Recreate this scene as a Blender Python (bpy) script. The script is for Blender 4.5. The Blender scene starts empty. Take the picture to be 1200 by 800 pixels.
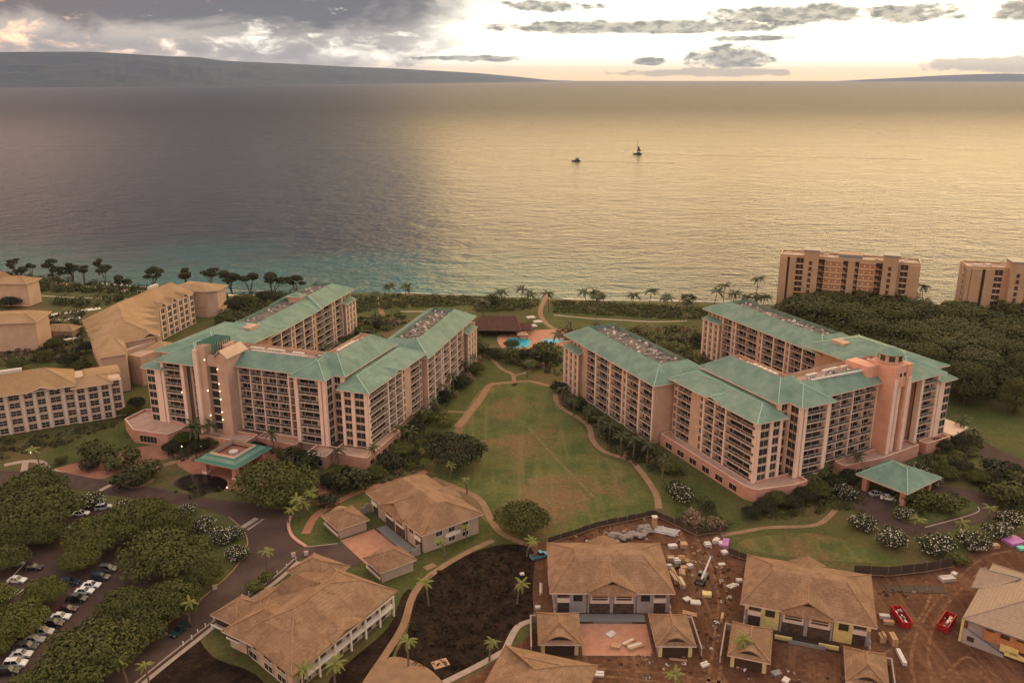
import bpy, math, random
from mathutils import Vector, Matrix, noise
R = random.Random(7)
rad = math.radians
sc = bpy.context.scene
# ------------------------------------------------------------------ camera
CAMH, F, PITCH = 120.0, 1000.0, math.atan(308 / 1000)
cc, ss = math.cos(PITCH), math.sin(PITCH)
cam_d = bpy.data.cameras.new('camera')
cam = bpy.data.objects.new('camera', cam_d)
sc.collection.objects.link(cam)
cam.location = (0, 0, CAMH)
cam.rotation_euler = (math.pi / 2 - PITCH, 0, 0)
cam_d.sensor_width = 36
cam_d.lens = 36 * F / 1200
cam_d.clip_start = 1
cam_d.clip_end = 120000
sc.camera = cam
# ------------------------------------------------------------------ light, sky, exposure
SUN_AZ, SUN_EL = rad(33), rad(18)
sc.view_settings.view_transform = 'Standard'
sc.view_settings.look = 'None'
sc.view_settings.gamma = 1
sc.view_settings.exposure = 1.0
try:
    sc.cycles.use_denoising = True
    sc.cycles.denoiser = 'OPENIMAGEDENOISE'
except Exception:
    pass
sc.cycles.max_bounces = 6
sc.cycles.volume_bounces = 0
sc.cycles.transparent_max_bounces = 8
sc.cycles.caustics_reflective = False
sc.cycles.caustics_refractive = False
sun_d = bpy.data.lights.new('sun', 'SUN')
sun_d.energy = 1.75
sun_d.angle = rad(80)
sun_d.color = (1.0, 0.61, 0.17)
sun = bpy.data.objects.new('sun', sun_d)
sc.collection.objects.link(sun)
sdir = Vector((math.sin(SUN_AZ) * math.cos(SUN_EL), math.cos(SUN_AZ) * math.cos(SUN_EL), math.sin(SUN_EL)))
sun.rotation_euler = sdir.to_track_quat('Z', 'Y').to_euler()

world = bpy.data.worlds.new('World')
sc.world = world
world.use_nodes = True


class NT:
    """small node-graph writer"""
    def __init__(s, nt):
        s.nt = nt
    def n(s, t, **k):
        o = s.nt.nodes.new(t)
        for a, b in k.items():
            setattr(o, a, b)
        return o
    def put(s, sock, v):
        if v is None:
            return
        if hasattr(v, 'is_output') or hasattr(v, 'links'):
            s.nt.links.new(v, sock)
        else:
            if hasattr(sock, 'default_value'):
                try:
                    sock.default_value = v
                except Exception:
                    sock.default_value = tuple(v) + (1,)
    def m(s, op, a, b=None, c=None, clamp=False):
        o = s.n('ShaderNodeMath', operation=op, use_clamp=clamp)
        s.put(o.inputs[0], a); s.put(o.inputs[1], b); s.put(o.inputs[2], c)
        return o.outputs[0]
    def ramp01(s, v, a, b):
        o = s.n('ShaderNodeMapRange', interpolation_type='SMOOTHSTEP', clamp=True)
        s.put(o.inputs[0], v); s.put(o.inputs[1], a); s.put(o.inputs[2], b)
        return o.outputs[0]
    def mix(s, f, a, b, mode='MIX'):
        o = s.n('ShaderNodeMix', data_type='RGBA', blend_type=mode)
        s.put(o.inputs['Factor'], f); s.put(o.inputs[6], a); s.put(o.inputs[7], b)
        return o.outputs[2]
    def noise(s, vec, scale, detail=4, rough=0.55, dist=0.0, lac=2.0):
        o = s.n('ShaderNodeTexNoise')
        s.put(o.inputs['Vector'], vec)
        o.inputs['Scale'].default_value = scale
        o.inputs['Detail'].default_value = detail
        o.inputs['Roughness'].default_value = rough
        o.inputs['Distortion'].default_value = dist
        o.inputs['Lacunarity'].default_value = lac
        return o.outputs[0]
    def comb(s, x, y, z):
        o = s.n('ShaderNodeCombineXYZ')
        s.put(o.inputs[0], x); s.put(o.inputs[1], y); s.put(o.inputs[2], z)
        return o.outputs[0]


def build_sky():
    t = NT(world.node_tree)
    t.nt.nodes.clear()
    out = t.n('ShaderNodeOutputWorld')
    bg = t.n('ShaderNodeBackground')
    bg.inputs[1].default_value = 0.1
    t.nt.links.new(bg.outputs[0], out.inputs[0])
    sky = t.n('ShaderNodeTexSky', sky_type='NISHITA')
    sky.sun_disc = False
    sky.sun_elevation = SUN_EL
    sky.sun_rotation = SUN_AZ
    sky.altitude = 100
    sky.air_density = 1.0
    sky.dust_density = 3.0
    sky.ozone_density = 1.0
    geo = t.n('ShaderNodeTexCoord').outputs['Generated']
    sep = t.n('ShaderNodeSeparateXYZ')
    t.nt.links.new(geo, sep.inputs[0])
    x, y, z = sep.outputs
    A = t.m('DEGREES', t.m('ARCTAN2', x, y))
    E = t.m('DEGREES', t.m('ARCSINE', t.m('MINIMUM', t.m('MAXIMUM', z, -1.0), 1.0)))
    P = t.comb(t.m('MULTIPLY', A, 0.13), t.m('MULTIPLY', E, 0.40), 3.1)
    n1 = t.noise(P, 1.0, 10, 0.6, 0.5)
    P2 = t.comb(t.m('MULTIPLY', A, 0.42), t.m('MULTIPLY', E, 1.05), 7.7)
    n2 = t.noise(P2, 1.0, 9, 0.62, 0.35)
    n3 = t.noise(geo, 3.2, 7, 0.6, 0.3)                   # broad broken cloud over the whole dome
    # base: Nishita, over it a high thin veil that the low sun turns cream and gold near itself
    dA = t.m('ABSOLUTE', t.m('SUBTRACT', A, math.degrees(SUN_AZ) - 8))
    near = t.ramp01(dA, 95.0, 6.0)
    low = t.ramp01(E, 40.0, 3.0)
    gold = t.mix(t.ramp01(E, 4.0, 9.0), (8.6, 8.0, 6.6), (3.3, 2.2, .85))
    veil_c = t.mix(t.m('MULTIPLY', near, t.m('ADD', 0.15, t.m('MULTIPLY', low, 0.85))), (5.7, 5.2, 5.0), gold)
    hor = t.ramp01(E, 1.3, 0.1)
    veil_c = t.mix(t.m('MULTIPLY', hor, 0.85), veil_c, (9.0, 5.7, 2.6))
    pink = t.m('MULTIPLY', t.ramp01(A, -15.0, -30.0), t.ramp01(E, 44.0, 12.0))
    veil_c = t.mix(t.m('MULTIPLY', pink, 0.95), veil_c, (11.5, 6.3, 3.6))
    col = t.mix(0.93, sky.outputs[0], veil_c)
    # broken cloud over the dome
    dm = t.m('MULTIPLY', t.ramp01(n3, 0.44, 0.62), t.ramp01(E, 8.0, 20.0))
    col = t.mix(t.m('MULTIPLY', dm, 0.55), col, (5.2, 4.7, 4.6))
    # the dark bank towards the island: its ragged edge lies a little past the middle of the view
    edge = t.m('ADD', A, t.m('MULTIPLY', t.m('SUBTRACT', n1, 0.5), 26.0))
    edge = t.m('ADD', edge, t.m('MULTIPLY', t.ramp01(E, 4.5, 8.0), 6.0))
    bank = t.m('MULTIPLY', t.mix(t.ramp01(E, 4.5, 8.0), t.ramp01(edge, 2.0, -8.0), t.ramp01(edge, 14.0, -14.0)), t.mix(t.ramp01(E, 4.5, 8.0), t.ramp01(A, -70.0, -36.0), t.ramp01(A, -30.0, -19.0)))
    bank_hi = t.ramp01(E, 34.0, 17.0)
    cov = t.m('ADD', n2, t.m('MULTIPLY', t.ramp01(E, 0.9, 3.9), 0.28))
    bm = t.m('MULTIPLY', t.m('MULTIPLY', t.ramp01(cov, 0.47, 0.66), bank), bank_hi)
    shade = t.ramp01(t.m('ADD', n1, t.m('MULTIPLY', t.ramp01(E, 1.9, 4.4), 0.26)), 0.45, 0.74)
    bank_c = t.mix(shade, (3.1, 2.8, 2.5), (.70, .72, .84))
    col = t.mix(t.m('MULTIPLY', bm, 0.96), col, bank_c)
    # soft cloud cap lying on the island
    cap = t.m('MULTIPLY', t.m('MULTIPLY', t.ramp01(A, -3.0, -14.0), t.ramp01(A, -75.0, -45.0)), t.m('MULTIPLY', t.ramp01(E, 2.7, 1.7), t.ramp01(n2, 0.28, 0.5)))
    col = t.mix(t.m('MULTIPLY', cap, 0.85), col, (2.1, 1.95, 1.9))

    def blob(a0, e0, wa, we, thr, soft, w=0.35):
        ga = t.m('DIVIDE', t.m('SUBTRACT', A, a0), wa)
        ge = t.m('DIVIDE', t.m('SUBTRACT', E, e0), we)
        d = t.m('ADD', t.m('MULTIPLY', ga, ga), t.m('MULTIPLY', ge, ge))
        g = t.m('MAXIMUM', t.m('SUBTRACT', 1.0, d), -1.0)
        nn = t.m('ADD', t.m('MULTIPLY', n2, 0.62), t.m('MULTIPLY', n4, 0.38))
        return t.ramp01(t.m('ADD', t.m('MULTIPLY', g, w), nn), thr, thr + soft)
    n4 = t.noise(P2, 2.7, 8, 0.65, 0.3)
    grey = t.mix(t.ramp01(n4, .40, .62), (3.4, 3.1, 2.45), (1.0, 1.05, .92))
    for b in ((8.0, 3.05, 12.5, 0.50, 0.57, 0.16), (17.0, 3.65, 7.5, 0.75, 0.60, 0.15), (24.0, 3.55, 4.0, 0.7, 0.62, 0.14),
              (29.3, 3.7, 2.0, 0.95, 0.65, 0.12), (13.4, 1.25, 3.2, 0.85, 0.58, 0.12), (8.5, 1.0, 1.6, 0.35, 0.60, 0.12), (15.0, 2.35, 4.2, 0.25, 0.70, 0.08),
              (-2.5, 1.2, 5.0, 0.3, 0.66, 0.1), (2.0, 4.3, 5.0, 0.5, 0.68, 0.1)):
        col = t.mix(t.m('MULTIPLY', blob(*b), 0.9), col, grey)
    lowc = t.m('MAXIMUM', blob(29.0, 0.75, 5.5, 0.55, 0.56, 0.14), blob(12.5, 0.35, 8.5, 0.36, 0.62, 0.12))
    col = t.mix(t.m('MULTIPLY', lowc, 0.7), col, (2.8, 2.45, 1.9))
    # below the horizon (only seen from aside): the far sea's tone
    col = t.mix(t.ramp01(E, 0.0, -0.6), col, (2.0, 1.6, 1.3))
    t.nt.links.new(col, bg.inputs[0])


build_sky()


# ------------------------------------------------------------------ picture -> place
def U(px, py, z=0.0):
    dx, dy = (px - 600) / F, -(py - 400) / F
    d = (dx, cc + dy * ss, -ss + dy * cc)
    t = (z - CAMH) / d[2]
    return (d[0] * t, d[1] * t)


def depth(x, y, z):
    return y * cc - (z - CAMH) * ss


def smooth(pts, closed=False, k=4):
    n = len(pts)
    out = []
    rng = range(n) if closed else range(n - 1)
    for i in rng:
        p0 = pts[(i - 1) % n] if closed else pts[max(i - 1, 0)]
        p1, p2 = pts[i], pts[(i + 1) % n]
        p3 = pts[(i + 2) % n] if closed else pts[min(i + 2, n - 1)]
        for j in range(k):
            t = j / k
            out.append(tuple(0.5 * (2 * b + (c - a) * t + (2 * a - 5 * b + 4 * c - d) * t * t + (-a + 3 * b - 3 * c + d) * t ** 3)
                             for a, b, c, d in zip(p0, p1, p2, p3)))
    if not closed:
        out.append(tuple(pts[-1]))
    return out


# ------------------------------------------------------------------ materials
M = {}


def mat(name, col, col2=None, scale=1.0, rough=0.75, bump=0.0, bscale=None, detail=5, spec=0.3, coord='Object', metal=0.0,
        island=None, objrand=None, col3=None, scale3=0.05, emit=None, lo=0.35, hi=0.65, lo3=0.45, hi3=0.6, courses=None, streak=None, grain=None):
    m = bpy.data.materials.new(name)
    m.use_nodes = True
    t = NT(m.node_tree)
    b = m.node_tree.nodes['Principled BSDF']
    b.inputs['Roughness'].default_value = rough
    b.inputs['Specular IOR Level'].default_value = spec
    b.inputs['Metallic'].default_value = metal
    vec = t.n('ShaderNodeTexCoord').outputs[coord]
    if coord == 'Geo':
        pass
    c = tuple(col) + (1,)
    if col2 is not None:
        f = t.ramp01(t.noise(vec, scale, detail, 0.6), lo, hi)
        c = t.mix(f, tuple(col) + (1,), tuple(col2) + (1,))
    if col3 is not None:
        f = t.ramp01(t.noise(vec, scale3, 5, 0.62, 0.4), lo3, hi3)
        c = t.mix(f, c, tuple(col3) + (1,))
    if grain is not None:       # fine lumps of lighter and darker matter
        f = t.noise(vec, grain[0], 4, .7)
        c = t.mix(t.ramp01(f, .52, .72), c, t.mix(1.0, c, (grain[1],) * 3 + (1,), 'MULTIPLY'))
        c = t.mix(t.ramp01(f, .48, .30), c, t.mix(1.0, c, (grain[2],) * 3 + (1,), 'MULTIPLY'))
    if courses is not None:     # shingle courses run level round the roof
        sp = t.n('ShaderNodeSeparateXYZ')
        t.nt.links.new(vec, sp.inputs[0])
        ph = t.m('FRACT', t.m('MULTIPLY', sp.outputs[2], 3.1))
        c = t.mix(t.m('MULTIPLY', t.ramp01(ph, .72, .98), .55), c, tuple(courses) + (1,))
    if streak is not None:      # mown or dragged lines
        mp = t.n('ShaderNodeMapping')
        mp.inputs['Rotation'].default_value = (0, 0, rad(streak[1]))
        mp.inputs['Scale'].default_value = (1.0, .07, 1.0)
        t.nt.links.new(vec, mp.inputs[0])
        f = t.ramp01(t.noise(mp.outputs[0], streak[2], 6, .65, .6), .48, .68)
        c = t.mix(t.m('MULTIPLY', f, streak[3]), c, tuple(streak[0]) + (1,))
    if island is not None:
        g = t.n('ShaderNodeNewGeometry').outputs['Random Per Island']
        c = t.mix(t.m('MULTIPLY', g, island[1]), c, tuple(island[0]) + (1,))
    if objrand is not None:
        g = t.n('ShaderNodeObjectInfo').outputs['Random']
        c = t.mix(t.m('MULTIPLY', g, objrand[1]), c, tuple(objrand[0]) + (1,))
    t.put(b.inputs['Base Color'], c)
    if bump:
        bn = t.n('ShaderNodeBump')
        bn.inputs['Strength'].default_value = bump
        bn.inputs['Distance'].default_value = 0.3
        t.nt.links.new(t.noise(vec, bscale or scale * 3, 6, 0.65), bn.inputs['Height'])
        t.nt.links.new(bn.outputs[0], b.inputs['Normal'])
    if emit:
        b.inputs['Emission Color'].default_value = tuple(emit[0]) + (1,)
        b.inputs['Emission Strength'].default_value = emit[1]
    M[name] = m
    return m


mat('hotel_wall', (.50, .33, .235), (.43, .28, .20), 0.25, .85, .1, 2)
mat('hotel_pier', (.72, .53, .415), (.65, .475, .37), 0.3, .85)
mat('hotel_trim', (.62, .48, .39), (.53, .40, .32), 0.6, .8)
mat('tower_salmon', (.62, .33, .235), (.55, .285, .20), .3, .85)
mat('podium_wall', (.49, .25, .18), (.42, .21, .15), 0.3, .85, .1, 2)
mat('podium_deck', (.45, .29, .22), (.38, .24, .18), .4, .9)
mat('teal_roof', (.125, .195, .15), (.175, .25, .195), 0.2, .7, .05, 4, spec=.12, detail=9, grain=(.45, .86, 1.14))
mat('teal_cap', (.27, .44, .34), None, 1, .5)
mat('teal_dark', (.04, .14, .10), None, 1, .5)
mat('roof_deck', (.085, .075, .065), (.17, .14, .12), .5, .95, detail=8)
mat('white_metal', (.62, .56, .53), (.5, .45, .43), 1.5, .5)
mat('rail_glass', (.062, .058, .058), (.11, .095, .085), .6, .35, spec=.5)
mat('dark_glass', (.018, .02, .022), None, 1, .15, spec=.6, objrand=((.07, .055, .042), .7))
mat('window_frame', (.56, .45, .38), None, 1, .6)
mat('room_shade', (.045, .032, .026), (.10, .06, .042), 1.1, .9)  # dark panel colour standing in for the shade inside rooms, loggias and openings
mat('balcony_back_shaded', (.10, .056, .038), (.065, .037, .026), .5, .9)  # hotel wall darkened: the shade of the balcony recess is put into the colour
mat('curtain', (.50, .38, .30), None, 1, .9, objrand=((.2, .12, .08), .9))
mat('wake_water', (.07, .055, .05), None, 1, .5)
mat('villa_roof', (.30, .185, .09), (.26, .158, .077), 1.0, .85, .15, 3, detail=10, col3=(.33, .21, .115), scale3=.1, courses=(.19, .11, .052))
mat('villa_wall', (.52, .36, .26), (.46, .31, .22), .2, .85)
mat('villa_trim', (.62, .50, .41), (.55, .43, .35), .4, .85)
mat('tower_wall', (.40, .272, .168), (.35, .235, .145), .2, .85)
mat('tower_brick', (.36, .19, .105), (.31, .165, .09), .3, .85)
mat('tower_trim', (.58, .43, .29), None, 1, .8)
mat('tower_roof', (.33, .2, .14), (.5, .37, .29), .14, .9, detail=7)
mat('house_roof', (.235, .134, .074), (.18, .10, .055), 1.6, .9, .35, 5, detail=10, col3=(.27, .157, .09), scale3=.25, courses=(.15, .08, .043), grain=(1.4, .78, 1.2))
mat('house_roof_grey', (.36, .26, .18), (.30, .215, .155), 1.5, .9, .35, 5, detail=10, courses=(.2, .14, .10))
mat('house_cap', (.31, .18, .10), (.25, .14, .075), 1, .9)
mat('house_wall', (.46, .335, .25), (.40, .29, .215), .4, .85)
mat('house_wrap', (.33, .28, .27), (.27, .23, .225), .5, .85)
mat('yellow_board', (.62, .50, .20), (.52, .41, .17), .9, .85)
mat('plywood', (.40, .18, .07), (.32, .14, .06), .7, .85)
mat('fascia_white', (.68, .6, .52), None, 1, .7)
mat('paver_salmon', (.43, .205, .125), (.36, .17, .105), .5, .9)
mat('wood_dark', (.05, .03, .02), None, 1, .7)
mat('asphalt', (.070, .043, .036), (.054, .033, .028), .12, .9, .15, 6, detail=9, col3=(.088, .056, .045), scale3=.04, spec=.15)
mat('concrete', (.36, .27, .22), (.30, .225, .18), .5, .9)
mat('path_tan', (.28, .165, .095), (.22, .13, .073), .35, .95, .1, 4)
mat('path_pink', (.32, .14, .085), (.26, .11, .068), .35, .95, .1, 4)
mat('lawn', (.055, .062, .014), (.08, .076, .019), .045, .95, .4, 2.5, detail=9, col3=(.11, .072, .028), scale3=.025, lo3=.46, hi3=.66, grain=(.8, .5, 1.5))
mat('lawn_dry', (.098, .098, .024), (.052, .068, .014), .10, .95, .4, 2.5, detail=12, col3=(.15, .088, .036), scale3=.035, lo3=.47, hi3=.63, streak=((.20, .165, .065), 35, .22, .35), grain=(.9, .55, 1.5))
mat('lawn_lush', (.048, .064, .012), (.072, .076, .017), .12, .95, .4, 3, detail=11, col3=(.10, .085, .025), scale3=.05, lo3=.5, hi3=.7, grain=(.9, .5, 1.5))
mat('worn_grass', (.16, .115, .05), (.12, .095, .035), .3, .95, .3, 3, detail=9, grain=(.9, .6, 1.4))
mat('bare_earth', (.17, .105, .052), (.135, .085, .04), .1, .95, .3, 3, detail=9)
mat('red_earth', (.088, .040, .022), (.14, .068, .038), .09, .95, .6, 1.2, detail=12, col3=(.085, .037, .02), scale3=.05, lo3=.42, hi3=.62, spec=.1, streak=((.24, .125, .07), 12, .28, .5), grain=(.8, .55, 1.55))
mat('dark_soil', (.013, .0075, .005), (.032, .018, .011), .25, .95, 1.0, 1.5, detail=12, spec=.08, grain=(.9, .5, 2.0))
mat('rut', (.21, .11, .062), (.10, .045, .025), .5, .95, .4, 2, detail=9, spec=.1)
mat('sand', (.62, .46, .33), (.54, .39, .27), .08, .95, .1, 1)
mat('trunk_bark', (.085, .058, .042), (.06, .042, .03), 2, .9)
mat('palm_bark', (.17, .12, .085), (.12, .085, .06), 3, .9)
mat('leaf_pod', (.036, .046, .010), (.054, .060, .013), .12, .7, spec=.2, island=((.10, .095, .022), .75), objrand=((.07, .075, .015), .6))
mat('leaf_light', (.085, .10, .014), (.11, .116, .018), .2, .7, spec=.2, island=((.13, .12, .032), .75), objrand=((.05, .055, .013), .5))
mat('leaf_dark', (.018, .023, .0085), (.028, .033, .011), .15, .7, spec=.2, island=((.055, .055, .02), .7), objrand=((.03, .03, .013), .5))
mat('leaf_forest', (.034, .040, .011), (.05, .052, .014), .05, .7, spec=.2, island=((.07, .072, .022), .8), objrand=((.075, .078, .02), .7))
mat('leaf_shrub', (.036, .044, .0105), (.066, .07, .016), .05, .7, spec=.2, island=((.085, .085, .024), .8), col3=(.05, .035, .02), scale3=.08)
mat('leaf_coast', (.05, .075, .015), (.08, .098, .02), .03, .7, spec=.2, island=((.10, .11, .03), .8), col3=(.03, .04, .012), scale3=.05)
mat('leaf_palm', (.028, .037, .011), None, 1, .6, spec=.3, island=((.06, .065, .02), .8))
mat('leaf_palm_light', (.11, .125, .022), None, 1, .6, spec=.3, island=((.19, .18, .04), .9))
mat('flower_white', (.66, .60, .48), None, 1, .8, island=((.45, .38, .25), .7))
mat('dry_bush', (.17, .10, .065), (.12, .075, .045), .4, .9, island=((.26, .17, .11), .8))
mat('pool_water', (.02, .36, .50), (.015, .30, .43), .1, .4, spec=.1)
mat('pond', (.006, .006, .007), (.012, .010, .009), .3, .12, spec=.5)
mat('thatch', (.105, .05, .035), (.08, .038, .028), .6, .95, .3, 4)
mat('car_glass', (.012, .013, .015), None, 1, .12, spec=.6)
mat('tyre', (.012, .012, .012), None, 1, .8)
mat('red_paint', (.42, .022, .028), (.33, .018, .022), .5, .5)
mat('yellow_paint', (.5, .33, .05), None, 1, .5)
mat('fence_cloth', (.06, .04, .028), (.075, .05, .035), .3, .95)
mat('timber', (.44, .27, .15), (.36, .21, .115), 1.2, .85)
mat('white_wrap', (.6, .53, .47), (.48, .42, .38), 1.5, .7)
mat('rock', (.30, .245, .205), (.2, .16, .135), .8, .95, .5, 2)
mat('purple_wrap', (.46, .17, .42), (.36, .13, .36), .8, .6)
mat('green_wrap', (.12, .5, .42), None, .8, .6)
mat('blue_tarp', (.10, .28, .36), (.07, .2, .27), .8, .6)
mat('steel_grey', (.2, .19, .18), None, 1, .5)
mat('lamp_glow', (1, .85, .6), None, 1, .5, emit=((1.0, .80, .52), 1.3))
mat('hull_dark', (.03, .03, .035), None, 1, .5)
mat('sail', (.11, .10, .10), None, 1, .8)
mat('island_land', (.006, .016, .026), (.013, .026, .034), .0006, .95, .6, .0015, detail=8)
mat('foam', (.8, .72, .64), None, 1, .9)
for n_, c_ in dict(white=(.66, .64, .63), silver=(.36, .36, .37), black=(.012, .012, .013), grey=(.09, .095, .10), red=(.12, .012, .01), blue=(.02, .03, .055), green=(.012, .035, .035), maroon=(.05, .012, .012)).items():
    mat('paint_' + n_, c_, None, 1, .3, spec=.6)


def sea_material():
    m = bpy.data.materials.new('sea_water')
    m.use_nodes = True
    t = NT(m.node_tree)
    b = m.node_tree.nodes['Principled BSDF']
    vec = t.n('ShaderNodeTexCoord').outputs['Object']
    sep = t.n('ShaderNodeSeparateXYZ')
    t.nt.links.new(vec, sep.inputs[0])
    y = sep.outputs[1]
    x = sep.outputs[0]
    dist = t.m('SUBTRACT', y, t.m('SUBTRACT', 474.0, t.m('MULTIPLY', x, 0.12)))
    pat = t.noise(vec, 0.006, 5, .6, .6)
    shore = t.m('MULTIPLY', t.ramp01(t.m('ADD', dist, t.m('MULTIPLY', pat, 160.0)), 300.0, 70.0), t.ramp01(x, 160.0, -40.0))
    deep = t.mix(t.noise(vec, 0.0015, 5, .6), (.009, .017, .040, 1), (.014, .023, .044, 1))
    shal = t.mix(t.ramp01(pat, .4, .6), (.018, .125, .125, 1), (.05, .125, .105, 1))
    t.put(b.inputs['Base Color'], t.mix(shore, deep, shal))
    far = t.ramp01(y, 450.0, 4000.0)
    t.put(b.inputs['Roughness'], t.m('ADD', .20, t.m('MULTIPLY', far, .28)))
    b.inputs['IOR'].default_value = 1.33
    b.inputs['Specular IOR Level'].default_value = .165
    vs = t.n('ShaderNodeMapping')
    vs.inputs['Rotation'].default_value = (0, 0, rad(-14))
    vs.inputs['Scale'].default_value = (0.6, 1.0, 1.0)
    t.nt.links.new(vec, vs.inputs[0])
    h1 = t.noise(vs.outputs[0], .085, 4, .6, .4)
    h2 = t.noise(vs.outputs[0], .30, 4, .6)
    h3 = t.noise(vec, .012, 3, .5)
    h = t.m('ADD', t.m('ADD', t.m('MULTIPLY', h1, 8.0), t.m('MULTIPLY', h2, 2.8)), t.m('MULTIPLY', h3, 7.0))
    bn = t.n('ShaderNodeBump')
    bn.inputs['Strength'].default_value = 1.0
    bn.inputs['Distance'].default_value = 1.0
    t.nt.links.new(h, bn.inputs['Height'])
    t.nt.links.new(bn.outputs[0], b.inputs['Normal'])
    M['sea_water'] = m


sea_material()


# ------------------------------------------------------------------ mesh helpers
def link(o, parent=None):
    sc.collection.objects.link(o)
    if parent is not None:
        o.parent = parent
    return o


class MB:
    """collects faces, then links them as ONE object"""
    def __init__(s, T=None):
        s.v, s.f, s.mi, s.mats, s.T = [], [], [], [], T
    def mid(s, name):
        if name not in s.mats:
            s.mats.append(name)
        return s.mats.index(name)
    def poly(s, pts, mname):
        i = len(s.v)
        for p in pts:
            s.v.append(s.T(*p) if s.T else tuple(p))
        s.f.append(tuple(range(i, i + len(pts))))
        s.mi.append(s.mid(mname))
    def solid(s, bot, top, mname, mtop=None, bottom=True):
        """prism between two loops of the same length"""
        n = len(bot)
        i = len(s.v)
        for p in list(bot) + list(top):
            s.v.append(s.T(*p) if s.T else tuple(p))
        k = s.mid(mname)
        for a in range(n):
            b = (a + 1) % n
            s.f.append((i + a, i + b, i + n + b, i + n + a)); s.mi.append(k)
        s.f.append(tuple(range(i + n, i + 2 * n))); s.mi.append(s.mid(mtop or mname))
        if bottom:
            s.f.append(tuple(range(i + n - 1, i - 1, -1))); s.mi.append(k)
    def prism(s, pts, z0, z1, mname, mtop=None):
        s.solid([(p[0], p[1], z0) for p in pts], [(p[0], p[1], z1) for p in pts], mname, mtop)
    def box(s, a0, a1, b0, b1, z0, z1, mname, mtop=None):
        s.prism([(a0, b0), (a1, b0), (a1, b1), (a0, b1)], z0, z1, mname, mtop)
    def bar(s, p, q, r, mname, r2=None, n=5):
        p, q = Vector(p), Vector(q)
        d = (q - p)
        if d.length < 1e-6:
            return
        d.normalize()
        a = d.orthogonal().normalized()
        b = d.cross(a)
        r2 = r if r2 is None else r2
        c = [(math.cos(2 * math.pi * i / n), math.sin(2 * math.pi * i / n)) for i in range(n)]
        s.solid([tuple(p + (a * x + b * y) * r) for x, y in c], [tuple(q + (a * x + b * y) * r2) for x, y in c], mname)
    def build(s, name, parent=None, kind=None, smooth_=False):
        me = bpy.data.meshes.new(name)
        me.from_pydata(s.v, [], s.f)
        for m in s.mats:
            me.materials.append(M[m])
        me.polygons.foreach_set('material_index', s.mi)
        if smooth_:
            me.polygons.foreach_set('use_smooth', [True] * len(s.f))
        me.update()
        o = bpy.data.objects.new(name, me)
        link(o, parent)
        if kind:
            o['kind'] = kind
        return o


def inst(name, me, parent=None, loc=(0, 0, 0), rz=0.0, scale=None):
    o = bpy.data.objects.new(name, me)
    o.location = loc
    o.rotation_euler = (0, 0, rz)
    if scale:
        o.scale = scale
    return link(o, parent)


def thing(name, label, cat, loc=(0, 0, 0), rz=0.0, group=None):
    o = bpy.data.objects.new(name, None)
    o.empty_display_size = .5
    o.location = loc
    o.rotation_euler = (0, 0, rz)
    tag(o, label, cat, group)
    return link(o)


def tag(o, label, cat, group=None):
    o['label'] = label
    o['category'] = cat
    if group:
        o['group'] = group
    return o


ORD = 'first second third fourth fifth sixth seventh eighth ninth tenth eleventh twelfth thirteenth fourteenth fifteenth sixteenth seventeenth eighteenth nineteenth twentieth'.split()
ORD += ['twenty-' + a for a in ORD[:9]] + ['thirtieth'] + ['thirty-' + a for a in ORD[:9]]


def copy_tree(o, loc, rz, scale=None, label=None):
    c = o.copy()
    c.location = loc
    c.rotation_euler = (0, 0, rz)
    if scale:
        c.scale = scale
    if label:
        c['label'] = label
    link(c)
    for ch in o.children:
        d = ch.copy()
        link(d, c)
        for g in ch.children:
            link(g.copy(), d)
    return c
# ================================================================== THE SETTING
WATER_PX = [(-260, 296), (-120, 307), (0, 317), (60, 325), (130, 334), (200, 339), (270, 342), (330, 344), (400, 345), (450, 345), (520, 347), (600, 350),
            (640, 352), (700, 354), (760, 355), (820, 356), (900, 359), (1000, 362), (1100, 364), (1200, 367), (1350, 371), (1500, 376)]
shore = [U(a, b, -4.0) for a, b in WATER_PX]
shore = smooth(shore, k=3)
shore = [(-1500, shore[0][1] + 60)] + shore + [(1500, shore[-1][1] - 60)]
def beach_w(x):
    return 12 + 16 * max(0, min(1, (-95 - x) / 80))
land = [(x, y - beach_w(x)) for x, y in shore]
g = MB()
g.poly([(-1500, -400, 0), (1500, -400, 0)] + [(x, y, 0) for x, y in reversed(land)], 'lawn')
g.build('ground', kind='structure')
g = MB()
for (l0, l1, s0, s1) in zip(land, land[1:], shore, shore[1:]):
    g.poly([(l0[0], l0[1], 0), (l1[0], l1[1], 0), (s1[0], s1[1] + 5, -6), (s0[0], s0[1] + 5, -6)], 'sand')
g.build('beach', kind='structure')

g = MB()
rings = [300, 600, 1000, 1600, 2600, 4500, 8000, 15000, 28000, 45000]
NA = 72
for a in range(NA):
    t0, t1 = math.pi * a / NA, math.pi * (a + 1) / NA
    for r0, r1 in zip(rings, rings[1:]):
        g.poly([(r0 * math.cos(t0), r0 * math.sin(t0), -4), (r1 * math.cos(t0), r1 * math.sin(t0), -4),
                (r1 * math.cos(t1), r1 * math.sin(t1), -4), (r0 * math.cos(t1), r0 * math.sin(t1), -4)], 'sea_water')
g.build('sea', kind='structure')


TOP = [0.0]


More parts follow.
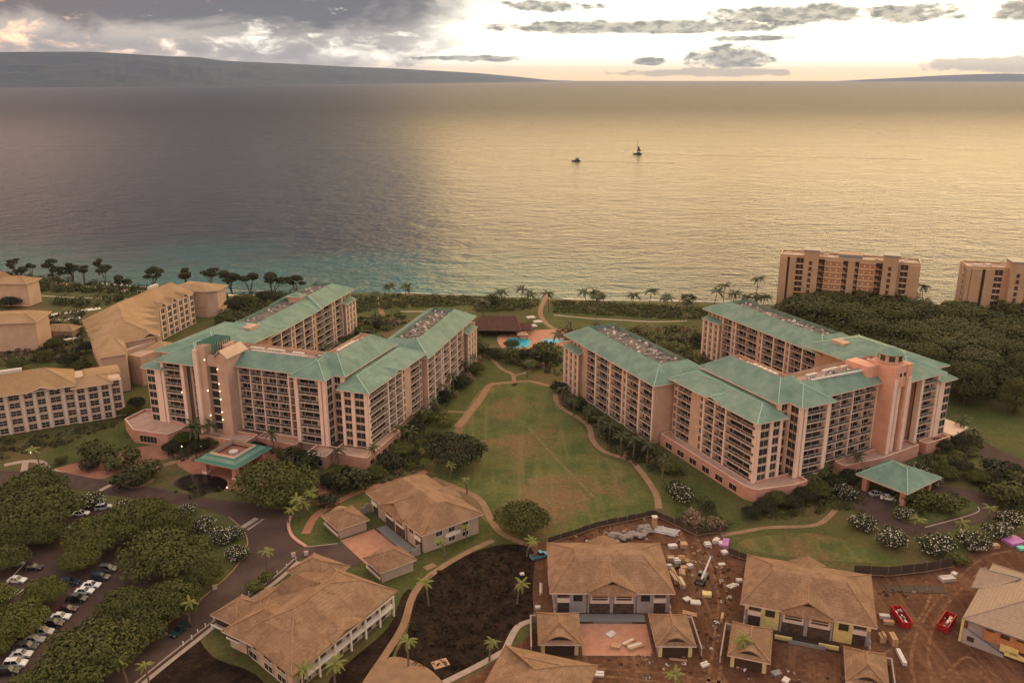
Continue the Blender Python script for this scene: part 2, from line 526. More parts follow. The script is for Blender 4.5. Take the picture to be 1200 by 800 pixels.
def land_mass(name, ridge, yb, rmul, seed):
    """an island: RIDGE [(px, py)] is its skyline, YBASE its waterline in the picture, RMUL how much farther the ridge stands"""
    g = MB()
    pts = smooth(ridge, k=6)
    rows = 12
    grid = []
    for i, (px, py) in enumerate(pts):
        ybase = yb[0] + (yb[1] - yb[0]) * max(0, min(1, px / 640)) ** 1.2
        b = U(px, ybase, -4.0)
        rd = math.hypot(*b)
        col = []
        dx, dy = b[0] / rd, b[1] / rd
        top_r = rd * rmul
        # height whose projection is py at the ridge distance
        lo, hi = -20.0, 3000.0
        X, Y = dx * top_r, dy * top_r
        for _ in range(40):
            m = (lo + hi) / 2
            zz = m - CAMH
            sy = 400 - F * (Y * ss + zz * cc) / (Y * cc - zz * ss)
            lo, hi = (m, hi) if sy > py else (lo, m)
        H = lo
        TOP[0] = max(TOP[0], H)
        for k in range(rows + 1):
            f = k / rows
            r = rd + (top_r - rd) * f
            nz = noise.fractal(Vector((i * .22, k * .5, seed)), .9, 2.1, 5)
            nz2 = noise.fractal(Vector((i * .6, k * .12, seed + 9)), .9, 2.1, 4)
            h = -6 + (H + 6) * (f ** 1.15) + (nz * .14 + nz2 * .10) * H * math.sin(math.pi * f) * 1.2
            col.append((dx * r, dy * r, h))
        for k in range(1, 4):
            r = top_r + (top_r - rd) * .35 * k
            col.append((dx * r, dy * r, max(-8, H * (1 - k / 3) - 8)))
        grid.append(col)
    for a, b in zip(grid, grid[1:]):
        for k in range(len(a) - 1):
            g.poly([a[k], b[k], b[k + 1], a[k + 1]], 'island_land')
    return g.build(name, kind='structure', smooth_=True)


land_mass('island', [(-260, 74), (-120, 66), (-40, 62), (40, 61), (110, 61), (150, 63), (200, 66), (232, 67), (262, 71), (300, 73), (345, 75), (400, 78), (455, 80), (510, 83), (560, 86), (600, 89.5), (620, 91.5), (645, 94.0), (668, 95.3)], (103.2, 95.9), 1.3, 3.0)
land_mass('far_island', [(985, 95), (1020, 93), (1060, 91), (1095, 89), (1130, 87.5), (1170, 86.5), (1200, 87), (1260, 89), (1330, 93)], (95.6, 95.6), 1.15, 12.0)


def sheet(name, pts, z, m, sm=3, z0=0.0):
    p = smooth([U(a, b) for a, b in pts], True, sm) if sm else [U(a, b) for a, b in pts]
    g = MB()
    g.poly([(x, y, z) for x, y in p], m)
    return g.build(name, kind='structure')


def strip(name, pts, w, z, m, h=0.0, sm=5, world=False, kind='structure', w1=None):
    p = [U(a, b) for a, b in pts] if not world else pts
    p = smooth(p, False, sm) if sm else p
    g = MB()
    L, Rr = [], []
    n = len(p)
    for i, q in enumerate(p):
        a, b = p[max(i - 1, 0)], p[min(i + 1, n - 1)]
        d = Vector((b[0] - a[0], b[1] - a[1]))
        d.normalize()
        ww = w if w1 is None else w + (w1 - w) * i / (n - 1)
        L.append((q[0] - d.y * ww / 2, q[1] + d.x * ww / 2)); Rr.append((q[0] + d.y * ww / 2, q[1] - d.x * ww / 2))
    for i in range(n - 1):
        if h:
            g.solid([(*L[i], z), (*L[i + 1], z), (*Rr[i + 1], z), (*Rr[i], z)], [(*L[i], z + h), (*L[i + 1], z + h), (*Rr[i + 1], z + h), (*Rr[i], z + h)], m)
        else:
            g.poly([(*L[i], z), (*Rr[i], z), (*Rr[i + 1], z), (*L[i + 1], z)], m)
    return g.build(name, kind=kind)


# lawns and bare ground
sheet('lawn', [(575, 452), (602, 447), (643, 452), (652, 472), (684, 502), (692, 520), (705, 534), (738, 547), (750, 566), (768, 590), (752, 603), (700, 616), (640, 632), (598, 628), (578, 602), (545, 582), (515, 562), (503, 545), (540, 505), (562, 470)], .03, 'lawn_dry')
sheet('lawn', [(52, 546), (92, 545), (135, 532), (162, 512), (168, 490), (185, 462), (150, 488), (95, 512), (45, 536)], .03, 'lawn_lush')
sheet('lawn', [(1103, 462), (1128, 468), (1170, 486), (1210, 494), (1230, 520), (1150, 508), (1112, 492), (1100, 480)], .03, 'lawn_lush')
sheet('lawn', [(625, 369), (640, 386), (700, 384), (800, 381), (822, 373), (760, 364), (700, 361), (640, 360)], .03, 'lawn_lush')
sheet('lawn', [(440, 358), (550, 360), (552, 369), (500, 372), (440, 372)], .03, 'lawn_lush')
sheet('lawn', [(40, 342), (150, 342), (160, 352), (60, 354)], .03, 'lawn_lush')
sheet('lawn', [(492, 505), (533, 465), (560, 428), (582, 425), (590, 440), (565, 462), (540, 500), (520, 530), (495, 545), (470, 545)], .035, 'lawn_lush')
sheet('lawn', [(760, 545), (800, 552), (860, 590), (880, 606), (840, 622), (780, 598), (755, 565)], .03, 'lawn_lush')
sheet('bare_patch', [(872, 632), (940, 624), (985, 632), (1040, 650), (1060, 660), (960, 656), (880, 645)], .035, 'lawn_dry')
sheet('lawn', [(425, 655), (470, 640), (540, 626), (566, 606), (562, 590), (572, 600), (575, 618), (540, 642), (505, 664), (484, 690), (462, 735), (440, 760), (425, 740), (440, 700)], .035, 'lawn_lush')
sheet('lawn', [(300, 632), (292, 600), (345, 600), (420, 580), (440, 600), (410, 650), (350, 640)], .028, 'lawn_lush')
# construction ground
sheet('construction_ground', [(612, 640), (640, 634), (700, 617), (766, 603), (816, 628), (850, 624), (853, 648), (880, 655), (1019, 671), (1115, 661), (1140, 642), (1160, 633), (1260, 632), (1330, 840), (500, 840), (560, 790), (600, 758), (627, 735), (620, 690)], .04, 'red_earth')
sheet('soil_field', [(503, 675), (520, 664), (548, 650), (580, 639), (610, 638), (626, 648), (624, 690), (624, 724), (603, 735), (590, 760), (548, 784), (515, 800), (480, 790), (462, 775), (478, 738), (486, 700)], .05, 'dark_soil')
sheet('planting_bed', [(165, 775), (222, 742), (250, 770), (300, 790), (310, 830), (150, 840)], .04, 'dark_soil')
sheet('planting_bed', [(385, 800), (415, 770), (455, 735), (470, 700), (480, 690), (486, 705), (470, 745), (440, 800)], .045, 'dark_soil')
# trenches of lighter earth on the lawn
for k, (a, w_) in enumerate([([(619, 500), (650, 535), (696, 582)], 1.1), ([(648, 592), (672, 588), (696, 582)], 1.0), ([(620, 561), (646, 592)], 1.5)]):
    strip('earth_strip', a, w_, .05, 'worn_grass', sm=3)
sheet('bare_patch', [(575, 455), (565, 470), (545, 500), (532, 522), (524, 520), (545, 482), (562, 458)], .05, 'bare_earth')
sheet('bare_patch', [(505, 560), (540, 572), (562, 584), (580, 612), (568, 610), (548, 588), (520, 575)], .05, 'bare_earth')
# paths
strip('garden_path', [(576, 420), (588, 432), (601, 439), (602, 448)], 1.8, .06, 'path_tan')
strip('garden_path', [(625, 432), (612, 438), (601, 440)], 1.5, .065, 'path_tan')
strip('garden_path', [(602, 448), (585, 449), (573, 452), (562, 469), (536, 500)], 2.2, .07, 'path_tan', w1=3.0)
strip('garden_path', [(602, 447.5), (622, 447), (644, 452)], 1.9, .075, 'path_tan')
strip('garden_path', [(650, 460), (656, 476), (688, 497), (694, 515), (708, 529), (738, 539), (750, 551), (768, 577), (772, 596)], 2.0, .08, 'path_tan')
strip('garden_path', [(731, 535), (742, 526), (750, 523)], 1.8, .085, 'path_tan')
strip('garden_path', [(525, 482), (545, 483)], 1.6, .085, 'path_tan')
strip('garden_path', [(507, 560), (536, 572), (562, 585), (576, 610), (588, 625), (614, 637)], 2.0, .09, 'path_tan')
strip('garden_path', [(578, 633), (542, 650), (503, 675), (484, 698), (473, 732), (453, 765), (436, 790), (420, 815)], 1.8, .10, 'path_tan')
sheet('garden_path', [(450, 775), (470, 770), (505, 785), (520, 815), (430, 815)], .105, 'path_tan')
strip('garden_path', [(592, 762), (606, 735), (624, 727)], 1.6, .11, 'concrete')
strip('garden_path', [(520, 800), (560, 780), (592, 762)], 1.6, .115, 'concrete')
strip('garden_path', [(845, 627), (870, 623), (900, 618), (950, 616), (967, 609), (980, 596)], 1.6, .06, 'path_tan')
strip('garden_path', [(358, 625), (375, 600), (425, 574), (470, 563), (500, 552)], 2.4, .06, 'path_pink')
strip('garden_path', [(428, 565), (432, 552)], 1.5, .07, 'path_pink')
strip('garden_path', [(377, 592), (378, 572), (372, 560)], 2.6, .065, 'path_pink')
strip('garden_path', [(228, 534), (205, 541), (180, 550), (150, 566)], 2.2, .06, 'path_tan')
strip('garden_path', [(5, 545), (26, 541), (46, 541), (58, 550), (72, 555)], 2.4, .065, 'concrete')
strip('garden_path', [(30, 541), (28, 552)], 2.0, .07, 'concrete')
strip('garden_path', [(642, 344), (633, 366), (645, 383), (662, 386)], 2.6, .06, 'path_tan')
strip('garden_path', [(649, 369), (690, 373), (728, 375), (767, 377), (805, 376)], 2.0, .065, 'concrete')
strip('garden_path', [(469, 365), (510, 365), (547, 366)], 2.0, .06, 'concrete')
strip('garden_path', [(446, 347), (446, 360), (449, 369), (460, 374)], 2.6, .06, 'path_tan')
strip('garden_path', [(40, 346), (90, 349), (150, 350)], 2.0, .06, 'concrete')
# roads
sheet('road', [(-60, 550), (26, 553), (65, 552), (97, 558), (136, 565), (165, 569), (200, 575), (245, 584), (290, 589), (330, 597), (343, 605), (339, 614), (343, 628), (356, 641), (352, 655), (318, 683), (260, 724), (222, 753), (185, 782), (150, 812), (60, 850), (60, 830), (112, 798), (169, 751), (220, 715), (248, 693), (270, 673), (287, 650), (291, 633), (283, 618), (268, 606), (235, 595), (200, 590), (130, 580), (72, 572), (-60, 578)], .08, 'asphalt')
sheet('driveway', [(344, 634), (360, 640), (396, 637), (425, 650), (414, 664), (370, 653), (350, 652)], .10, 'asphalt')
sheet('parking_lot', [(-60, 585), (60, 578), (150, 598), (185, 625), (200, 665), (170, 715), (110, 770), (40, 840), (-120, 840), (-90, 700)], .06, 'asphalt')
sheet('driveway', [(1150, 517), (1172, 528), (1215, 548), (1230, 590), (1170, 606), (1130, 617), (1080, 628), (1040, 620), (1005, 600), (993, 582), (1008, 570), (1050, 575), (1110, 570), (1160, 576), (1168, 560), (1150, 540)], .08, 'asphalt')
sheet('garden_island', [(1046, 597), (1070, 582), (1110, 578), (1140, 588), (1142, 598), (1085, 614), (1052, 608)], .16, 'lawn_lush')
sheet('forecourt', [(205, 540), (240, 520), (300, 512), (330, 525), (325, 560), (280, 575), (240, 562)], .05, 'path_pink')
sheet('forecourt', [(60, 552), (100, 540), (185, 520), (215, 530), (150, 550), (110, 562)], .045, 'path_pink')
# kerbs and the walk along the road
strip('kerb', [(345, 655), (318, 679), (262, 719), (224, 748), (186, 778), (140, 816)], .35, 0, 'concrete', h=.2)
strip('sidewalk', [(350, 658), (323, 682), (267, 722), (230, 751), (192, 781), (150, 816)], 1.2, .13, 'concrete')
strip('kerb', [(112, 797), (169, 750), (220, 714), (247, 692), (270, 672), (286, 650), (290, 633), (282, 618), (268, 606)], .35, 0, 'path_tan', h=.2)
strip('kerb', [(341, 605), (338, 615), (343, 629), (359, 641)], .9, 0, 'podium_wall', h=.35)
strip('kerb', [(359, 641), (378, 639), (396, 637)], .35, 0, 'concrete', h=.2)
strip('kerb', [(137, 565), (150, 571), (165, 570), (180, 562)], .8, 0, 'path_tan', h=.3)
strip('kerb', [(1084, 618), (1142, 602), (1146, 594)], .35, 0, 'concrete', h=.2)
strip('road_marking', [(284, 618), (301, 607)], 1.6, .10, 'concrete', sm=1)
strip('road_marking', [(290, 621), (309, 608)], .6, .10, 'concrete', sm=1)
strip('road_marking', [(117, 575), (134, 566)], 1.6, .10, 'concrete', sm=1)
for (p, q) in [((2, 690), (14, 676)), ((14, 676), (30, 659)), ((8, 705), (28, 690))]:
    strip('parking_line', [p, q], .18, .075, 'fascia_white', sm=1)
# the pool and its deck
sheet('pool_deck', [(585, 392), (610, 388), (660, 386), (680, 394), (668, 404), (640, 407), (622, 412), (600, 414), (585, 404)], .06, 'paver_salmon')
sheet('pool', [(595, 397.5), (605, 396), (620.5, 398), (620, 406), (611, 407), (604, 409.5), (596, 409)], .09, 'pool_water')
sheet('pool', [(636, 398), (648, 397), (661, 398), (652, 402), (644, 403.5), (637, 403)], .09, 'pool_water')
sheet('pond', [(203, 566), (222, 556), (250, 557), (266, 564), (262, 574), (240, 578), (215, 574)], .1, 'pond')
# surf along the sand
rr_ = random.Random(9)
for x0, x1, off, w_ in ((440, 620, .6, 1.6), (470, 560, 2.6, 1.0), (640, 860, .5, 2.2), (660, 760, 2.4, 1.2), (760, 905, 2.9, 1.1), (560, 650, 1.6, 1.2), (1040, 1125, .6, 2.0), (1050, 1200, 2.6, 1.2), (120, 280, .6, 1.8), (180, 330, 2.2, 1.0), (905, 1010, 1.2, 1.6)):
    pts = []
    n_ = max(4, int((x1 - x0) / 12))
    for i in range(n_ + 1):
        px = x0 + (x1 - x0) * i / n_
        for (a0, b0), (a1, b1) in zip(WATER_PX, WATER_PX[1:]):
            if a0 <= px <= a1:
                py = b0 + (b1 - b0) * (px - a0) / (a1 - a0)
        pts.append(U(px, py - off + rr_.uniform(-.35, .35), -4))
    strip('surf', pts, w_, -3.96 + off * .004, 'foam', world=True, kind='structure', sm=4, w1=w_ * .3)

for k, pts in enumerate([[(1075, 812), (1068, 770), (1080, 730), (1110, 690), (1150, 655), (1185, 645)], [(1095, 812), (1088, 765), (1096, 728), (1122, 694), (1158, 662)], [(960, 812), (1010, 780), (1060, 748), (1090, 700), (1085, 680)], [(830, 800), (838, 740), (842, 700), (832, 660), (818, 640)], [(842, 800), (849, 745), (853, 705), (843, 668), (828, 645)], [(640, 782), (720, 784), (800, 792), (850, 800)], [(640, 790), (720, 793), (800, 802)], [(1100, 800), (1130, 770), (1150, 780), (1180, 800)]]):
    strip('tyre_track', pts, .7, .055, 'rut', sm=6)
# ================================================================== FACADES
BAL = {}
WIN = {}


def balcony_meshes(w, dep, fh, var):
    key = (round(w, 1), round(dep, 2), round(fh, 2), var)
    if key in BAL:
        return BAL[key]
    w = key[0]
    h = w / 2
    s = MB()
    s.box(-h, h, -.12, dep, -.26, 0, 'hotel_trim')
    rl = MB()
    rl.box(-h + .05, h - .05, -.04, .03, 1.0, 1.08, 'hotel_trim')
    rl.box(-h + .06, h - .06, -.01, .02, .18, .98, 'rail_glass')
    n = max(2, int(w / 2.2))
    for i in range(n + 1):
        a = -h + .1 + (w - .2) * i / n
        rl.box(a - .04, a + .04, -.06, -.015, 0, 1.02, 'hotel_trim')
    g = MB()
    top = fh - .45
    split = h * (.72 if var else -.72)
    lo, hi = (-h + .1, split) if var else (split, h - .1)
    g.box(lo, hi, dep - .12, dep - .06, .05, top, 'dark_glass')
    for a in (lo, (lo + hi) / 2, hi):
        g.box(a - .06, a + .06, dep - .2, dep - .125, .05, top + .08, 'window_frame')
    c = MB()
    k = hi if var else lo
    c.box(min(k, k + (-.9 if var else .9)), max(k, k + (-.9 if var else .9)), dep - .30, dep - .202, .08, top, 'curtain')
    BAL[key] = [x for x in (mesh_of(s, 'balcony'), mesh_of(rl, 'railing'), mesh_of(g, 'glass_door'), mesh_of(c, 'curtain'))]
    return BAL[key]


def mesh_of(mb, name):
    me = bpy.data.meshes.new(name)
    me.from_pydata(mb.v, [], mb.f)
    for m in mb.mats:
        me.materials.append(M[m])
    me.polygons.foreach_set('material_index', mb.mi)
    me.update()
    return me


def window_mesh(w, h, frame='window_frame', nx=2, ny=2):
    key = (round(w, 2), round(h, 2), frame, nx, ny)
    if key in WIN:
        return WIN[key]
    fr = MB()
    a = w / 2
    fr.box(-a, a, -.07, .04, -.12, 0, frame); fr.box(-a, a, -.07, .04, h, h + .12, frame)
    fr.box(-a - .1, -a, -.07, .04, -.12, h + .12, frame); fr.box(a, a + .1, -.07, .04, -.12, h + .12, frame)
    for i in range(1, nx):
        x = -a + w * i / nx
        fr.box(x - .03, x + .03, -.045, .03, 0, h, frame)
    for i in range(1, ny):
        z = h * i / ny
        fr.box(-a, a, -.055, .025, z - .04, z + .04, frame)
    p = MB()
    p.poly([(-a, -.02, 0), (a, -.02, 0), (a, -.02, h), (-a, -.02, h)], 'dark_glass')
    WIN[key] = (mesh_of(fr, 'window'), mesh_of(p, 'pane'))
    return WIN[key]


class Block:
    """a thing whose pieces are laid out in its own (u, v, z) frame; m = -1 mirrors the plan"""
    def __init__(s, name, label, cat, org, ang, m=1, group=None):
        s.root = thing(name, label, cat, (org[0], org[1], 0), rad(ang), group)
        s.m = m
        s.sub = None
    def T(s, u, v, z):
        if s.sub:
            (u0, v0, a) = s.sub
            ca, sa = math.cos(a), math.sin(a)
            du, dv = u - u0, v - v0
            u, v = u0 + du * ca - dv * sa, v0 + du * sa + dv * ca
        return (s.m * u, v, z)
    def mb(s):
        return MB(s.T)
    def put(s, name, me, u, v, z, nu, nv, parent=None):
        """an instance facing out against the inward normal (nu, nv)"""
        a = s.T(u, v, z)
        b = s.T(u + nu, v + nv, z)
        rz = math.atan2(b[1] - a[1], b[0] - a[0]) - math.pi / 2
        return inst(name, me, parent or s.root, a, rz)


def facade(B, p0, p1, z0, z1, nfl, cols, dep=1.6, wall='hotel_wall', pier='hotel_pier', frame='window_frame', seed=0, top_gap=.0, furn=True, wh=1.75, trim='hotel_trim', flat=False):
    rr = random.Random(seed + int(p0[0] * 13 + p0[1] * 7))
    dx, dy = p1[0] - p0[0], p1[1] - p0[1]
    L = math.hypot(dx, dy)
    d = (dx / L, dy / L)
    n = (-d[1], d[0])
    fh = (z1 - z0) / nfl
    def pt(a, b):
        return (p0[0] + d[0] * a + n[0] * b, p0[1] + d[1] * a + n[1] * b)
    def fbox(g, a0, a1, b0, b1, za, zb, mn):
        g.prism([pt(a0, b0), pt(a1, b0), pt(a1, b1), pt(a0, b1)], za, zb, mn)
    back = B.mb()
    tot = sum(c[1] for c in cols)
    fbox(back, 0, L, dep, dep + .4, z0, z1, 'balcony_back_shaded' if wall == 'hotel_wall' and any(c[0] == 'b' for c in cols) else wall)
    a = 0.0
    for i, c in enumerate(cols):
        w = c[1] * L / tot
        t = c[0]
        if t == 'p':
            q = B.mb()
            fbox(q, a, a + w, -.28, dep - .004, z0, z1 + .0, pier)
            q.build('pier', B.root)
        elif t == 's':
            fbox(back, a, a + w, 0, dep - .002, z0, z1 - .002, wall)
        elif t == 'w' or t == 'W':
            fbox(back, a, a + w, 0 if t == 'w' else .15, dep - .002, z0, z1 - .002, wall)
            nw = c[2] if len(c) > 2 else 1
            for k in range(nfl):
                for j in range(nw):
                    ww = (c[3] if len(c) > 3 else .78) * w / nw
                    fm, pm = window_mesh(ww, min(wh, fh - .75), frame, 2, 1 if wh >= 2.0 else 2)
                    u, v = pt(a + w * (j + .5) / nw, 0 if t == 'w' else .15)
                    o = B.put('window', fm, u, v, z0 + k * fh + (fh - min(wh, fh - .75)) * .55, n[0], n[1])
                    inst('pane', pm, o)
        elif t == 'b':
            if i and cols[i - 1][0] == 'b':
                fbox(back, a - .13, a + .13, 0.1, dep - .003, z0, z1 - .003, pier)
            for k in range(nfl):
                var = rr.random() < .5
                ms = balcony_meshes(w, dep, fh, var)
                u, v = pt(a + w / 2, 0)
                z = z0 + k * fh + .02
                o = B.put('balcony', ms[0], u, v, z, n[0], n[1])
                inst('railing', ms[1], o)
                inst('glass_door', ms[2], o)
                if furn and rr.random() < .6:
                    inst('curtain', ms[3], o)
        elif t == 'o':   # dark loggia without rails (brown villas): opening with a low wall
            for k in range(nfl):
                pass
        a += w
    return back.build('wall', B.root)


def shell(B, name, faces, m, t=.35, caps=(), under='hotel_trim', capm='teal_cap', capr=.16):
    """a roof: FACES are slopes given as point lists; an under skin t below and a fascia round the rim"""
    idx, V = {}, []
    def key(p):
        k = (round(p[0], 2), round(p[1], 2), round(p[2], 2))
        if k not in idx:
            idx[k] = len(V); V.append(p)
        return idx[k]
    fs = [[key(p) for p in f] for f in faces]
    fs = [[f[0], f[i], f[i + 1]] for f in fs for i in range(1, len(f) - 1)]      # triangles: top and under skin then fold alike
    edges = {}
    for f in fs:
        for a, b in zip(f, f[1:] + f[:1]):
            edges[(a, b)] = 1
    g = B.mb() if isinstance(B, Block) else MB(B)
    for f in fs:
        g.poly([V[i] for i in f], m)
        g.poly([(V[i][0], V[i][1], V[i][2] - t) for i in reversed(f)], under)
    for (a, b) in edges:
        if (b, a) not in edges:
            p, q = V[a], V[b]
            g.poly([p, q, (q[0], q[1], q[2] - t), (p[0], p[1], p[2] - t)], under)
    o = g.build(name, B.root if isinstance(B, Block) else None)
    for (p, q) in caps:
        c = MB()
        P_, Q_ = (B.T(*p), B.T(*q)) if isinstance(B, Block) else (p, q)
        c.bar((P_[0], P_[1], P_[2] + .05), (Q_[0], Q_[1], Q_[2] + .05), capr, capm, n=4)
        c.build('ridge_cap', o)
    return o


def mansard(B, u0, v0, u1, v1, ze, zr, ins, well=None, roofm='teal_roof', capm='teal_cap', gear=0, seed=1, wellm='roof_deck', wallm='hotel_wall', t=.35, fill=True):
    l, f, r, b = ins
    O = [(u0, v0, ze), (u1, v0, ze), (u1, v1, ze), (u0, v1, ze)]
    I = [(u0 + l, v0 + f, zr), (u1 - r, v0 + f, zr), (u1 - r, v1 - b, zr), (u0 + l, v1 - b, zr)]
    faces = [[O[k], O[(k + 1) % 4], I[(k + 1) % 4], I[k]] for k in range(4)]
    caps = [(O[k], I[k]) for k in range(4)]
    if well is None:
        if l + r < u1 - u0 - .05 and f + b < v1 - v0 - .05:
            faces.append(I)
        elif l + r >= u1 - u0 - .05:     # a single ridge along v
            caps.append((I[0], I[3]))
            faces = [[O[0], O[1], I[0]], [O[1], O[2], I[3], I[0]], [O[2], O[3], I[3]], [O[3], O[0], I[0], I[3]]]
        else:
            caps.append((I[0], I[1]))
            faces = [[O[0], O[1], I[1], I[0]], [O[1], O[2], I[1]], [O[2], O[3], I[0], I[1]], [O[3], O[0], I[0]]]
    o = shell(B, 'roof', faces, roofm, t, caps, capm=capm)
    if well is not None:
        g = B.mb()
        zd = zr - well
        e = .05
        W = [(u0 + l + e, v0 + f + e), (u1 - r - e, v0 + f + e), (u1 - r - e, v1 - b - e), (u0 + l + e, v1 - b - e)]
        for k in range(4):
            p, q = W[k], W[(k + 1) % 4]
            g.poly([(p[0], p[1], zd), (q[0], q[1], zd), (q[0], q[1], zr + .08), (p[0], p[1], zr + .08)], wallm)
        g.poly([(p[0], p[1], zd) for p in W], wellm)
        g.build('roof_well', o)
        rr = random.Random(seed)
        wu, wv = (u1 - r) - (u0 + l), (v1 - b) - (v0 + f)
        for k in range(gear):
            a, c = rr.uniform(.8, max(.9, wu - 1.6)), rr.uniform(.8, max(.9, wv - 1.6))
            su, sv, sz = rr.uniform(.4, 1.1), rr.uniform(.4, 1.1), rr.uniform(.3, .75 * well)
            q = B.mb()
            q.box(u0 + l + a, u0 + l + a + su, v0 + f + c, v0 + f + c + sv, zd + .02, zd + sz, rr.choice(['white_metal', 'steel_grey', 'steel_grey', 'white_wrap', 'hotel_trim']))
            q.build('rooftop_unit', o)
    return o
# ================================================================== THE TWO GREEN-ROOFED HOTELS
def lamps(B, spots):
    for (u, v, z) in spots:
        g = B.mb()
        g.box(u - .14, u + .14, v - .3, v + .1, z, z + .30, 'lamp_glow')
        g.build('wall_lamp', B.root)


def podium(B, pts, z1, deck='podium_deck', name='podium', wins=()):
    g = B.mb()
    g.prism(pts, 0, z1, 'podium_wall', deck)
    n = len(pts)
    o = g.build(name, B.root)
    g = B.mb()
    for k in range(n):                       # parapet coping
        p, q = pts[k], pts[(k + 1) % n]
        L = math.hypot(q[0] - p[0], q[1] - p[1])
        d = ((q[0] - p[0]) / L, (q[1] - p[1]) / L)
        nn = (-d[1], d[0])
        g.prism([p, q, (q[0] + nn[0] * .4, q[1] + nn[1] * .4), (p[0] + nn[0] * .4, p[1] + nn[1] * .4)], z1 + .003, z1 + .85, 'podium_wall', 'hotel_pier')
    g.build('parapet', o)
    for (p, q, cnt, w, h) in wins:
        L = math.hypot(q[0] - p[0], q[1] - p[1])
        d = ((q[0] - p[0]) / L, (q[1] - p[1]) / L)
        fm, pm = window_mesh(w, h, 'hotel_trim', max(2, int(w / 1.4)), 1)
        for i in range(cnt):
            a = L * (i + .5) / cnt
            w_ = B.put('window', fm, p[0] + d[0] * a, p[1] + d[1] * a, .7, -d[1], d[0])
            inst('pane', pm, w_)
    return o


def hotel(org, ang, m, label, left):
    B = Block('hotel_building', label, 'hotel', org, ang, m)
    zb = 3.7
    SF = None if left else (0, 0, rad(-4.6))      # the cupola hotel's front bends a little away
    B.sub = SF
    body = B.mb()
    body.box(-63.2, -2, 6.1, 18.5, 0, 27.5, 'hotel_wall')
    body.build('wall', B.root)
    body = B.mb()
    body.box(-64.7, -56, 2, 6.5, 0, 26.5, 'hotel_wall')
    body.build('wall', B.root)
    body = B.mb()
    body.box(-70.9, -64.5, 1.7, 14, 0, 24, 'hotel_wall')
    body.build('wall', B.root)
    B.sub = None
    body = B.mb()
    body.box(-11.9, -1.9, 2.6, 6.3, 0, 26.6, 'hotel_wall')
    body.build('wall', B.root)
    body = B.mb()
    body.box(-12.5, 3.5, 7.9, 43, 0, 27.2, 'hotel_wall')
    body.build('wall', B.root)
    body = B.mb()
    body.box(3.6, 11.7, 5.1, 44.4, 0, 24.0, 'hotel_wall')
    body.build('wall', B.root)
    body = B.mb()
    body.box(-77.5, -55.6, 15, 52, 0, 24.4, 'hotel_wall')
    body.build('wall', B.root)
    # main front
    B.sub = SF
    facade(B, (-65, .3), (-55.5, .3), zb, 26.75, 8, [('p', 1.1), ('b', 7), ('p', 1.3)])
    facade(B, (-55.3, 3.6), (-48.5, 3.6), zb, 26.75, 8, [('p', .9), ('b', 5.6), ('p', .5)])
    facade(B, (-71.2, 0), (-65.2, 0), zb, 23.8, 7, [('w', 3.4, 1, .88), ('p', 2.4)], wh=2.1)
    facade(B, (-71.2, 14), (-71.2, .2), zb, 23.8, 7, [('s', 3), ('b', 8), ('p', 1)])
    if left:
        mc = [('p', .5), ('b', 5), ('p', .4), ('b', 5), ('p', .4), ('b', 6.2), ('b', 5.2), ('p', .7), ('b', 4)]
    else:
        mc = [('p', .5), ('b', 5.4), ('b', 5.6), ('p', .4), ('b', 5.2), ('b', 4.6), ('p', .4), ('b', 4.6), ('p', .3)]
    facade(B, (-36.4 if left else -39.3, 4.4), (-12.6, 4.4), zb, 26.75, 8, mc, seed=3)
    B.sub = None
    facade(B, (-12, .9), (-.25, .9), zb, 26.72, 8, [('p', 1.3), ('b', 7.6), ('p', 1.1), ('s', .5), ('p', 1.1)], seed=4)
    facade(B, (-.25, .95), (-.25, 6.2), zb, 26.7, 8, [('p', .4), ('w', 3.4, 1, .9), ('p', 1.3)], dep=1.5, wh=2.1)
    facade(B, (-.2, 6.25), (3.5, 6.25), zb, 26.7, 8, [('w', 2.6, 1, .9), ('p', 1.3)], dep=1.5, wh=2.1)
    facade(B, (3.55, 6.4), (3.55, 43), 24.6, 26.6, 1, [('w', 36, 12, .6)], dep=1.0, wh=.8)
    # low corner block
    facade(B, (3.9, 3.4), (13.4, 3.4), zb, 23.3, 7, [('p', 1.0), ('w', 2.4, 1, .92), ('p', 1.2), ('w', 3.3, 1, .92), ('p', 1.1)], wh=2.1)
    facade(B, (13.4, 3.45), (13.4, 45), zb, 23.28, 7, [('p', .5), ('b', 13), ('p', .6), ('b', 4.8), ('p', .4), ('b', 4.8), ('p', .6), ('w', 2, 1, .6), ('s', 4.5), ('b', 7), ('w', 2.2, 1, .6)], seed=8)
    # roofs
    B.sub = SF
    mansard(B, -66.6, -1.1, -47.2, 20.3, 27.0, 31.4, (9.7, 9.4, 9.7, 8))
    mansard(B, -72.6, -1.3, -64, 15, 23.9, 26.0, (4, 4.5, .3, 4))
    mansard(B, -50, 2.9, -7.5, 20.6, 27.03, 31.0, (.4, 6.0, .4, 4.6), well=1.5, gear=40, seed=3, wellm='podium_deck')
    B.sub = None
    mansard(B, -13.2, -.3, .4, 14.5, 27.06, 31.2, (6.9, 7.3, 6.7, .5))
    mansard(B, -14, 5.2, 4.6, 44.2, 27.1, 32.2, (8.0, 7.5, 7.0, 8), well=1.2, gear=16, seed=5, wellm='podium_deck')
    # rows of white chillers along the roof trough
    B.sub = SF
    for (u, v, n) in ((-16, 12, 4), (-24, 12.6, 6), (-32, 12.4, 5)):
        for k in range(n):
            q = B.mb()
            q.box(u - k * 1.15, u - k * 1.15 + .8, v, v + 1.3, 29.5, 30.9, 'white_wrap')
            q.build('chiller', B.root)
    B.sub = None
    for k in range(5):
        q = B.mb()
        q.box(-4.6, -3.2, 16 + k * 2.3, 17.6 + k * 2.3, 31.0, 32.2, 'white_wrap')
        q.build('chiller', B.root)
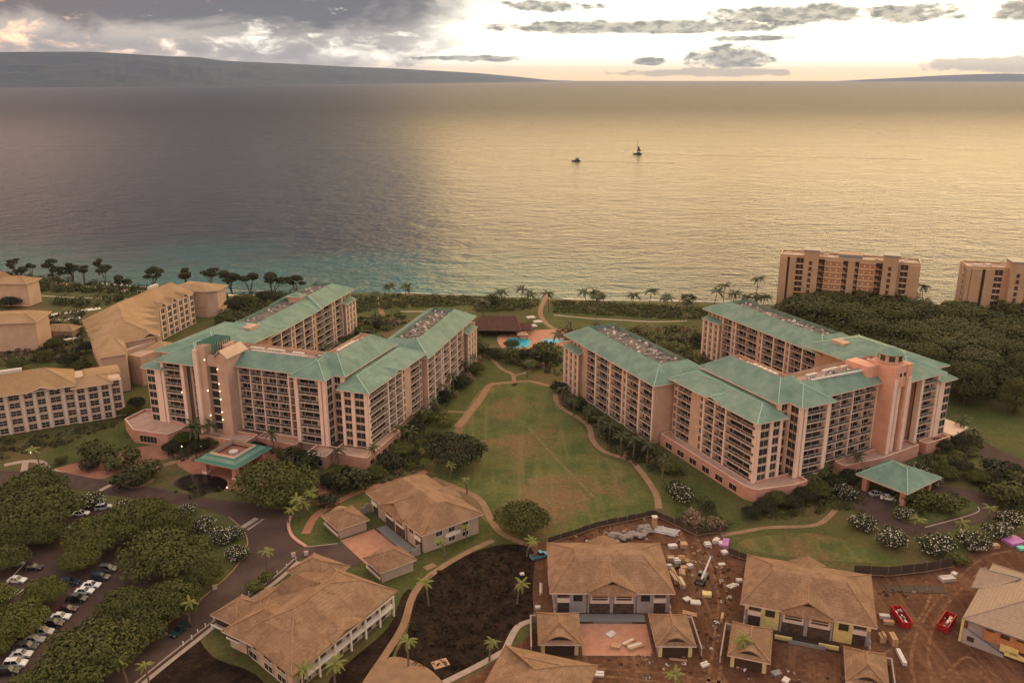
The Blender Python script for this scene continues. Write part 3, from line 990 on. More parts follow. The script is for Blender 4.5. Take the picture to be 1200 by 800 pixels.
    q = B.mb()
    q.box(-34, -12, 9.4, 9.9, 30.6, 31.1, 'white_metal')
    q.build('duct', B.root)
    # low lean-to roof round the corner block
    z0, z1 = 23.55, 26.0
    e = [(2.6, 2.2, z0), (14.7, 2.2, z0), (14.7, 46.5, z0), (3.6, 46.5, z0 + 1.6), (3.6, 7, z1), (5.5, 9, z1), (5.5, 38, z1), (3.6, 38, z1)]
    shell(B, 'roof', [[(2.6, 2.2, z0), (14.7, 2.2, z0), (6.2, 10, z1), (3.4, 10, z1)], [(14.7, 2.2, z0), (14.7, 46.5, z0), (6.2, 43, z1), (6.2, 10, z1)],
                      [(6.2, 10, z1), (6.2, 43, z1), (3.4, 43, z1), (3.4, 10, z1)], [(14.7, 46.5, z0), (3.4, 46.5, z0), (3.4, 43, z1), (6.2, 43, z1)]], 'teal_roof',
          caps=[((14.7, 2.2, z0), (6.2, 10, z1)), ((14.7, 46.5, z0), (6.2, 43, z1)), ((6.2, 10, z1), (6.2, 43, z1))])
    # a gable dormer half way along it
    shell(B, 'dormer', [[(15.0, 19.5, z0 + .15), (15.0, 23.5, z0 + 1.4), (9.5, 23.5, z0 + 1.6), (9.5, 19.5, z0 + 1.4)], [(15.0, 27.5, z0 + .15), (9.5, 27.5, z0 + 1.4), (9.5, 23.5, z0 + 1.6), (15.0, 23.5, z0 + 1.4)]], 'teal_roof', caps=[((15, 23.5, z0 + 1.4), (9.5, 23.5, z0 + 1.6))])
    # connector at the far end of the main front
    mansard(B, -79, 13, -50, 54, 25.0, 29.6, (14.5, 14, 14.5, 14))
    g = B.mb()
    g.box(-62, -56.5, 40, 46, 25, 28.2, 'hotel_wall')
    g.build('stair_head', B.root)
    # wing that runs to the sea beside the lawn
    a0, a1 = (-7.0, 14.6) if left else (-3.5, 20.0)
    B.sub = (14.6, 46.0, rad(4.5)) if left else (18.0, 46.0, rad(1.0))
    v0, v1 = 47.0, 105.0 if left else 110.0
    body = B.mb()
    body.box(a0, a1 - 1.8, v0 + .4, v1 - .5, 0, 22, 'hotel_wall')
    body.build('wall', B.root)
    facade(B, (a0, v0), (a1 - 1.7, v0), .3, 21.8, 7, [('s', 10)], dep=.4)
    facade(B, (a1 - 1.65, v0 + .02), (a1, v0 + .02), .3, 21.8, 7, [('s', 10)], dep=.6)
    wc = [('p', .6), ('b', 6.6), ('p', .8), ('b', 6.6), ('p', .5), ('w', 1.8, 1, .55), ('p', .5), ('b', 6.8), ('p', .7), ('w', 1.6, 1, .55), ('b', 6.8), ('p', .8), ('b', 5.6), ('s', 3.4)]
    vw = v1 - 12.5
    facade(B, (a1, v0 + .1), (a1, vw), .3, 21.78, 7, wc, seed=11)
    facade(B, (a1 + 1.6, vw), (a1 + 1.6, v1 - .5), .3, 17.6, 6, [('p', .8), ('w', 2.4, 1, .5), ('p', 1), ('w', 2.4, 1, .5), ('p', 1), ('w', 2.4, 1, .5), ('p', 1)], dep=1.5)
    facade(B, (a1 - 1.0, vw), (a1 - 1.0, v1 - .5), 17.7, 21.76, 1, [('w', 10, 4, .45)], dep=1.0)
    facade(B, (a0 + 1, vw), (a1 + 1.5, vw), .3, 17.55, 6, [('s', 5)], dep=.5)
    shell(B, 'roof', [[(a1 + 2.3, vw - .6, 17.7), (a1 + 2.3, v1 - .2, 17.7), (a1 - .9, v1 - .2, 18.9), (a1 - .9, vw - .6, 18.9)]], 'teal_roof', caps=())
    q = B.mb()
    q.box(a0 + 2.5, a1 - .2, v1 - .5, v1 + 3.5, 0, 17.5, 'hotel_wall', 'podium_deck')
    q.box(a0 + 2.5, a1 - .2, v1 + 3.1, v1 + 3.5, 17.51, 18.4, 'hotel_trim')
    q.build('wall', B.root)
    facade(B, (a1 - .15, v1 - .4), (a1 - .15, v1 + 3.5), .3, 17.4, 6, [('b', 4)], dep=1.5, furn=False)
    mansard(B, a0 - 1.4, v0 - 1.6, a1 + 1.3, v1 + 1.2, 22.0, 26.4, (7.5, 8.5, 7.5, 7.5), well=1.3, gear=52, seed=17, wallm='teal_roof')
    B.sub = None
    # rear wing
    ra, rb = -78.5, -56.2
    re = 132.0 if left else 121.0
    B.sub = (-55, 50, rad(5.2)) if left else (-54, 50, rad(1.2))
    body = B.mb()
    body.box(ra, rb - 1.7, 51, re, 0, 21.6, 'hotel_wall')
    body.build('wall', B.root)
    mid = (50 + re) / 2
    rc = [('s', 2), ('b', 6.6), ('p', .7), ('b', 6.6), ('p', .6), ('w', 1.8, 1, .5), ('p', .7), ('b', 6.4), ('p', .7), ('b', 6.4), ('p', .6), ('w', 2.0, 1, .5), ('s', 1.2), ('b', 6.8), ('b', 6.8), ('p', .6), ('w', 1.8, 1, .5), ('p', .6), ('b', 6.0), ('p', .8)]
    facade(B, (rb, 50.5), (rb, re - 12), .3, 21.3, 7, rc, seed=23)
    facade(B, (rb + 1.5, re - 12), (rb + 1.5, re - .3), .3, 17.4, 6, [('p', .8), ('w', 2.4, 1, .5), ('p', 1), ('w', 2.4, 1, .5), ('p', 1), ('w', 2.4, 1, .5), ('p', 1)], dep=1.5)
    facade(B, (rb - 1, re - 12), (rb - 1, re - .3), 17.45, 21.3, 1, [('w', 10, 4, .45)], dep=1.0)
    facade(B, (ra + 2, re - 12), (rb + 1.4, re - 12), .3, 17.3, 6, [('s', 5)], dep=.5)
    shell(B, 'roof', [[(rb + 2.2, re - 12.6, 17.5), (rb + 2.2, re, 17.5), (rb - .9, re, 18.7), (rb - .9, re - 12.6, 18.7)]], 'teal_roof')
    if left:
        mansard(B, ra - 1.5, 48.5, rb + 1.3, 97, 21.5, 25.6, (7.5, 8, 8.5, .6), well=1.3, gear=24, seed=31, wallm='teal_roof')
        mansard(B, ra - 1.52, 95, rb + 1.32, re + 1.2, 22.0, 26.2, (7.5, 5, 8.5, 8), well=1.3, gear=20, seed=32, wallm='teal_roof')
        g = B.mb()
        g.box(rb - 13, rb - 7.5, 93, 97.5, 23.5, 27.4, 'hotel_wall')
        g.build('stair_head', B.root)
        shell(B, 'roof', [[(rb - 13.8, 92.2, 27.4), (rb - 6.7, 92.2, 27.4), (rb - 10.2, 95.2, 28.8)], [(rb - 6.7, 92.2, 27.4), (rb - 6.7, 98.2, 27.4), (rb - 10.2, 95.2, 28.8)],
                          [(rb - 6.7, 98.2, 27.4), (rb - 13.8, 98.2, 27.4), (rb - 10.2, 95.2, 28.8)], [(rb - 13.8, 98.2, 27.4), (rb - 13.8, 92.2, 27.4), (rb - 10.2, 95.2, 28.8)]], 'teal_roof')
    else:
        mansard(B, ra - 1.5, 48.5, rb + 1.3, re + 1.2, 21.6, 25.8, (7.5, 9, 8.5, 8), well=1.3, gear=48, seed=33, wallm='teal_roof')
    B.sub = None
    # tower
    B.sub = SF
    t = B.mb()
    if left:
        t.box(-48.3, -44.6, -1.2, 9, 0, 34.2, 'hotel_wall'); t.box(-40.6, -36.4, -1.0, 9, 0, 31.2, 'hotel_wall')
        t.box(-44.6, -40.6, .6, 9, 0, 30.2, 'hotel_wall'); t.box(-44.58, -40.62, -.7, .6, 27.4, 31.0, 'hotel_wall')
        t.box(-48.1, -40.6, 4, 9.5, 30.2, 33.6, 'hotel_wall')
        t.box(-49.0, -47.4, -2.2, -1.2, 0, 33.0, 'hotel_pier')
        t.build('tower', B.root)
        g = B.mb()
        for k in range(8):
            z = 4.2 + k * 2.9
            g.box(-44.4, -40.8, .42, .56, z, z + 2.4, 'dark_glass')
            g.box(-44.5, -40.7, .25, .5, z + 2.42, z + 2.86, 'hotel_trim')
        g.build('stair_glazing', B.root)
        shell(B, 'roof', [[(-41.4, -1.6, 31.2), (-38.5, -1.6, 33.6), (-38.5, 10, 33.6), (-41.4, 10, 31.2)], [(-38.5, -1.6, 33.6), (-35.6, -1.6, 31.2), (-35.6, 10, 31.2), (-38.5, 10, 33.6)]], 'villa_wall', t=.3, under='villa_trim')
        g = B.mb()
        g.poly([(-40.6, -1.0, 31.2), (-36.4, -1.0, 31.2), (-38.5, -1.0, 33.0)], 'hotel_wall'); g.poly([(-40.6, 9, 31.2), (-36.4, 9, 31.2), (-38.5, 9, 33.0)], 'hotel_wall')
        g.build('gable', B.root)
        for k in range(9):       # green pergola on the tower's roof
            g = B.mb()
            v = -.6 + k * 1.15
            g.box(-47.9, -41.6, v, v + .35, 35.2, 35.5, 'teal_dark')
            g.box(-47.9, -47.5, v, v + .3, 33.6 if v > 4 else 34.2, 35.2, 'teal_dark'); g.box(-42.0, -41.6, v, v + .3, 30.2 if v < 4 else 33.6, 35.2, 'teal_dark')
            g.build('pergola_beam', B.root)
        lamps(B, [(-44.9, -1.25, z) for z in (29.5, 18.5, 9.5)] + [(-40.2, -1.05, z) for z in (26.6, 21.4, 18.8, 15.8, 11.2, 8.4)] + [(-57.0, 0, 16)])
    else:
        t.box(-47.6, -45.2, -1.2, 9, 0, 33.4, 'tower_salmon'); t.box(-41.8, -39.5, -1.1, 9, 0, 33.2, 'tower_salmon')
        t.box(-45.2, -41.8, .4, 9, 0, 33.3, 'tower_salmon'); t.box(-45.18, -41.82, -.9, .4, 26.0, 33.35, 'tower_salmon')
        t.box(-39.48, -34.5, 5.2, 14, 26, 32.4, 'tower_salmon')
        t.build('tower', B.root)
        g = B.mb()
        for k in range(8):
            z = 4.2 + k * 2.72
            g.box(-45.1, -44.3, .22, .36, z, z + 2.1, 'dark_glass'); g.box(-42.7, -41.9, .22, .36, z, z + 2.1, 'dark_glass')
        g.box(-44.2, -42.8, -.5, .39, 0, 26, 'hotel_pier'); g.box(-47.5, -46.0, -1.5, -1.203, 0, 29, 'hotel_pier'); g.box(-41.0, -39.6, -1.4, -1.103, 0, 29, 'hotel_pier')
        for (u, w) in ((-44.9, .9), (-43.0, .9)):
            g.box(u, u + w, -.98, -.905, 29.6, 30.8, 'dark_glass')
        g.build('stair_glazing', B.root)
        g = B.mb()
        cu, cv = -43.2, 4.2
        oc = [(cu + 3.9 * math.cos(math.pi / 8 + k * math.pi / 4), cv + 4.0 * math.sin(math.pi / 8 + k * math.pi / 4)) for k in range(8)]
        g.prism(oc, 33.3, 36.4, 'hotel_wall')
        cu_ = g.build('cupola', B.root)
        g = B.mb()
        for k in range(8):
            p, q = oc[k], oc[(k + 1) % 8]
            mx, my = (p[0] + q[0]) / 2, (p[1] + q[1]) / 2
            dx, dy = (q[0] - p[0]) * .3, (q[1] - p[1]) * .3
            ox, oy = (mx - cu) * .012, (my - cv) * .012
            g.poly([(mx - dx + ox, my - dy + oy, 34.1), (mx + dx + ox, my + dy + oy, 34.1), (mx + dx + ox, my + dy + oy, 35.9), (mx - dx + ox, my - dy + oy, 35.9)], 'dark_glass')
        g.build('window', cu_)
        g = B.mb()
        o2 = [(cu + (x - cu) * 1.2, cv + (y - cv) * 1.2) for x, y in oc]
        g.solid([(x, y, 36.4) for x, y in o2], [(cu + (x - cu) * .25, cv + (y - cv) * .25, 38.2) for x, y in o2], 'teal_roof')
        g.build('roof', cu_)
    # podium
    if left:
        podium(B, [(-4.5, -7.6), (3.3, -7.8), (3.3, -3.8), (16.4, -4.2), (16.4, 20), (3.0, 20), (3.0, .5), (-4.5, .5)], 3.2, wins=[((-4.3, -7.6), (3.1, -7.8), 1, 5.4, 1.7), ((16.4, -3), (16.4, 18), 5, 2.6, 1.7)])
        podium(B, [(-80, -4), (-70, -11), (-56, -10.5), (-54, -1.5), (-66, 1.2), (-72, 8), (-80, 6)], 3.9, wins=[((-69.5, -11), (-57, -10.5), 1, 8.5, 2.4)])
        podium(B, [(-47, -5.5), (-28, -6.5), (-28, 1.2), (-47, 1.2)], 3.2)
        podium(B, [(-27.9, 0), (-12, -1.5), (-12, 4.2), (-27.9, 4.2)], 2.6)
    else:
        B.sub = None
        podium(B, [(-2.5, -3.0), (3.3, -3.4), (15.8, -1.2), (17.4, 2), (17.4, 46), (12.8, 46), (12.8, 3.5), (-2.5, 3.5)], 3.5, wins=[((17.4, 4), (17.4, 44), 6, 3.6, 1.9)])
        B.sub = SF
        podium(B, [(-55, -2.6), (-36, -3.6), (-20, -1.6), (-20, 2.6), (-55, 2.6)], 3.4, wins=[((-35, -3.5), (-21, -1.8), 4, 2.2, 1.5)])
        podium(B, [(-71, -3), (-58, -3.2), (-58, .2), (-71, .2)], 3.2)
        g = B.mb()
        g.prism([(-84, -1), (-72.5, -3), (-72.5, 8), (-84, 8)], 3.4, 3.8, 'hotel_trim', 'hotel_pier')
        g.build('terrace_canopy', B.root)
    return B


hotel((-60.5, 259.0), -19.0, 1, 'green-roofed pink hotel with a pergola-topped tower and a square portico', True)
hotel((85.84, 235.14), 25.0, -1, 'green-roofed salmon hotel with an eight-sided cupola on its tower', False)


# ------------------------------------------------------------------ porticoes
def portico_square():
    B = Block('entrance_portico', 'square flat-topped portico with stepped green eaves at the pergola-tower hotel', 'portico', (-99.4, 246.8), -23)
    for (u, v) in ((.8, .8), (12.6, .8), (12.6, 13.6), (.8, 13.6)):
        g = B.mb()
        g.box(u, u + 1.6, v, v + 1.6, 0, 4.0, 'podium_wall')
        g.box(u - .15, u + 1.75, v - .15, v + 1.75, 0, .8, 'hotel_pier')
        g.build('column', B.root)
    g = B.mb()
    for (a, b, c, d) in ((0, 15, 0, 1.2), (0, 15, 14.8, 16), (0, 1.2, 1.2, 14.8), (13.8, 15, 1.2, 14.8)):
        g.box(a, b, c, d, 4.0, 5.0, 'podium_wall')
    g.build('beam', B.root)
    for k, (i, z, mn) in enumerate(((-.7, 5.0, 'teal_dark'), (.5, 5.5, 'teal_roof'), (1.7, 6.0, 'teal_dark'), (2.6, 6.4, 'hotel_wall'))):
        g = B.mb()
        j = i + 1.4
        if k == 3:
            j = i + .5
        O = [(i, i), (15 - i, i), (15 - i, 16 - i), (i, 16 - i)]
        I = [(j, j), (15 - j, j), (15 - j, 16 - j), (j, 16 - j)]
        for q in range(4):
            r = (q + 1) % 4
            g.poly([(*O[q], z), (*O[r], z), (*I[r], z + .55), (*I[q], z + .55)], mn)
            g.poly([(*O[q], z - .25), (*O[r], z - .25), (*O[r], z), (*O[q], z)], 'teal_cap' if k < 3 else mn)
            g.poly([(*I[q], z - .3), (*I[r], z - .3), (*I[r], z + .55), (*I[q], z + .55)], 'hotel_wall')
        g.build('eave', B.root)
    g = B.mb()
    g.box(1.5, 13.5, 1.5, 14.5, 4.9, 5.1, 'podium_wall', 'path_pink')
    g.build('roof_deck', B.root)
    g = B.mb()
    c = [(7.5 + 1.5 * math.cos(a * .7854), 8 + 1.5 * math.sin(a * .7854)) for a in range(8)]
    g.prism(c, 5.1, 5.9, 'white_wrap')
    g.build('skylight', B.root)


portico_square()


def portico_hip():
    B = Block('entrance_portico', 'hipped green-roofed portico beside the cupola hotel', 'portico', (105.6, 236.2), -55 + 2)
    shell(B, 'roof', [[(-.5, -1, 5.2), (16, -1, 5.2), (10.5, 7.5, 9), (5.5, 8.5, 9)], [(16, -1, 5.2), (16.4, 17.5, 5.2), (10.5, 9, 9), (10.5, 7.5, 9)], [(16.4, 17.5, 5.2), (-.5, 17.5, 5.2), (5.5, 8.5, 9), (10.5, 9, 9)], [(-.5, 17.5, 5.2), (-.5, -1, 5.2), (5.5, 8.5, 9)]], 'teal_roof',
          caps=[((-.5, -1, 5.2), (5.5, 8.5, 9)), ((16, -1, 5.2), (10.5, 7.5, 9)), ((16.4, 17.5, 5.2), (10.5, 9, 9)), ((5.5, 8.5, 9), (10.5, 7.5, 9))])
    for (u, v) in ((1, .5), (13, .5), (13, 14.5), (1, 14.5)):
        g = B.mb()
        g.box(u, u + 1.5, v, v + 1.5, 0, 4.95, 'podium_wall')
        g.build('column', B.root)


portico_hip()


# ================================================================== BROWN-ROOFED RESORT
def villa_block(B, p0, p1, z1, nfl, cols, seed=0):
    facade(B, p0, p1, .3, z1, nfl, cols, dep=1.0, wall='villa_wall', pier='villa_trim', frame='villa_trim', seed=seed, wh=1.95)


def resort_front():
    B = Block('resort_building', 'five-storey brown-roofed block with a grid of dark windows beside the green lawn', 'resort', (-143.7, 295.7), 29.0)
    g = B.mb()
    g.box(-80, -.4, 1.2, 17, 0, 14.8, 'villa_wall')
    g.build('wall', B.root)
    unit = [('p', .9), ('w', 2.6, 1, .85), ('p', .9), ('w', 3.6, 1, .8), ('p', .9), ('w', 2.6, 1, .85)]
    villa_block(B, (-80, 0), (-16, 0), 14.9, 5, unit * 5)
    villa_block(B, (-15.9, -.6), (-3.6, -.6), 14.0, 5, unit + [('p', .9)], 2)
    villa_block(B, (-3.5, 0), (0, 0), 14.6, 5, [('w', 3, 1, .85), ('p', .7)], 3)
    villa_block(B, (0, .1), (0, 17), 14.5, 5, [('s', 10)], 4)
    mansard(B, -84, -1.6, -14.6, 18.4, 15.2, 20.4, (9, 10, 9.5, 9.9), roofm='villa_roof', capm='villa_roof')
    mansard(B, -17, -2.2, -2.8, 8, 14.2, 16.6, (5, 5, 5, 5), roofm='villa_roof', capm='villa_roof')
    mansard(B, -12, 6, .6, 17.6, 14.75, 15.3, (1, 1, 1, 1), roofm='villa_roof', capm='villa_roof')
    for u in (-66, -46, -26):      # low gables breaking the eave
        shell(B, 'dormer', [[(u - 5, -2.2, 15.0), (u, -2.2, 16.6), (u, 5, 18.2)], [(u, -2.2, 16.6), (u + 5, -2.2, 15.0), (u, 5, 18.2)]], 'villa_roof', under='villa_trim')
    g = B.mb()
    g.box(-42, -31, 8, 9.6, 20.0, 21.3, 'white_wrap')
    g.build('skylight', B.root)


resort_front()


def resort_bent():
    ox, oy = -165.0, 350.0
    B = Block('resort_building', 'bent brown-roofed wing with white-framed windows behind the pergola-tower hotel', 'resort', (ox, oy), 0)
    r = lambda p, z: (p[0] - ox, p[1] - oy, z)
    q = lambda p: (p[0] - ox, p[1] - oy)
    a0, a1, a2, a3 = (-168.5, 329), (-149.6, 346), (-167.3, 390), (-193.5, 370)
    ap, r0 = (-180.5, 378), (-164.7, 349)
    b1, b2, rb = (-161.7, 422), (-187, 428), (-173.5, 424)
    E = 16.0
    shell(B, 'roof', [[r(a0, E), r(a1, E), r(r0, 21.4)], [r(a1, E), r(a2, E), r(ap, 22), r(r0, 21.4)], [r(a3, E), r(a0, E), r(r0, 21.4), r(ap, 22)],
                      [r(a2, E), r(b1, E), r(rb, 21), r(ap, 22)], [r(b1, E), r(b2, E), r(rb, 21)], [r(b2, E), r(a3, E), r(ap, 22), r(rb, 21)]], 'villa_roof', under='villa_trim',
          caps=[(r(r0, 21.4), r(ap, 22)), (r(a1, E), r(r0, 21.4)), (r(ap, 22), r(rb, 21))], capm='villa_roof')
    c0, c1, c2, c3 = (-161.6, 315.5), (-152.0, 321.5), (-160.0, 337), (-170, 331)
    k1, k2 = (-164.0, 331.5), (-161.5, 332)
    shell(B, 'roof', [[r(c0, 16.1), r(c1, 16.1), r(k2, 19.2), r(k1, 19.2)], [r(c1, 16.1), r(c2, 16.1), r(k2, 19.2)], [r(c2, 16.1), r(c3, 16.1), r(k1, 19.2), r(k2, 19.2)], [r(c3, 16.1), r(c0, 16.1), r(k1, 19.2)]], 'villa_roof', under='villa_trim',
          caps=[(r(c1, 16.1), r(k2, 19.2)), (r(c0, 16.1), r(k1, 19.2))], capm='villa_roof')
    def dorm(p, d, w=2.6, ln=7.0, z=16.1, rise=2.0):
        """a small gable on the eave at P whose ridge runs inward along D"""
        n = (-d[1], d[0])
        A_ = (p[0] + n[0] * w - d[0] * .5, p[1] + n[1] * w - d[1] * .5); C_ = (p[0] - n[0] * w - d[0] * .5, p[1] - n[1] * w - d[1] * .5)
        T_ = (p[0] - d[0] * .5, p[1] - d[1] * .5); I_ = (p[0] + d[0] * ln, p[1] + d[1] * ln)
        shell(B, 'dormer', [[r(A_, z), r(T_, z + rise), r(I_, z + rise + .3)], [r(T_, z + rise), r(C_, z), r(I_, z + rise + .3)]], 'villa_roof', under='villa_trim')
    for f in (.25, .5, .75, .95):
        dorm((a1[0] + (a2[0] - a1[0]) * f, a1[1] + (a2[1] - a1[1]) * f), (-.92, -.39))
    for f in (.25, .45, .65, .85):
        dorm((a0[0] + (a3[0] - a0[0]) * f, a0[1] + (a3[1] - a0[1]) * f), (.86, .51))
    for f in (.12, .42, .72):
        dorm((a2[0] + (b1[0] - a2[0]) * f, a2[1] + (b1[1] - a2[1]) * f), (-.98, .18))
    dorm((-152.5, 344), (-.6, .8), 4, 9, 15.8, 2.2)
    # walls
    inner = [(-166.8, 331), (-151.2, 346.2), (-168.6, 390), (-163.2, 421), (-186, 426.5), (-191.5, 371)]
    g = B.mb()
    g.prism([q(p) for p in inner], 0, 15.6, 'villa_wall')
    g.build('wall', B.root)
    unit = [('p', .8), ('w', 2.7, 1, .85), ('s', .9), ('p', .8), ('w', 2.9, 1, .8)]
    villa_block(B, q((-167.3, 391)), q((-162.0, 421)), 15.4, 5, unit * 3, 5)
    villa_block(B, q((-150.2, 348)), q((-166.6, 388)), 15.4, 5, unit * 3, 6)
    villa_block(B, q((-160.8, 317)), q((-153.2, 322)), 15.6, 5, [('s', 4)], 7)
    villa_block(B, q((-153.2, 322)), q((-157.8, 333)), 15.4, 5, [('s', 8), ('w', 1.7, 1, .7), ('s', .9)], 8)
    villa_block(B, q((-157.8, 333)), q((-151.0, 345.5)), 13.8, 5, [('s', 8)], 9)
    g = B.mb()
    g.prism([q(p) for p in ((-160.5, 317.6), (-153.6, 322.4), (-158.4, 334), (-168, 330))], 0, 15.5, 'villa_wall')
    g.build('wall', B.root)
    # lower blocks in front and the end block by the shore
    g = B.mb()
    g.prism([q(p) for p in ((-156.5, 331), (-150.5, 328), (-146.5, 338), (-152, 342))], 0, 12.4, 'villa_wall', 'podium_deck')
    g.build('wall', B.root)
    cx = (-147.5, 341.5)
    shell(B, 'roof', [[r((-153, 336), 12.6), r((-143.5, 338), 12.6), r(cx, 15)], [r((-143.5, 338), 12.6), r((-143.5, 347), 12.6), r(cx, 15)], [r((-143.5, 347), 12.6), r((-153, 347), 12.6), r(cx, 15)], [r((-153, 347), 12.6), r((-153, 336), 12.6), r(cx, 15)]], 'villa_roof', under='villa_trim')
    g = B.mb()
    g.prism([q(p) for p in ((-151.5, 337.5), (-144.8, 339), (-144.8, 346), (-151.5, 346))], 0, 12.4, 'villa_wall')
    g.build('wall', B.root)
    e = [(-167.5, 436.2), (-160.5, 435.2), (-155.6, 437.8), (-154.4, 447.5), (-176, 456), (-184, 430), (-166, 420)]
    g = B.mb()
    g.prism([q(p) for p in e], 0, 13.6, 'villa_wall')
    g.build('wall', B.root)
    w_ = [(-168.6, 434.6), (-160.2, 433.6), (-154.2, 436.6), (-152.8, 448.5), (-177, 458), (-186, 429)]
    t1, t2 = (-166, 443), (-172, 440)
    shell(B, 'roof', [[r(w_[0], 13.7), r(w_[1], 13.7), r(t1, 16.2), r(t2, 16.4)], [r(w_[1], 13.7), r(w_[2], 13.7), r(t1, 16.2)], [r(w_[2], 13.7), r(w_[3], 13.7), r(t1, 16.2)], [r(w_[3], 13.7), r(w_[4], 13.7), r(t2, 16.4), r(t1, 16.2)], [r(w_[4], 13.7), r(w_[5], 13.7), r(t2, 16.4)], [r(w_[5], 13.7), r(w_[0], 13.7), r(t2, 16.4)]], 'villa_roof', under='villa_trim')
    g = B.mb()
    g.prism([q(p) for p in ((-169, 434), (-160, 432.6), (-153.5, 436), (-152, 449), (-158, 450), (-166, 440))], 0, 4.0, 'villa_wall', 'villa_roof')
    g.build('base', B.root)
    g = B.mb()
    g.prism([q(p) for p in ((-183.5, 418), (-182, 418), (-180.6, 425), (-182.1, 425))], 18.0, 19.9, 'white_wrap')
    g.build('skylight', B.root)


resort_bent()


def resort_end(name, label, org, ang, w, d, h):
    B = Block('resort_building', label, 'resort', org, ang)
    villa_block(B, (-40, 0), (-w, 0), h, 4, [('p', .8), ('w', 2.6, 1, .8)] * 6, 1)
    villa_block(B, (-w + .1, -.8), (0, -.8), h - .02, 4, [('s', 5)], 1)
    villa_block(B, (0, -.7), (0, d), h - .04, 4, [('s', 5)], 1)
    g = B.mb()
    g.box(-40, -.5, 1, d, 0, h - .1, 'villa_wall')
    g.build('wall', B.root)
    mansard(B, -w - 1, -2.2, 1.4, d + 1.4, h, h + 2.6, (1, 7, 7, 7), roofm='villa_roof', capm='villa_roof')
    mansard(B, -44, -1.5, -w, d + 1, h + .6, h + 4.2, (1, 9, 1, 8), roofm='villa_roof', capm='villa_roof')


resort_end('a', 'blank-ended brown-roofed block beyond the resort pool, nearer of the two', (-218.5, 376.0), 8.0, 22, 16, 14.0)
resort_end('b', 'small brown-roofed block by the shore trees, farther of the two', (-265.2, 454.0), -6.0, 16, 11, 13.5)


# ================================================================== BROWN TOWERS BY THE SEA
def sea_tower(label, org, ang, W, D, H, cols, lift, pent, seed):
    B = Block('apartment_tower', label, 'apartment tower', org, ang)
    g = B.mb()
    g.box(.6, W - .6, 1.5, D - .6, 0, H - .2, 'tower_wall')
    g.build('wall', B.root)
    nfl = 11
    kw = dict(wall='tower_wall', pier='tower_wall', frame='tower_trim', dep=1.4, wh=1.5)
    a = 0
    fh = (H - .5) / nfl
    tot = sum(c[1] for c in cols)
    for (t, w) in cols:
        w = w * W / tot
        if t == 'tower':
            q = B.mb()
            q.box(a, a + w, -3.2, 6, 0, H + 4.2, 'tower_wall'); q.box(a - .3, a + w + .3, -3.5, 6.3, H + 4.2, H + 4.8, 'steel_grey')
            o = q.build('lift_tower', B.root)
            q = B.mb()
            for k in range(nfl):
                q.box(a + w * .36, a + w * .58, -3.26, -3.203, k * fh + .7, k * fh + fh * .9, 'room_shade')
            q.build('opening', o)
        elif t == 'brick':
            q = B.mb()
            q.box(a, a + w, .5, 1.6, 0, H, 'tower_brick')
            for k in range(nfl + 1):
                q.box(a, a + w, .36, .499, k * fh - .22, k * fh + .22, 'tower_trim')
            n = 3
            for k in range(nfl):
                for j in range(n + 1):
                    x = a + w * j / n
                    q.box(max(a, x - .35), min(a + w, x + .35), .30, .36 - .002, k * fh + .9, k * fh + 1.7, 'villa_trim')
            q.build('gallery', B.root)
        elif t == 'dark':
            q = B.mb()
            q.box(a, a + w, 1.3, 1.6, 0, H - .3, 'room_shade')
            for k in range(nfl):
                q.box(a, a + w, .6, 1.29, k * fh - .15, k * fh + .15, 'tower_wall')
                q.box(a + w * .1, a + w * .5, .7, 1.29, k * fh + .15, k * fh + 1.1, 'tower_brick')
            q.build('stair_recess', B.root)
        elif t == 'win':
            q = B.mb()
            q.box(a + .1, a + w - .1, .9, 1.4, .2, H - .2, 'room_shade')
            for k in range(nfl):
                q.box(a, a + w, .2, .899, k * fh, k * fh + .55, 'tower_trim')
                q.box(a + w * .5 - .12, a + w * .5 + .12, .6, .898, k * fh + .55, k * fh + fh, 'steel_grey')
            q.build('loggia', B.root)
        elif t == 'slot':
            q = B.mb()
            q.box(a, a + w, 1.0, 1.5, 0, H - .1, 'room_shade')
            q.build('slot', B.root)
        else:
            q = B.mb()
            q.box(a, a + w, -.1 if t == 's' else .5, 1.6, 0, H, 'tower_wall')
            q.build('wall', B.root)
        a += w
    facade(B, (0, D), (0, .05), .1, H - .03, nfl, [('s', 3), ('w', 2, 1, .6), ('s', 3), ('b', 3), ('s', 3)], **kw, trim='tower_wall')
    facade(B, (W, .05), (W, D), .1, H - .03, nfl, [('s', 3), ('w', 2, 1, .6), ('s', 5)], **kw)
    g = B.mb()
    g.box(-.2, W + .2, .2, D + .2, H, H + .25, 'tower_trim', 'tower_roof')
    o = g.build('roof', B.root)
    rr = random.Random(seed)
    for k in range(22):
        g = B.mb()
        x, y = rr.uniform(2, W - 4), rr.uniform(2, D - 3)
        g.box(x, x + rr.uniform(1, 3), y, y + rr.uniform(.8, 2), H + .25, H + rr.uniform(.5, 1.2), rr.choice(['white_wrap', 'tower_trim', 'villa_trim']))
        g.build('rooftop_unit', o)
    g = B.mb()
    g.box(pent, pent + 11, 3, D - 2, H + .25, H + 2.6, 'steel_grey', 'tower_wall')
    g.build('plant_room', o)
    g = B.mb()
    for (p, q, r, s) in ((0, W, .2, .6), (0, W, D - .3, D + .1), (0, .4, .6, D - .3), (W - .4, W, .6, D - .3)):
        g.box(p, q, r, s, H + .251, H + 1.2, 'tower_wall', 'tower_trim')
    g.build('parapet', o)


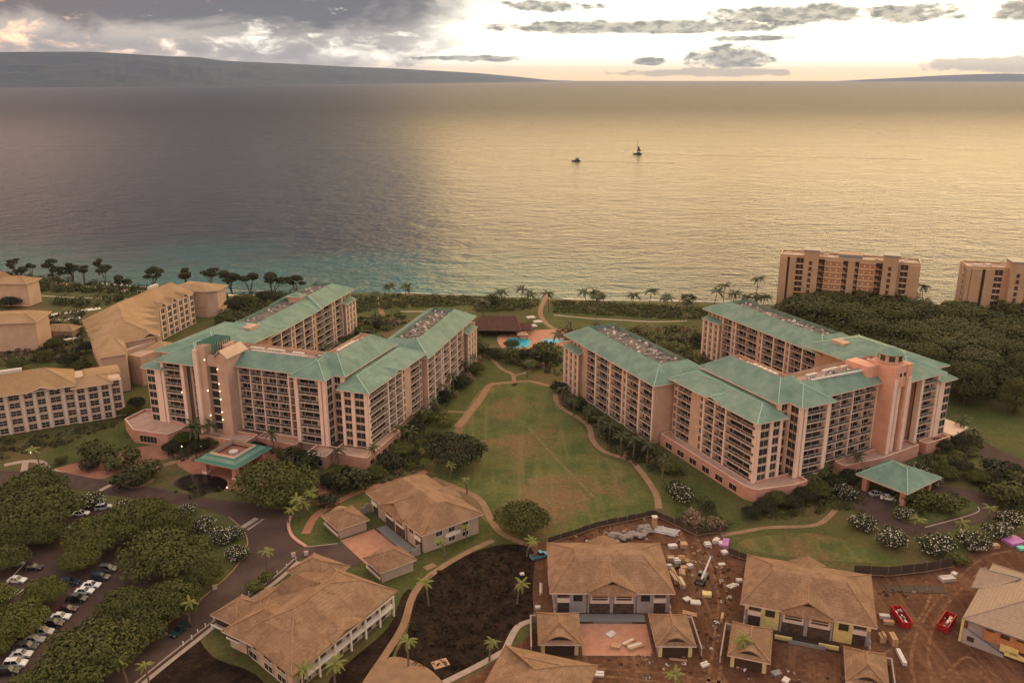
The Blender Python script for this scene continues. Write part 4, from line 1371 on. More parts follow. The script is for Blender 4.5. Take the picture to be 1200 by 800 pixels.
TC = [('s', 4), ('slot', 1.2), ('s', 3.6), ('win', 4), ('tower', 7.8), ('dark', 3.2), ('brick', 9.5), ('dark', 2.6), ('plain', 2), ('win2' if False else 'plain', 1.6), ('dark', 2), ('brick', 8.5), ('dark', 3.4), ('tower', 7.4), ('plain', 1.6), ('win', 3.6), ('s', 6)]
sea_tower('long brown apartment tower by the sea with two lift shafts and a rooftop box', (137.5, 430.5), -21.5, 65.5, 13, 33.0, TC, 0, 28, 2)
TC2 = [('plain', 2.5), ('s', 5), ('slot', 1.6), ('s', 4.5), ('win', 4), ('plain', 2.6), ('tower', 7.6), ('brick', 10), ('dark', 2.6), ('plain', 3), ('dark', 2), ('brick', 8), ('dark', 3), ('tower', 7), ('win', 4), ('s', 6)]
sea_tower('brown apartment tower by the sea cut off by the picture edge', (218.2, 401.0), -14.0, 66, 14, 33.0, TC2, 0, 34, 5)
# ================================================================== VEGETATION
def leaf_quads(g, lobes, n, size, mname, rr, flat=.35, up=.25):
    """N leaf-clump quads on the skins of ellipsoid LOBES [(cx, cy, cz, rx, ry, rz)]"""
    wts = [l[3] * l[4] for l in lobes]
    tot = sum(wts)
    for l, w in zip(lobes, wts):
        for _ in range(max(4, int(n * w / tot))):
            while True:
                d = Vector((rr.gauss(0, 1), rr.gauss(0, 1), rr.gauss(0, 1)))
                if d.length < .1:
                    continue
                d.normalize()
                if d.z > -.45 or rr.random() < .25:
                    break
            k = rr.uniform(.72, 1.06)
            p = Vector((l[0] + d.x * l[3] * k, l[1] + d.y * l[4] * k, l[2] + d.z * l[5] * k))
            nn = Vector((d.x, d.y, d.z + up)) + Vector((rr.uniform(-1, 1), rr.uniform(-1, 1), rr.uniform(-1, 1))) * .75
            nn.normalize()
            a = nn.orthogonal().normalized()
            th = rr.uniform(0, 6.28)
            b = nn.cross(a)
            a, b = a * math.cos(th) + b * math.sin(th), b * math.cos(th) - a * math.sin(th)
            s = size * rr.uniform(.6, 1.35)
            s2 = s * rr.uniform(.5, .9)
            g.poly([tuple(p - a * s), tuple(p - b * s2 * .8), tuple(p + a * s), tuple(p + b * s2)], mname)


def pod_tree(seed, mname, n=7000, leaf=.28, H=7.6, W=16.0, flat=1.0, wild=False):
    """a broad umbrella tree: trunk with limbs and a lobed crown; crown 16 m across, about 8 m high"""
    rr = random.Random(seed)
    lobes = [(0, 0, H - 2.9 * flat, W * .40, W * .40, 2.6 * flat)]
    tr = MB()
    if wild:      # wind-thrown: a few uneven flat clumps on leaning stems
        lobes = []
        ax = rr.uniform(0, 6.28)
        for k in range(rr.randint(4, 7)):
            f = rr.uniform(-1, 1)
            x, y, z = W * .36 * f * math.cos(ax) + rr.uniform(-1.2, 1.2), W * .36 * f * math.sin(ax) + rr.uniform(-1.2, 1.2), H * rr.uniform(.55, 1.0)
            r_ = W * rr.uniform(.10, .21)
            lobes.append((x, y, z, r_ * 1.25, r_, r_ * rr.uniform(.32, .6)))
            m0 = (x * .35 + rr.uniform(-.5, .5), y * .35, z * .5)
            tr.bar((rr.uniform(-.4, .4), rr.uniform(-.4, .4), -.2), m0, .22, 'trunk_bark', .17, 5)
            tr.bar(m0, (x, y, z), .17, 'trunk_bark', .08, 5)
        cr = MB()
        leaf_quads(cr, lobes, n, leaf, mname, rr)
        return mesh_of(tr, 'trunk'), mesh_of(cr, 'crown')
    tr.bar((0, 0, -.2), (rr.uniform(-.3, .3), rr.uniform(-.3, .3), 2.4), .55, 'trunk_bark', .38, 7)
    m_ = 17
    for k in range(m_):
        a = 2 * math.pi * (k + rr.uniform(-.3, .3)) / m_
        if k % 3 == 2:
            rd = W * rr.uniform(.12, .22); z = H - 1.2 * flat + rr.uniform(-.4, .4)
        else:
            rd = W * rr.uniform(.29, .37); z = H - 3.0 * flat + rr.uniform(-.7, .6)
        r_ = W * rr.uniform(.13, .19)
        lobes.append((rd * math.cos(a), rd * math.sin(a), z, r_, r_, r_ * rr.uniform(.5, .68)))
        if k % 2 == 0:
            mid = (rd * .45 * math.cos(a), rd * .45 * math.sin(a), 2.4 + (z - 2.4) * .62)
            tr.bar((0, 0, 2.2), mid, .26, 'trunk_bark', .18, 5)
            tr.bar(mid, (rd * .95 * math.cos(a), rd * .95 * math.sin(a), z), .18, 'trunk_bark', .07, 5)
    cr = MB()
    leaf_quads(cr, lobes, n, leaf, mname, rr)
    return mesh_of(tr, 'trunk'), mesh_of(cr, 'crown')


POD = {}
for key, mn, k, kw in (('pod', 'leaf_pod', 4, {}), ('light', 'leaf_light', 3, {}), ('dark', 'leaf_dark', 2, {}), ('forest', 'leaf_forest', 4, dict(n=12000, leaf=.26, flat=2.1, H=12.0)),
                       ('shore', 'leaf_dark', 6, dict(n=1500, leaf=.36, W=12.0, H=8.6, wild=True))):
    POD[key] = [pod_tree(100 + i * 7 + len(POD) * 50, mn, **kw) for i in range(k)]


def tree(key, px, py, wpx, label, group=None, zc=5.0, hs=1.0, name='broad_tree', i=0, cat='tree'):
    """crown centre at (px, py), crown WPX wide in the picture"""
    W = 12.0 if key == 'shore' else 16.0
    x, y = U(px, py, zc * hs)
    w = wpx * depth(x, y, zc) / 1000 * 1.12
    s = w / W
    v = POD[key][i % len(POD[key])]
    sz = max(.55, min(1.25, .35 + .65 * s)) * hs
    x, y = U(px, py, 5.2 * sz)
    t = thing(name, label, cat, (x, y, 0), R.uniform(0, 6.28), group)
    inst('trunk', v[0], t, scale=(s, s, sz))
    inst('crown', v[1], t, scale=(s, s, sz))
    return t


def frond_mesh(L, mname, seed, droop=1.0):
    rr = random.Random(seed)
    g = MB()
    n = 8
    P_ = []
    for k in range(n + 1):
        f = k / n
        P_.append((L * (f - .10 * f * f * droop), L * (.30 * f - .62 * droop * f * f)))
    for k in range(n):
        (x0, z0), (x1, z1) = P_[k], P_[k + 1]
        f = (k + .5) / n
        w = L * .135 * math.sin(math.pi * (.12 + .85 * f)) ** .7
        for s in (-1, 1):
            j = rr.uniform(-.1, .1) * w
            dr = w * .55
            g.poly([(x0, 0, z0), (x0 + (x1 - x0) * .72, 0, z0 + (z1 - z0) * .72), (x1 + w * .35, s * (w + j), z1 - dr), (x0 + w * .3, s * (w + j) * .95, z0 - dr)], mname)
    return mesh_of(g, 'frond')


def palm_trunk_mesh(H, lean, seed, r=.19):
    g = MB()
    p = (0, 0, -.2)
    n = 7
    for k in range(n):
        f = (k + 1) / n
        q = (lean * f * f, lean * .3 * f * f, H * f)
        g.bar(p, q, r * (1.25 - .5 * k / n), 'palm_bark', r * (1.25 - .5 * (k + 1) / n), 6)
        p = q
    return mesh_of(g, 'trunk'), p


FR = {'dark': [frond_mesh(3.3, 'leaf_palm', 3), frond_mesh(3.0, 'leaf_palm', 4, 1.35)], 'light': [frond_mesh(3.0, 'leaf_palm_light', 5, .8), frond_mesh(2.8, 'leaf_palm_light', 6, 1.2)]}
PT = {h: [palm_trunk_mesh(h, l, 1) for l in (.5, -.8, 1.2)] for h in (4.5, 6, 8, 10, 13)}
FARC = []
for k in range(3):
    rr = random.Random(40 + k)
    g = MB()
    for i in range(22):
        me = FR['dark'][i % 2]
        a = 6.28 * i / 22 + rr.uniform(-.2, .2)
        tl = rr.uniform(-.7, .25)
        Mx = Matrix.Rotation(a, 4, 'Z') @ Matrix.Rotation(tl, 4, 'Y')
        for pol in me.polygons:
            g.poly([tuple(Mx @ me.vertices[v].co) for v in pol.vertices], 'leaf_palm')
    FARC.append(mesh_of(g, 'crown'))


def palm(px, py, H, label, kind='dark', group=None, s=1.0, near=False, i=0, nf=14):
    """crown centre at (px, py)"""
    hs = sorted(PT, key=lambda h: abs(h - H))[0]
    me, top = PT[hs][i % 3]
    x, y = U(px, py, H)
    rz = R.uniform(0, 6.28)
    ca, sa = math.cos(rz), math.sin(rz)
    k = H / hs
    x -= (top[0] * ca - top[1] * sa) * k; y -= (top[0] * sa + top[1] * ca) * k
    t = thing('palm_tree', label, 'palm', (x, y, 0), rz, group)
    inst('trunk', me, t, scale=(k, k, k))
    tp = (top[0] * k, top[1] * k, top[2] * k)
    if near:
        for j in range(nf):
            o = inst('frond', FR[kind][j % 2], t, tp, scale=(s, s, s))
            o.rotation_euler = (R.uniform(-.2, .2), R.uniform(-.75, .45), 6.28 * j / nf + R.uniform(-.2, .2))
    else:
        inst('crown', FARC[i % 3], t, tp, R.uniform(0, 6.28), (s, s, s))
    return t


def shrub_mesh(mname, n, leaf, seed, flower=None, nf=0):
    rr = random.Random(seed)
    lobes = [(0, 0, .32, .42, .42, .36)] + [(.34 * math.cos(a), .34 * math.sin(a), .34 + rr.uniform(-.08, .14), .24, .24, .22) for a in [rr.uniform(0, 6.28) for _ in range(6)]]
    g = MB()
    leaf_quads(g, lobes, n, leaf, mname, rr)
    if flower:
        l2 = [(a, b, c, d * 1.08, e * 1.08, f * 1.12) for a, b, c, d, e, f in lobes]
        leaf_quads(g, l2, nf, leaf * .55, flower, rr, up=.9)
    return mesh_of(g, 'foliage')


SH = {'dark': [shrub_mesh('leaf_dark', 700, .055, s) for s in (1, 2)], 'green': [shrub_mesh('leaf_shrub', 700, .055, s) for s in (3, 4)], 'light': [shrub_mesh('leaf_light', 700, .055, s) for s in (5, 6)],
      'flower': [shrub_mesh('leaf_dark', 700, .055, s, 'flower_white', 300) for s in (7, 8, 9)], 'dry': [shrub_mesh('dry_bush', 600, .055, s, 'leaf_shrub', 150) for s in (10, 11)], 'pod': [shrub_mesh('leaf_pod', 800, .052, s) for s in (12, 13)]}


def shrub(key, px, py, wpx, label, group=None, name='shrub', cat='shrub', i=0, hz=.85):
    x, y = U(px, py, 1.2)
    w = wpx * depth(x, y, 1) / 1000
    x, y = U(px, py, w * hz * .4)
    o = inst(name, SH[key][i % len(SH[key])], None, (x, y, 0), R.uniform(0, 6.28), (w, w, w * hz))
    return tag(o, label, cat, group)


def inside(p, poly):
    c = False
    for (x0, y0), (x1, y1) in zip(poly, poly[1:] + poly[:1]):
        if (y0 > p[1]) != (y1 > p[1]) and p[0] < (x1 - x0) * (p[1] - y0) / (y1 - y0) + x0:
            c = not c
    return c


def undergrowth(name, polys, step, rad_, mnames, seed, leaves=24, leaf=.42, hz=.8, avoid=()):
    """a mass of low bushes nobody could count, over picture polygons"""
    rr = random.Random(seed)
    g = MB()
    av = [[U(a, b) for a, b in q] for q in avoid]
    for poly in polys:
        w = [U(a, b) for a, b in poly]
        x0, x1 = min(p[0] for p in w), max(p[0] for p in w)
        y0, y1 = min(p[1] for p in w), max(p[1] for p in w)
        n = int((x1 - x0) * (y1 - y0) / (step * step))
        for _ in range(n):
            p = (rr.uniform(x0, x1), rr.uniform(y0, y1))
            if not inside(p, w) or any(inside(p, q) for q in av):
                continue
            r_ = rad_ * rr.uniform(.55, 1.35)
            leaf_quads(g, [(p[0], p[1], r_ * hz * .45, r_, r_, r_ * hz)], leaves, leaf * rr.uniform(.8, 1.2), rr.choice(mnames), rr)
    return g.build(name, kind='stuff')


# --- car-park trees
LOT = [(36, 566, 70, 'pod'), (42, 592, 96, 'pod'), (18, 622, 52, 'pod'), (54, 622, 46, 'pod'), (8, 650, 50, 'pod'), (112, 622, 72, 'light'), (92, 652, 46, 'light'), (160, 604, 78, 'pod'), (196, 610, 58, 'pod'), (190, 645, 96, 'pod'), (236, 668, 48, 'pod'),
       (200, 700, 70, 'pod'), (146, 708, 68, 'pod'), (104, 759, 110, 'pod'), (50, 690, 48, 'light'), (21, 723, 68, 'light'), (-6, 752, 40, 'light'), (38, 808, 72, 'light'), (160, 735, 62, 'pod'), (-25, 700, 70, 'light'), (60, 800, 60, 'pod')]
lot = sorted(LOT)
for i, (x, y, w, k) in enumerate(lot):
    tree(k, x, y, w, 'spreading %s car-park tree, %s in from the frame edge' % ('yellow-green' if k == 'light' else 'deep green', ORD[i]), 'shade trees of the car park', i=i, name='shade_tree')
tree('pod', 322, 560, 92, 'large round tree standing in the road bend before the square portico', zc=5.5, i=1, hs=1.1)
tree('dark', 535, 524, 68, 'dark round tree on the lawn edge behind the courtyard house', zc=4.5, i=0)
tree('pod', 613, 603, 62, 'round green tree on the lawn in front of the grey unfinished house', zc=4, i=2)
# --- the wood by the brown towers
WOOD = [(1030, 364, 110), (953, 373, 92), (996, 381, 76), (1044, 381, 74), (1019, 393, 62), (1067, 400, 78), (1112, 394, 92), (1123, 381, 80), (1177, 364, 66), (1186, 376, 76), (1109, 414, 92), (1143, 408, 82), (1180, 398, 76), (1143, 434, 74), (1196, 424, 62), (1132, 451, 58), (1192, 465, 44), (975, 366, 60), (1075, 378, 66), (1165, 388, 70), (1200, 388, 70), (1165, 420, 66), (1090, 400, 60), (935, 372, 50), (1085, 428, 60), (1215, 405, 80), (1210, 440, 60)]
for i, (x, y, w) in enumerate(sorted(WOOD)):
    tree('forest', x, y, w * 1.06, 'broad dark tree of the wood, %s from the long brown tower outward' % ORD[i], 'trees of the dark wood', zc=9, i=i, hs=1.35 if y < 385 else 1.15, name='wood_tree')
# --- wind-shaped trees on the shore
SHORE = [(17, 311, 17), (22, 318, 22), (36, 315, 15), (60, 312, 22), (66, 321, 20), (84, 318, 24), (97, 321, 20), (115, 311, 18), (122, 320, 24), (140, 332, 24), (179, 324, 27), (218, 326, 28), (245, 326, 26), (270, 328, 30), (292, 330, 26), (318, 331, 34), (347, 332, 24), (8, 330, 26), (385, 345, 18)]
for i, (x, y, w) in enumerate(SHORE):
    tree('shore', x, y, w, 'wind-shaped dark shore tree, %s from the frame edge along the beach' % ORD[i], 'trees along the beach', zc=7, i=i, hs=1.25, name='shore_tree')
# --- palms
BEACH = [(456, 334), (476, 336), (440, 345), (587, 341), (612, 339), (622, 344), (642, 343), (685, 343), (743, 345), (764, 341), (782, 348), (849, 334), (861, 343), (875, 348), (889, 326), (889, 347), (897, 348), (841, 341), (1082, 335), (1111, 355), (1084, 352), (565, 352), (700, 347), (806, 352)]
for i, (x, y) in enumerate(sorted(BEACH)):
    palm(x, y, 15 if (x, y) in ((889, 326), (1082, 335)) else 11, 'coconut palm of the beach row, %s counted from the pergola-tower hotel side' % ORD[i], group='palms along the beach', s=1.6, i=i)
GARD = [(652, 392), (668, 378), (722, 383), (700, 378), (545, 425), (556, 418), (530, 440), (522, 452), (508, 470), (497, 482), (480, 505), (470, 500), (690, 478), (703, 490), (716, 498), (728, 510), (744, 516), (760, 520), (672, 470), (780, 540), (660, 455), (620, 425), (430, 375), (425, 388), (398, 402), (380, 408), (440, 392), (700, 402), (760, 410), (790, 400), (805, 415)]
for i, (x, y) in enumerate(sorted(GARD)[:29]):
    palm(x, y, 6.5, 'slender garden palm between the two hotels, %s from the pergola tower across' % ORD[i], group='palms in the hotel gardens', s=1.1, i=i, near=True, nf=11)
NEAR = [(228, 500, 8, 'dark', 1.6, 'large dark palm against the foot of the pergola tower'), (246, 497, 8, 'dark', 1.2, 'tall dark palm at the right foot of the pergola tower'.replace('right ', '')),
        (318, 507, 8, 'dark', 1.1, 'dark palm standing behind the square portico'), (395, 527, 6, 'dark', 1.15, 'palm before the low pink podium at the hotel corner'), (438, 524, 6, 'dark', .9, 'slim palm at the outer corner of the pink podium'),
        (347, 583, 6, 'light', 1.0, 'yellow-green palm leading the clump by the red kerb'), (355, 590, 4.5, 'light', .95, 'shorter yellow-green palm inside the clump by the red kerb'), (364, 577, 6, 'light', .9, 'yellow-green palm at the back of the clump by the red kerb'), (341, 597, 4.5, 'light', .8, 'smallest yellow-green palm of the clump by the red kerb'),
        (312, 645, 6, 'light', .8, 'young palm beside the road across from the flowering bushes'), (222, 705, 6, 'light', .8, 'young palm beside the road near the dark green car'), (139, 774, 6, 'light', .8, 'young palm on the road edge at the picture bottom'), (169, 779, 6, 'light', .7, 'yellowish palm beside the road sidewalk at the picture bottom'),
        (356, 784, 6, 'light', .95, 'bright palm before the brown house, nearer the road'), (392, 777, 6, 'light', .95, 'bright palm before the brown house, nearer the curved path'), (528, 545, 5, 'light', .75, 'small palm on the lawn below the dark round tree'), (545, 562, 5, 'light', .6, 'thin young palm beside the path behind the courtyard house'),
        (516, 634, 5, 'light', .7, 'young palm by the pale wall of the courtyard house'), (545, 617, 5, 'light', .6, 'thin palm on the grass by the end wall of the courtyard house'), (498, 683, 6, 'light', .8, 'palm on the edge of the dark soil field by the house path'), (611, 684, 6, 'light', .8, 'palm on the dark soil field nearest the grey unfinished house'),
        (477, 750, 6, 'light', .85, 'palm by the tan plaza below the dark soil field'), (577, 752, 4.5, 'light', .7, 'palm beside the pale curved walk at the soil field'), (623, 634, 5, 'light', .8, 'palm beside the blue pickup at the lawn corner'), (870, 748, 6, 'light', .9, 'palm rising before the garage of the yellow-boarded house'), (790, 790, 4.5, 'light', .85, 'bushy palm on the red earth at the picture bottom'),
        (38, 527, 6, 'light', .95, 'lamplit palm by the pale walk at the lawn corner'), (78, 507, 6, 'dark', .9, 'palm on the green lawn under the windowed resort block'), (118, 470, 6, 'light', .8, 'palm against the end of the windowed resort block'), (1128, 492, 6, 'dark', 1.1, 'palm among the bushes beyond the hipped portico'), (1142, 503, 5, 'dark', 1.0, 'second palm among the bushes beyond the hipped portico'),
        (1005, 534, 6, 'dark', 1.1, 'palm before the long podium of the cupola hotel'), (968, 548, 5, 'dark', 1.2, 'spreading palm below the corner of the cupola hotel'), (952, 556, 4.5, 'dark', 1.1, 'low palm clump below the corner of the cupola hotel'), (1076, 608, 4, 'light', .9, 'low palm on the drive edge below the hipped portico'), (1160, 594, 4, 'light', .8, 'low palm at the drive bend by white flowering bushes'), (1128, 612, 4, 'light', .8, 'low palm between two white flowering bushes'),
        (60, 560, 4.5, 'dark', .8, 'dark palm at the mouth of the car park')]
for i, (x, y, h, k, s, lb) in enumerate(NEAR):
    palm(x, y, h, lb, k, None, s, True, i)
GT = [(562, 405, 22), (556, 430, 24), (540, 446, 24), (520, 462, 22), (500, 486, 26), (486, 500, 24), (470, 524, 28), (455, 535, 24), (655, 452, 20), (676, 472, 22), (696, 486, 22), (716, 505, 24), (735, 512, 22), (752, 524, 26), (785, 545, 24), (412, 398, 26), (400, 412, 24), (428, 385, 24), (440, 378, 22), (600, 402, 18), (640, 418, 26), (668, 392, 18), (712, 394, 24), (748, 398, 24), (778, 408, 24), (806, 425, 24), (820, 395, 22), (580, 412, 22), (622, 425, 20)]
for i, (x, y, w) in enumerate(sorted(GT)):
    tree(('dark', 'pod', 'light')[i % 3] if i % 4 else 'dark', x, y, w, 'small round garden tree between the hotels, %s across from the pergola tower' % ORD[i], 'small garden trees', zc=3, i=i, hs=.75, name='garden_tree')
FT = [(897, 590, 26), (912, 582, 28), (928, 586, 26), (943, 577, 28), (960, 571, 30), (980, 563, 28), (997, 556, 26), (1112, 552, 28), (1128, 545, 28), (1146, 556, 28), (1104, 518, 24), (1122, 512, 24), (1185, 548, 30), (1200, 575, 34), (1170, 565, 24), (880, 598, 22), (1070, 570, 26), (1050, 566, 20)]
for i, (x, y, w) in enumerate(sorted(FT)):
    tree(('dark', 'dark', 'pod')[i % 3], x, y, w, 'dark bushy tree round the drive of the cupola hotel, %s along from its corner podium' % ORD[i], 'bushy trees round the drive', zc=3, i=i, hs=.75, name='drive_tree')
TT = [(214, 512, 26), (232, 520, 24), (250, 515, 22), (300, 522, 22), (338, 530, 26), (200, 522, 22), (385, 560, 26), (402, 552, 26), (422, 560, 24), (440, 552, 24)]
for i, (x, y, w) in enumerate(sorted(TT)):
    tree(('dark', 'pod')[i % 2], x, y, w, 'dark bushy tree at the foot of the pergola-tower hotel, %s from its low wing' % ORD[i], 'bushy trees at the hotel foot', zc=3, i=i, hs=.7, name='foot_tree')
LT = [(12, 352, 26), (30, 345, 22), (64, 400, 22), (78, 420, 24), (52, 415, 22), (95, 428, 22), (60, 380, 20), (20, 425, 24), (100, 405, 20), (270, 355, 24), (290, 350, 26), (312, 345, 24), (262, 372, 22), (160, 470, 20), (150, 480, 18)]
for i, (x, y, w) in enumerate(sorted(LT)):
    tree(('dark', 'pod')[i % 2], x, y, w, 'dark garden tree among the brown-roofed blocks, %s in from the frame edge' % ORD[i], 'trees among the resort blocks', zc=4, i=i, hs=.85, name='garden_tree')
# --- bushes with white flowers
FLW = [(239, 612, 26), (258, 627, 28), (276, 646, 28), (272, 624, 26), (105, 584, 30), (146, 590, 24), (220, 596, 22), (1012, 609, 30), (1047, 627, 36), (1097, 635, 38), (1142, 630, 34), (1168, 618, 30), (1186, 606, 28), (990, 574, 26), (1074, 548, 26), (1090, 560, 24), (797, 577, 30), (1060, 600, 22)]
for i, (x, y, w) in enumerate(sorted(FLW)):
    shrub('flower', x, y, w, 'round white-blossomed bush, %s going from car park to hipped portico' % ORD[i], 'white-flowering bushes', 'flowering_bush', 'bush', i, .8)
SHR = [('pod', 1060, 575, 34, 'rounded bush nearest the hipped portico on the drive island'), ('pod', 1085, 582, 36, 'rounded bush in the middle of the drive island'), ('pod', 1108, 588, 34, 'rounded bush at the far end of the drive island'), ('dry', 812, 606, 32, 'pinkish dry bush above the dark cloth fence'), ('dry', 838, 612, 26, 'reddish dry bush beside the fence corner'), ('green', 826, 616, 24, 'green bush between dry bushes above the cloth fence'), ('light', 520, 492, 24, 'yellow-green bush beside the lawn edge'),
       ('dry', 548, 441, 18, 'reddish bush at the foot of the garden wing'), ('dark', 350, 538, 44, 'dense dark bush between portico and pink podium'), ('dark', 90, 588, 20, 'dark clipped bush at the car-park mouth'), ('green', 72, 538, 16, 'small round bush on the green lawn'), ('dark', 103, 542, 24, 'dark clipped bush by the brick drive'), ('green', 140, 535, 40, 'broad bush beside the brick drive'), ('green', 165, 548, 40, 'broad bush on the drive bend'), ('dark', 150, 560, 34, 'dark low bush on the drive bend kerb'), ('green', 115, 525, 40, 'pale green bush on the lawn slope'),
       ('green', 1183, 575, 46, 'tall bush by the drive exit'), ('dark', 1168, 548, 36, 'dark bush beside the far drive'), ('green', 1195, 560, 30, 'bush at the frame edge beside the far drive'), ('green', 883, 668, 22, 'low green bush behind the yellow-boarded house'), ('light', 1112, 650, 20, 'green bush at the end of the cloth fence'), ('light', 1127, 655, 18, 'small bush on the red earth by the fence end'), ('green', 270, 740, 12, 'small planter bush beside the low porch roof'), ('light', 298, 686, 22, 'bush in the oval planter by the road'), ('light', 312, 676, 18, 'bush at the top of the oval planter by the road'), ('light', 268, 712, 16, 'bush in the small round planter by the road'),
       ('light', 335, 590, 22, 'low yellow-green bush in the red-kerbed bed'), ('dark', 384, 586, 26, 'clipped dark hedge bush by the pink path'), ('dark', 410, 560, 44, 'square dark planting below the pink podium'), ('dark', 455, 540, 30, 'dark bush by the podium corner'), ('green', 700, 345, 20, 'round green bush on the beach edge'), ('green', 806, 349, 18, 'round bush on the beach edge near the palms'), ('green', 576, 349, 22, 'dense bush on the beach edge by the access path'), ('green', 600, 416, 28, 'dense bush below the pool'), ('dark', 560, 408, 24, 'dark bush beside the thatched pavilion'), ('green', 645, 410, 36, 'dense bush between pool and garden wing'), ('dark', 625, 415, 30, 'dark bush on the near side of the pool')]
for i, (k, x, y, w, lb) in enumerate(SHR):
    shrub(k, x, y, w, lb, i=i)
# --- masses of planting
undergrowth('undergrowth', [[(500, 505), (520, 510), (505, 540), (480, 552), (455, 548), (470, 530)], [(380, 556), (430, 552), (452, 560), (430, 570), (388, 582)], [(195, 520), (225, 512), (260, 512), (255, 522), (215, 535)], [(310, 515), (345, 525), (372, 545), (360, 560), (340, 545), (315, 530)], [(1000, 575), (1010, 580), (1012, 600), (1000, 604), (985, 590)], [(1045, 590), (1075, 577), (1120, 580), (1130, 592), (1090, 606), (1055, 604)], [(1140, 560), (1165, 562), (1170, 580), (1150, 585)], [(1172, 585), (1205, 590), (1205, 610), (1160, 612)]], 2.0, 1.25, ['leaf_shrub', 'leaf_dark', 'leaf_pod', 'leaf_dark'], 31, leaves=54, leaf=.26, hz=.95)
undergrowth('undergrowth', [[(700, 505), (740, 522), (800, 552), (806, 562), (770, 556), (735, 540), (715, 530)], [(778, 560), (800, 566), (830, 590), (850, 606), (836, 612), (800, 592), (782, 575)]], 2.2, 1.5, ['leaf_dark', 'leaf_shrub', 'leaf_dark'], 33, leaves=54, leaf=.26, hz=1.0)
undergrowth('undergrowth', [[(448, 404), (470, 395), (470, 400), (445, 412)],
                            [(560, 396), (568, 420), (548, 446), (530, 470), (510, 492), (488, 515), (470, 540), (460, 530), (480, 500), (505, 475), (530, 445), (553, 415)],
                            [(648, 446), (662, 462), (700, 486), (740, 510), (790, 540), (802, 560), (770, 545), (735, 530), (712, 522), (696, 500), (660, 474)]], 2.7, 2.0, ['leaf_shrub', 'leaf_dark', 'leaf_shrub', 'leaf_pod', 'dry_bush'], 3, leaves=64, leaf=.30, hz=1.0)
undergrowth('undergrowth', [[(445, 345), (520, 347), (600, 351), (630, 352), (628, 363), (560, 366), (550, 358), (445, 362)], [(646, 353), (720, 356), (830, 361), (900, 362), (905, 372), (830, 374), (790, 374), (720, 370), (652, 366)], [(360, 350), (440, 347), (440, 362), (400, 372), (365, 362)]], 2.3, 1.7, ['leaf_coast', 'leaf_coast', 'leaf_shrub'], 5, leaves=34, leaf=.42, hz=.6)
undergrowth('undergrowth', [[(395, 400), (425, 372), (448, 372), (470, 380), (440, 402), (420, 420), (395, 422)], [(690, 388), (740, 385), (820, 384), (830, 400), (830, 440), (800, 425), (740, 402)], [(585, 408), (605, 412), (650, 407), (660, 420), (652, 445), (628, 428), (600, 430), (578, 418)], [(640, 388), (680, 386), (690, 392), (670, 400)], [(448, 366), (470, 366), (480, 380), (452, 380)]], 3.4, 1.9, ['leaf_shrub', 'leaf_dark', 'leaf_shrub', 'leaf_coast', 'dry_bush'], 7, leaves=44, leaf=.42)
undergrowth('undergrowth', [[(0, 322), (60, 328), (150, 337), (150, 344), (40, 342), (0, 340)], [(150, 337), (180, 338), (176, 344), (150, 344)], [(255, 350), (290, 345), (345, 345), (330, 360), (275, 388), (255, 392)], [(160, 345), (178, 340), (120, 362), (60, 358), (60, 354)]], 3.0, 2.2, ['leaf_dark', 'leaf_shrub', 'leaf_coast'], 9, leaves=40, leaf=.5, hz=1.0)
undergrowth('undergrowth', [[(0, 400), (40, 405), (100, 395), (105, 430), (60, 422), (0, 430)], [(55, 372), (100, 362), (100, 395), (60, 398)]], 3.6, 1.8, ['leaf_dark', 'leaf_shrub', 'dry_bush', 'leaf_dark'], 11, leaves=40, leaf=.42)
undergrowth('undergrowth', [[(0, 515), (60, 508), (140, 492), (140, 500), (80, 520), (40, 530), (0, 540)], [(210, 545), (190, 530), (260, 520), (262, 530)], [(260, 575), (225, 585), (200, 574), (225, 570)]], 2.2, 1.1, ['leaf_shrub', 'leaf_dark', 'leaf_dark'], 13, leaves=44, leaf=.25)
undergrowth('undergrowth', [[(885, 590), (900, 572), (935, 568), (1000, 560), (1005, 572), (985, 596), (930, 606), (880, 612)], [(1060, 545), (1095, 530), (1120, 525), (1125, 545), (1112, 562), (1080, 552)], [(1120, 500), (1150, 512), (1150, 540), (1125, 545)]], 2.2, 1.3, ['leaf_dark', 'leaf_shrub', 'leaf_dark', 'leaf_pod'], 15, leaves=50, leaf=.26)
undergrowth('undergrowth', [[(920, 366), (1210, 372), (1210, 450), (1170, 470), (1110, 455), (1040, 410), (960, 386)]], 4.6, 2.6, ['leaf_forest', 'leaf_dark'], 17, leaves=34, leaf=.5, hz=.4)
undergrowth('undergrowth', [[(790, 596), (860, 612), (850, 622), (820, 624), (785, 606)], [(455, 545), (505, 548), (470, 560), (440, 568)], [(395, 570), (432, 556), (440, 562), (395, 580)]], 2.0, 1.0, ['leaf_shrub', 'dry_bush', 'leaf_dark'], 19, leaves=44, leaf=.24)

undergrowth('soil_clods', [[(503, 675), (520, 664), (548, 650), (580, 639), (610, 638), (624, 648), (622, 690), (620, 722), (600, 735), (588, 756), (548, 780), (515, 790), (484, 780), (482, 738), (490, 700)]], 1.15, .5, ['dark_soil', 'dark_soil', 'dark_soil', 'leaf_dark'], 21, leaves=10, leaf=.20, hz=.4)
undergrowth('rubble', [[(640, 634), (700, 620), (766, 606), (816, 630), (850, 628), (853, 652), (860, 700), (830, 790), (760, 795), (700, 775), (790, 760), (825, 720), (790, 640)], [(860, 760), (1000, 800), (870, 810)], [(1030, 690), (1100, 690), (1090, 705), (1030, 700)]], 2.1, .5, ['white_wrap', 'timber', 'rock', 'red_earth', 'red_earth', 'red_earth', 'red_earth'], 23, leaves=9, leaf=.3, hz=.5)
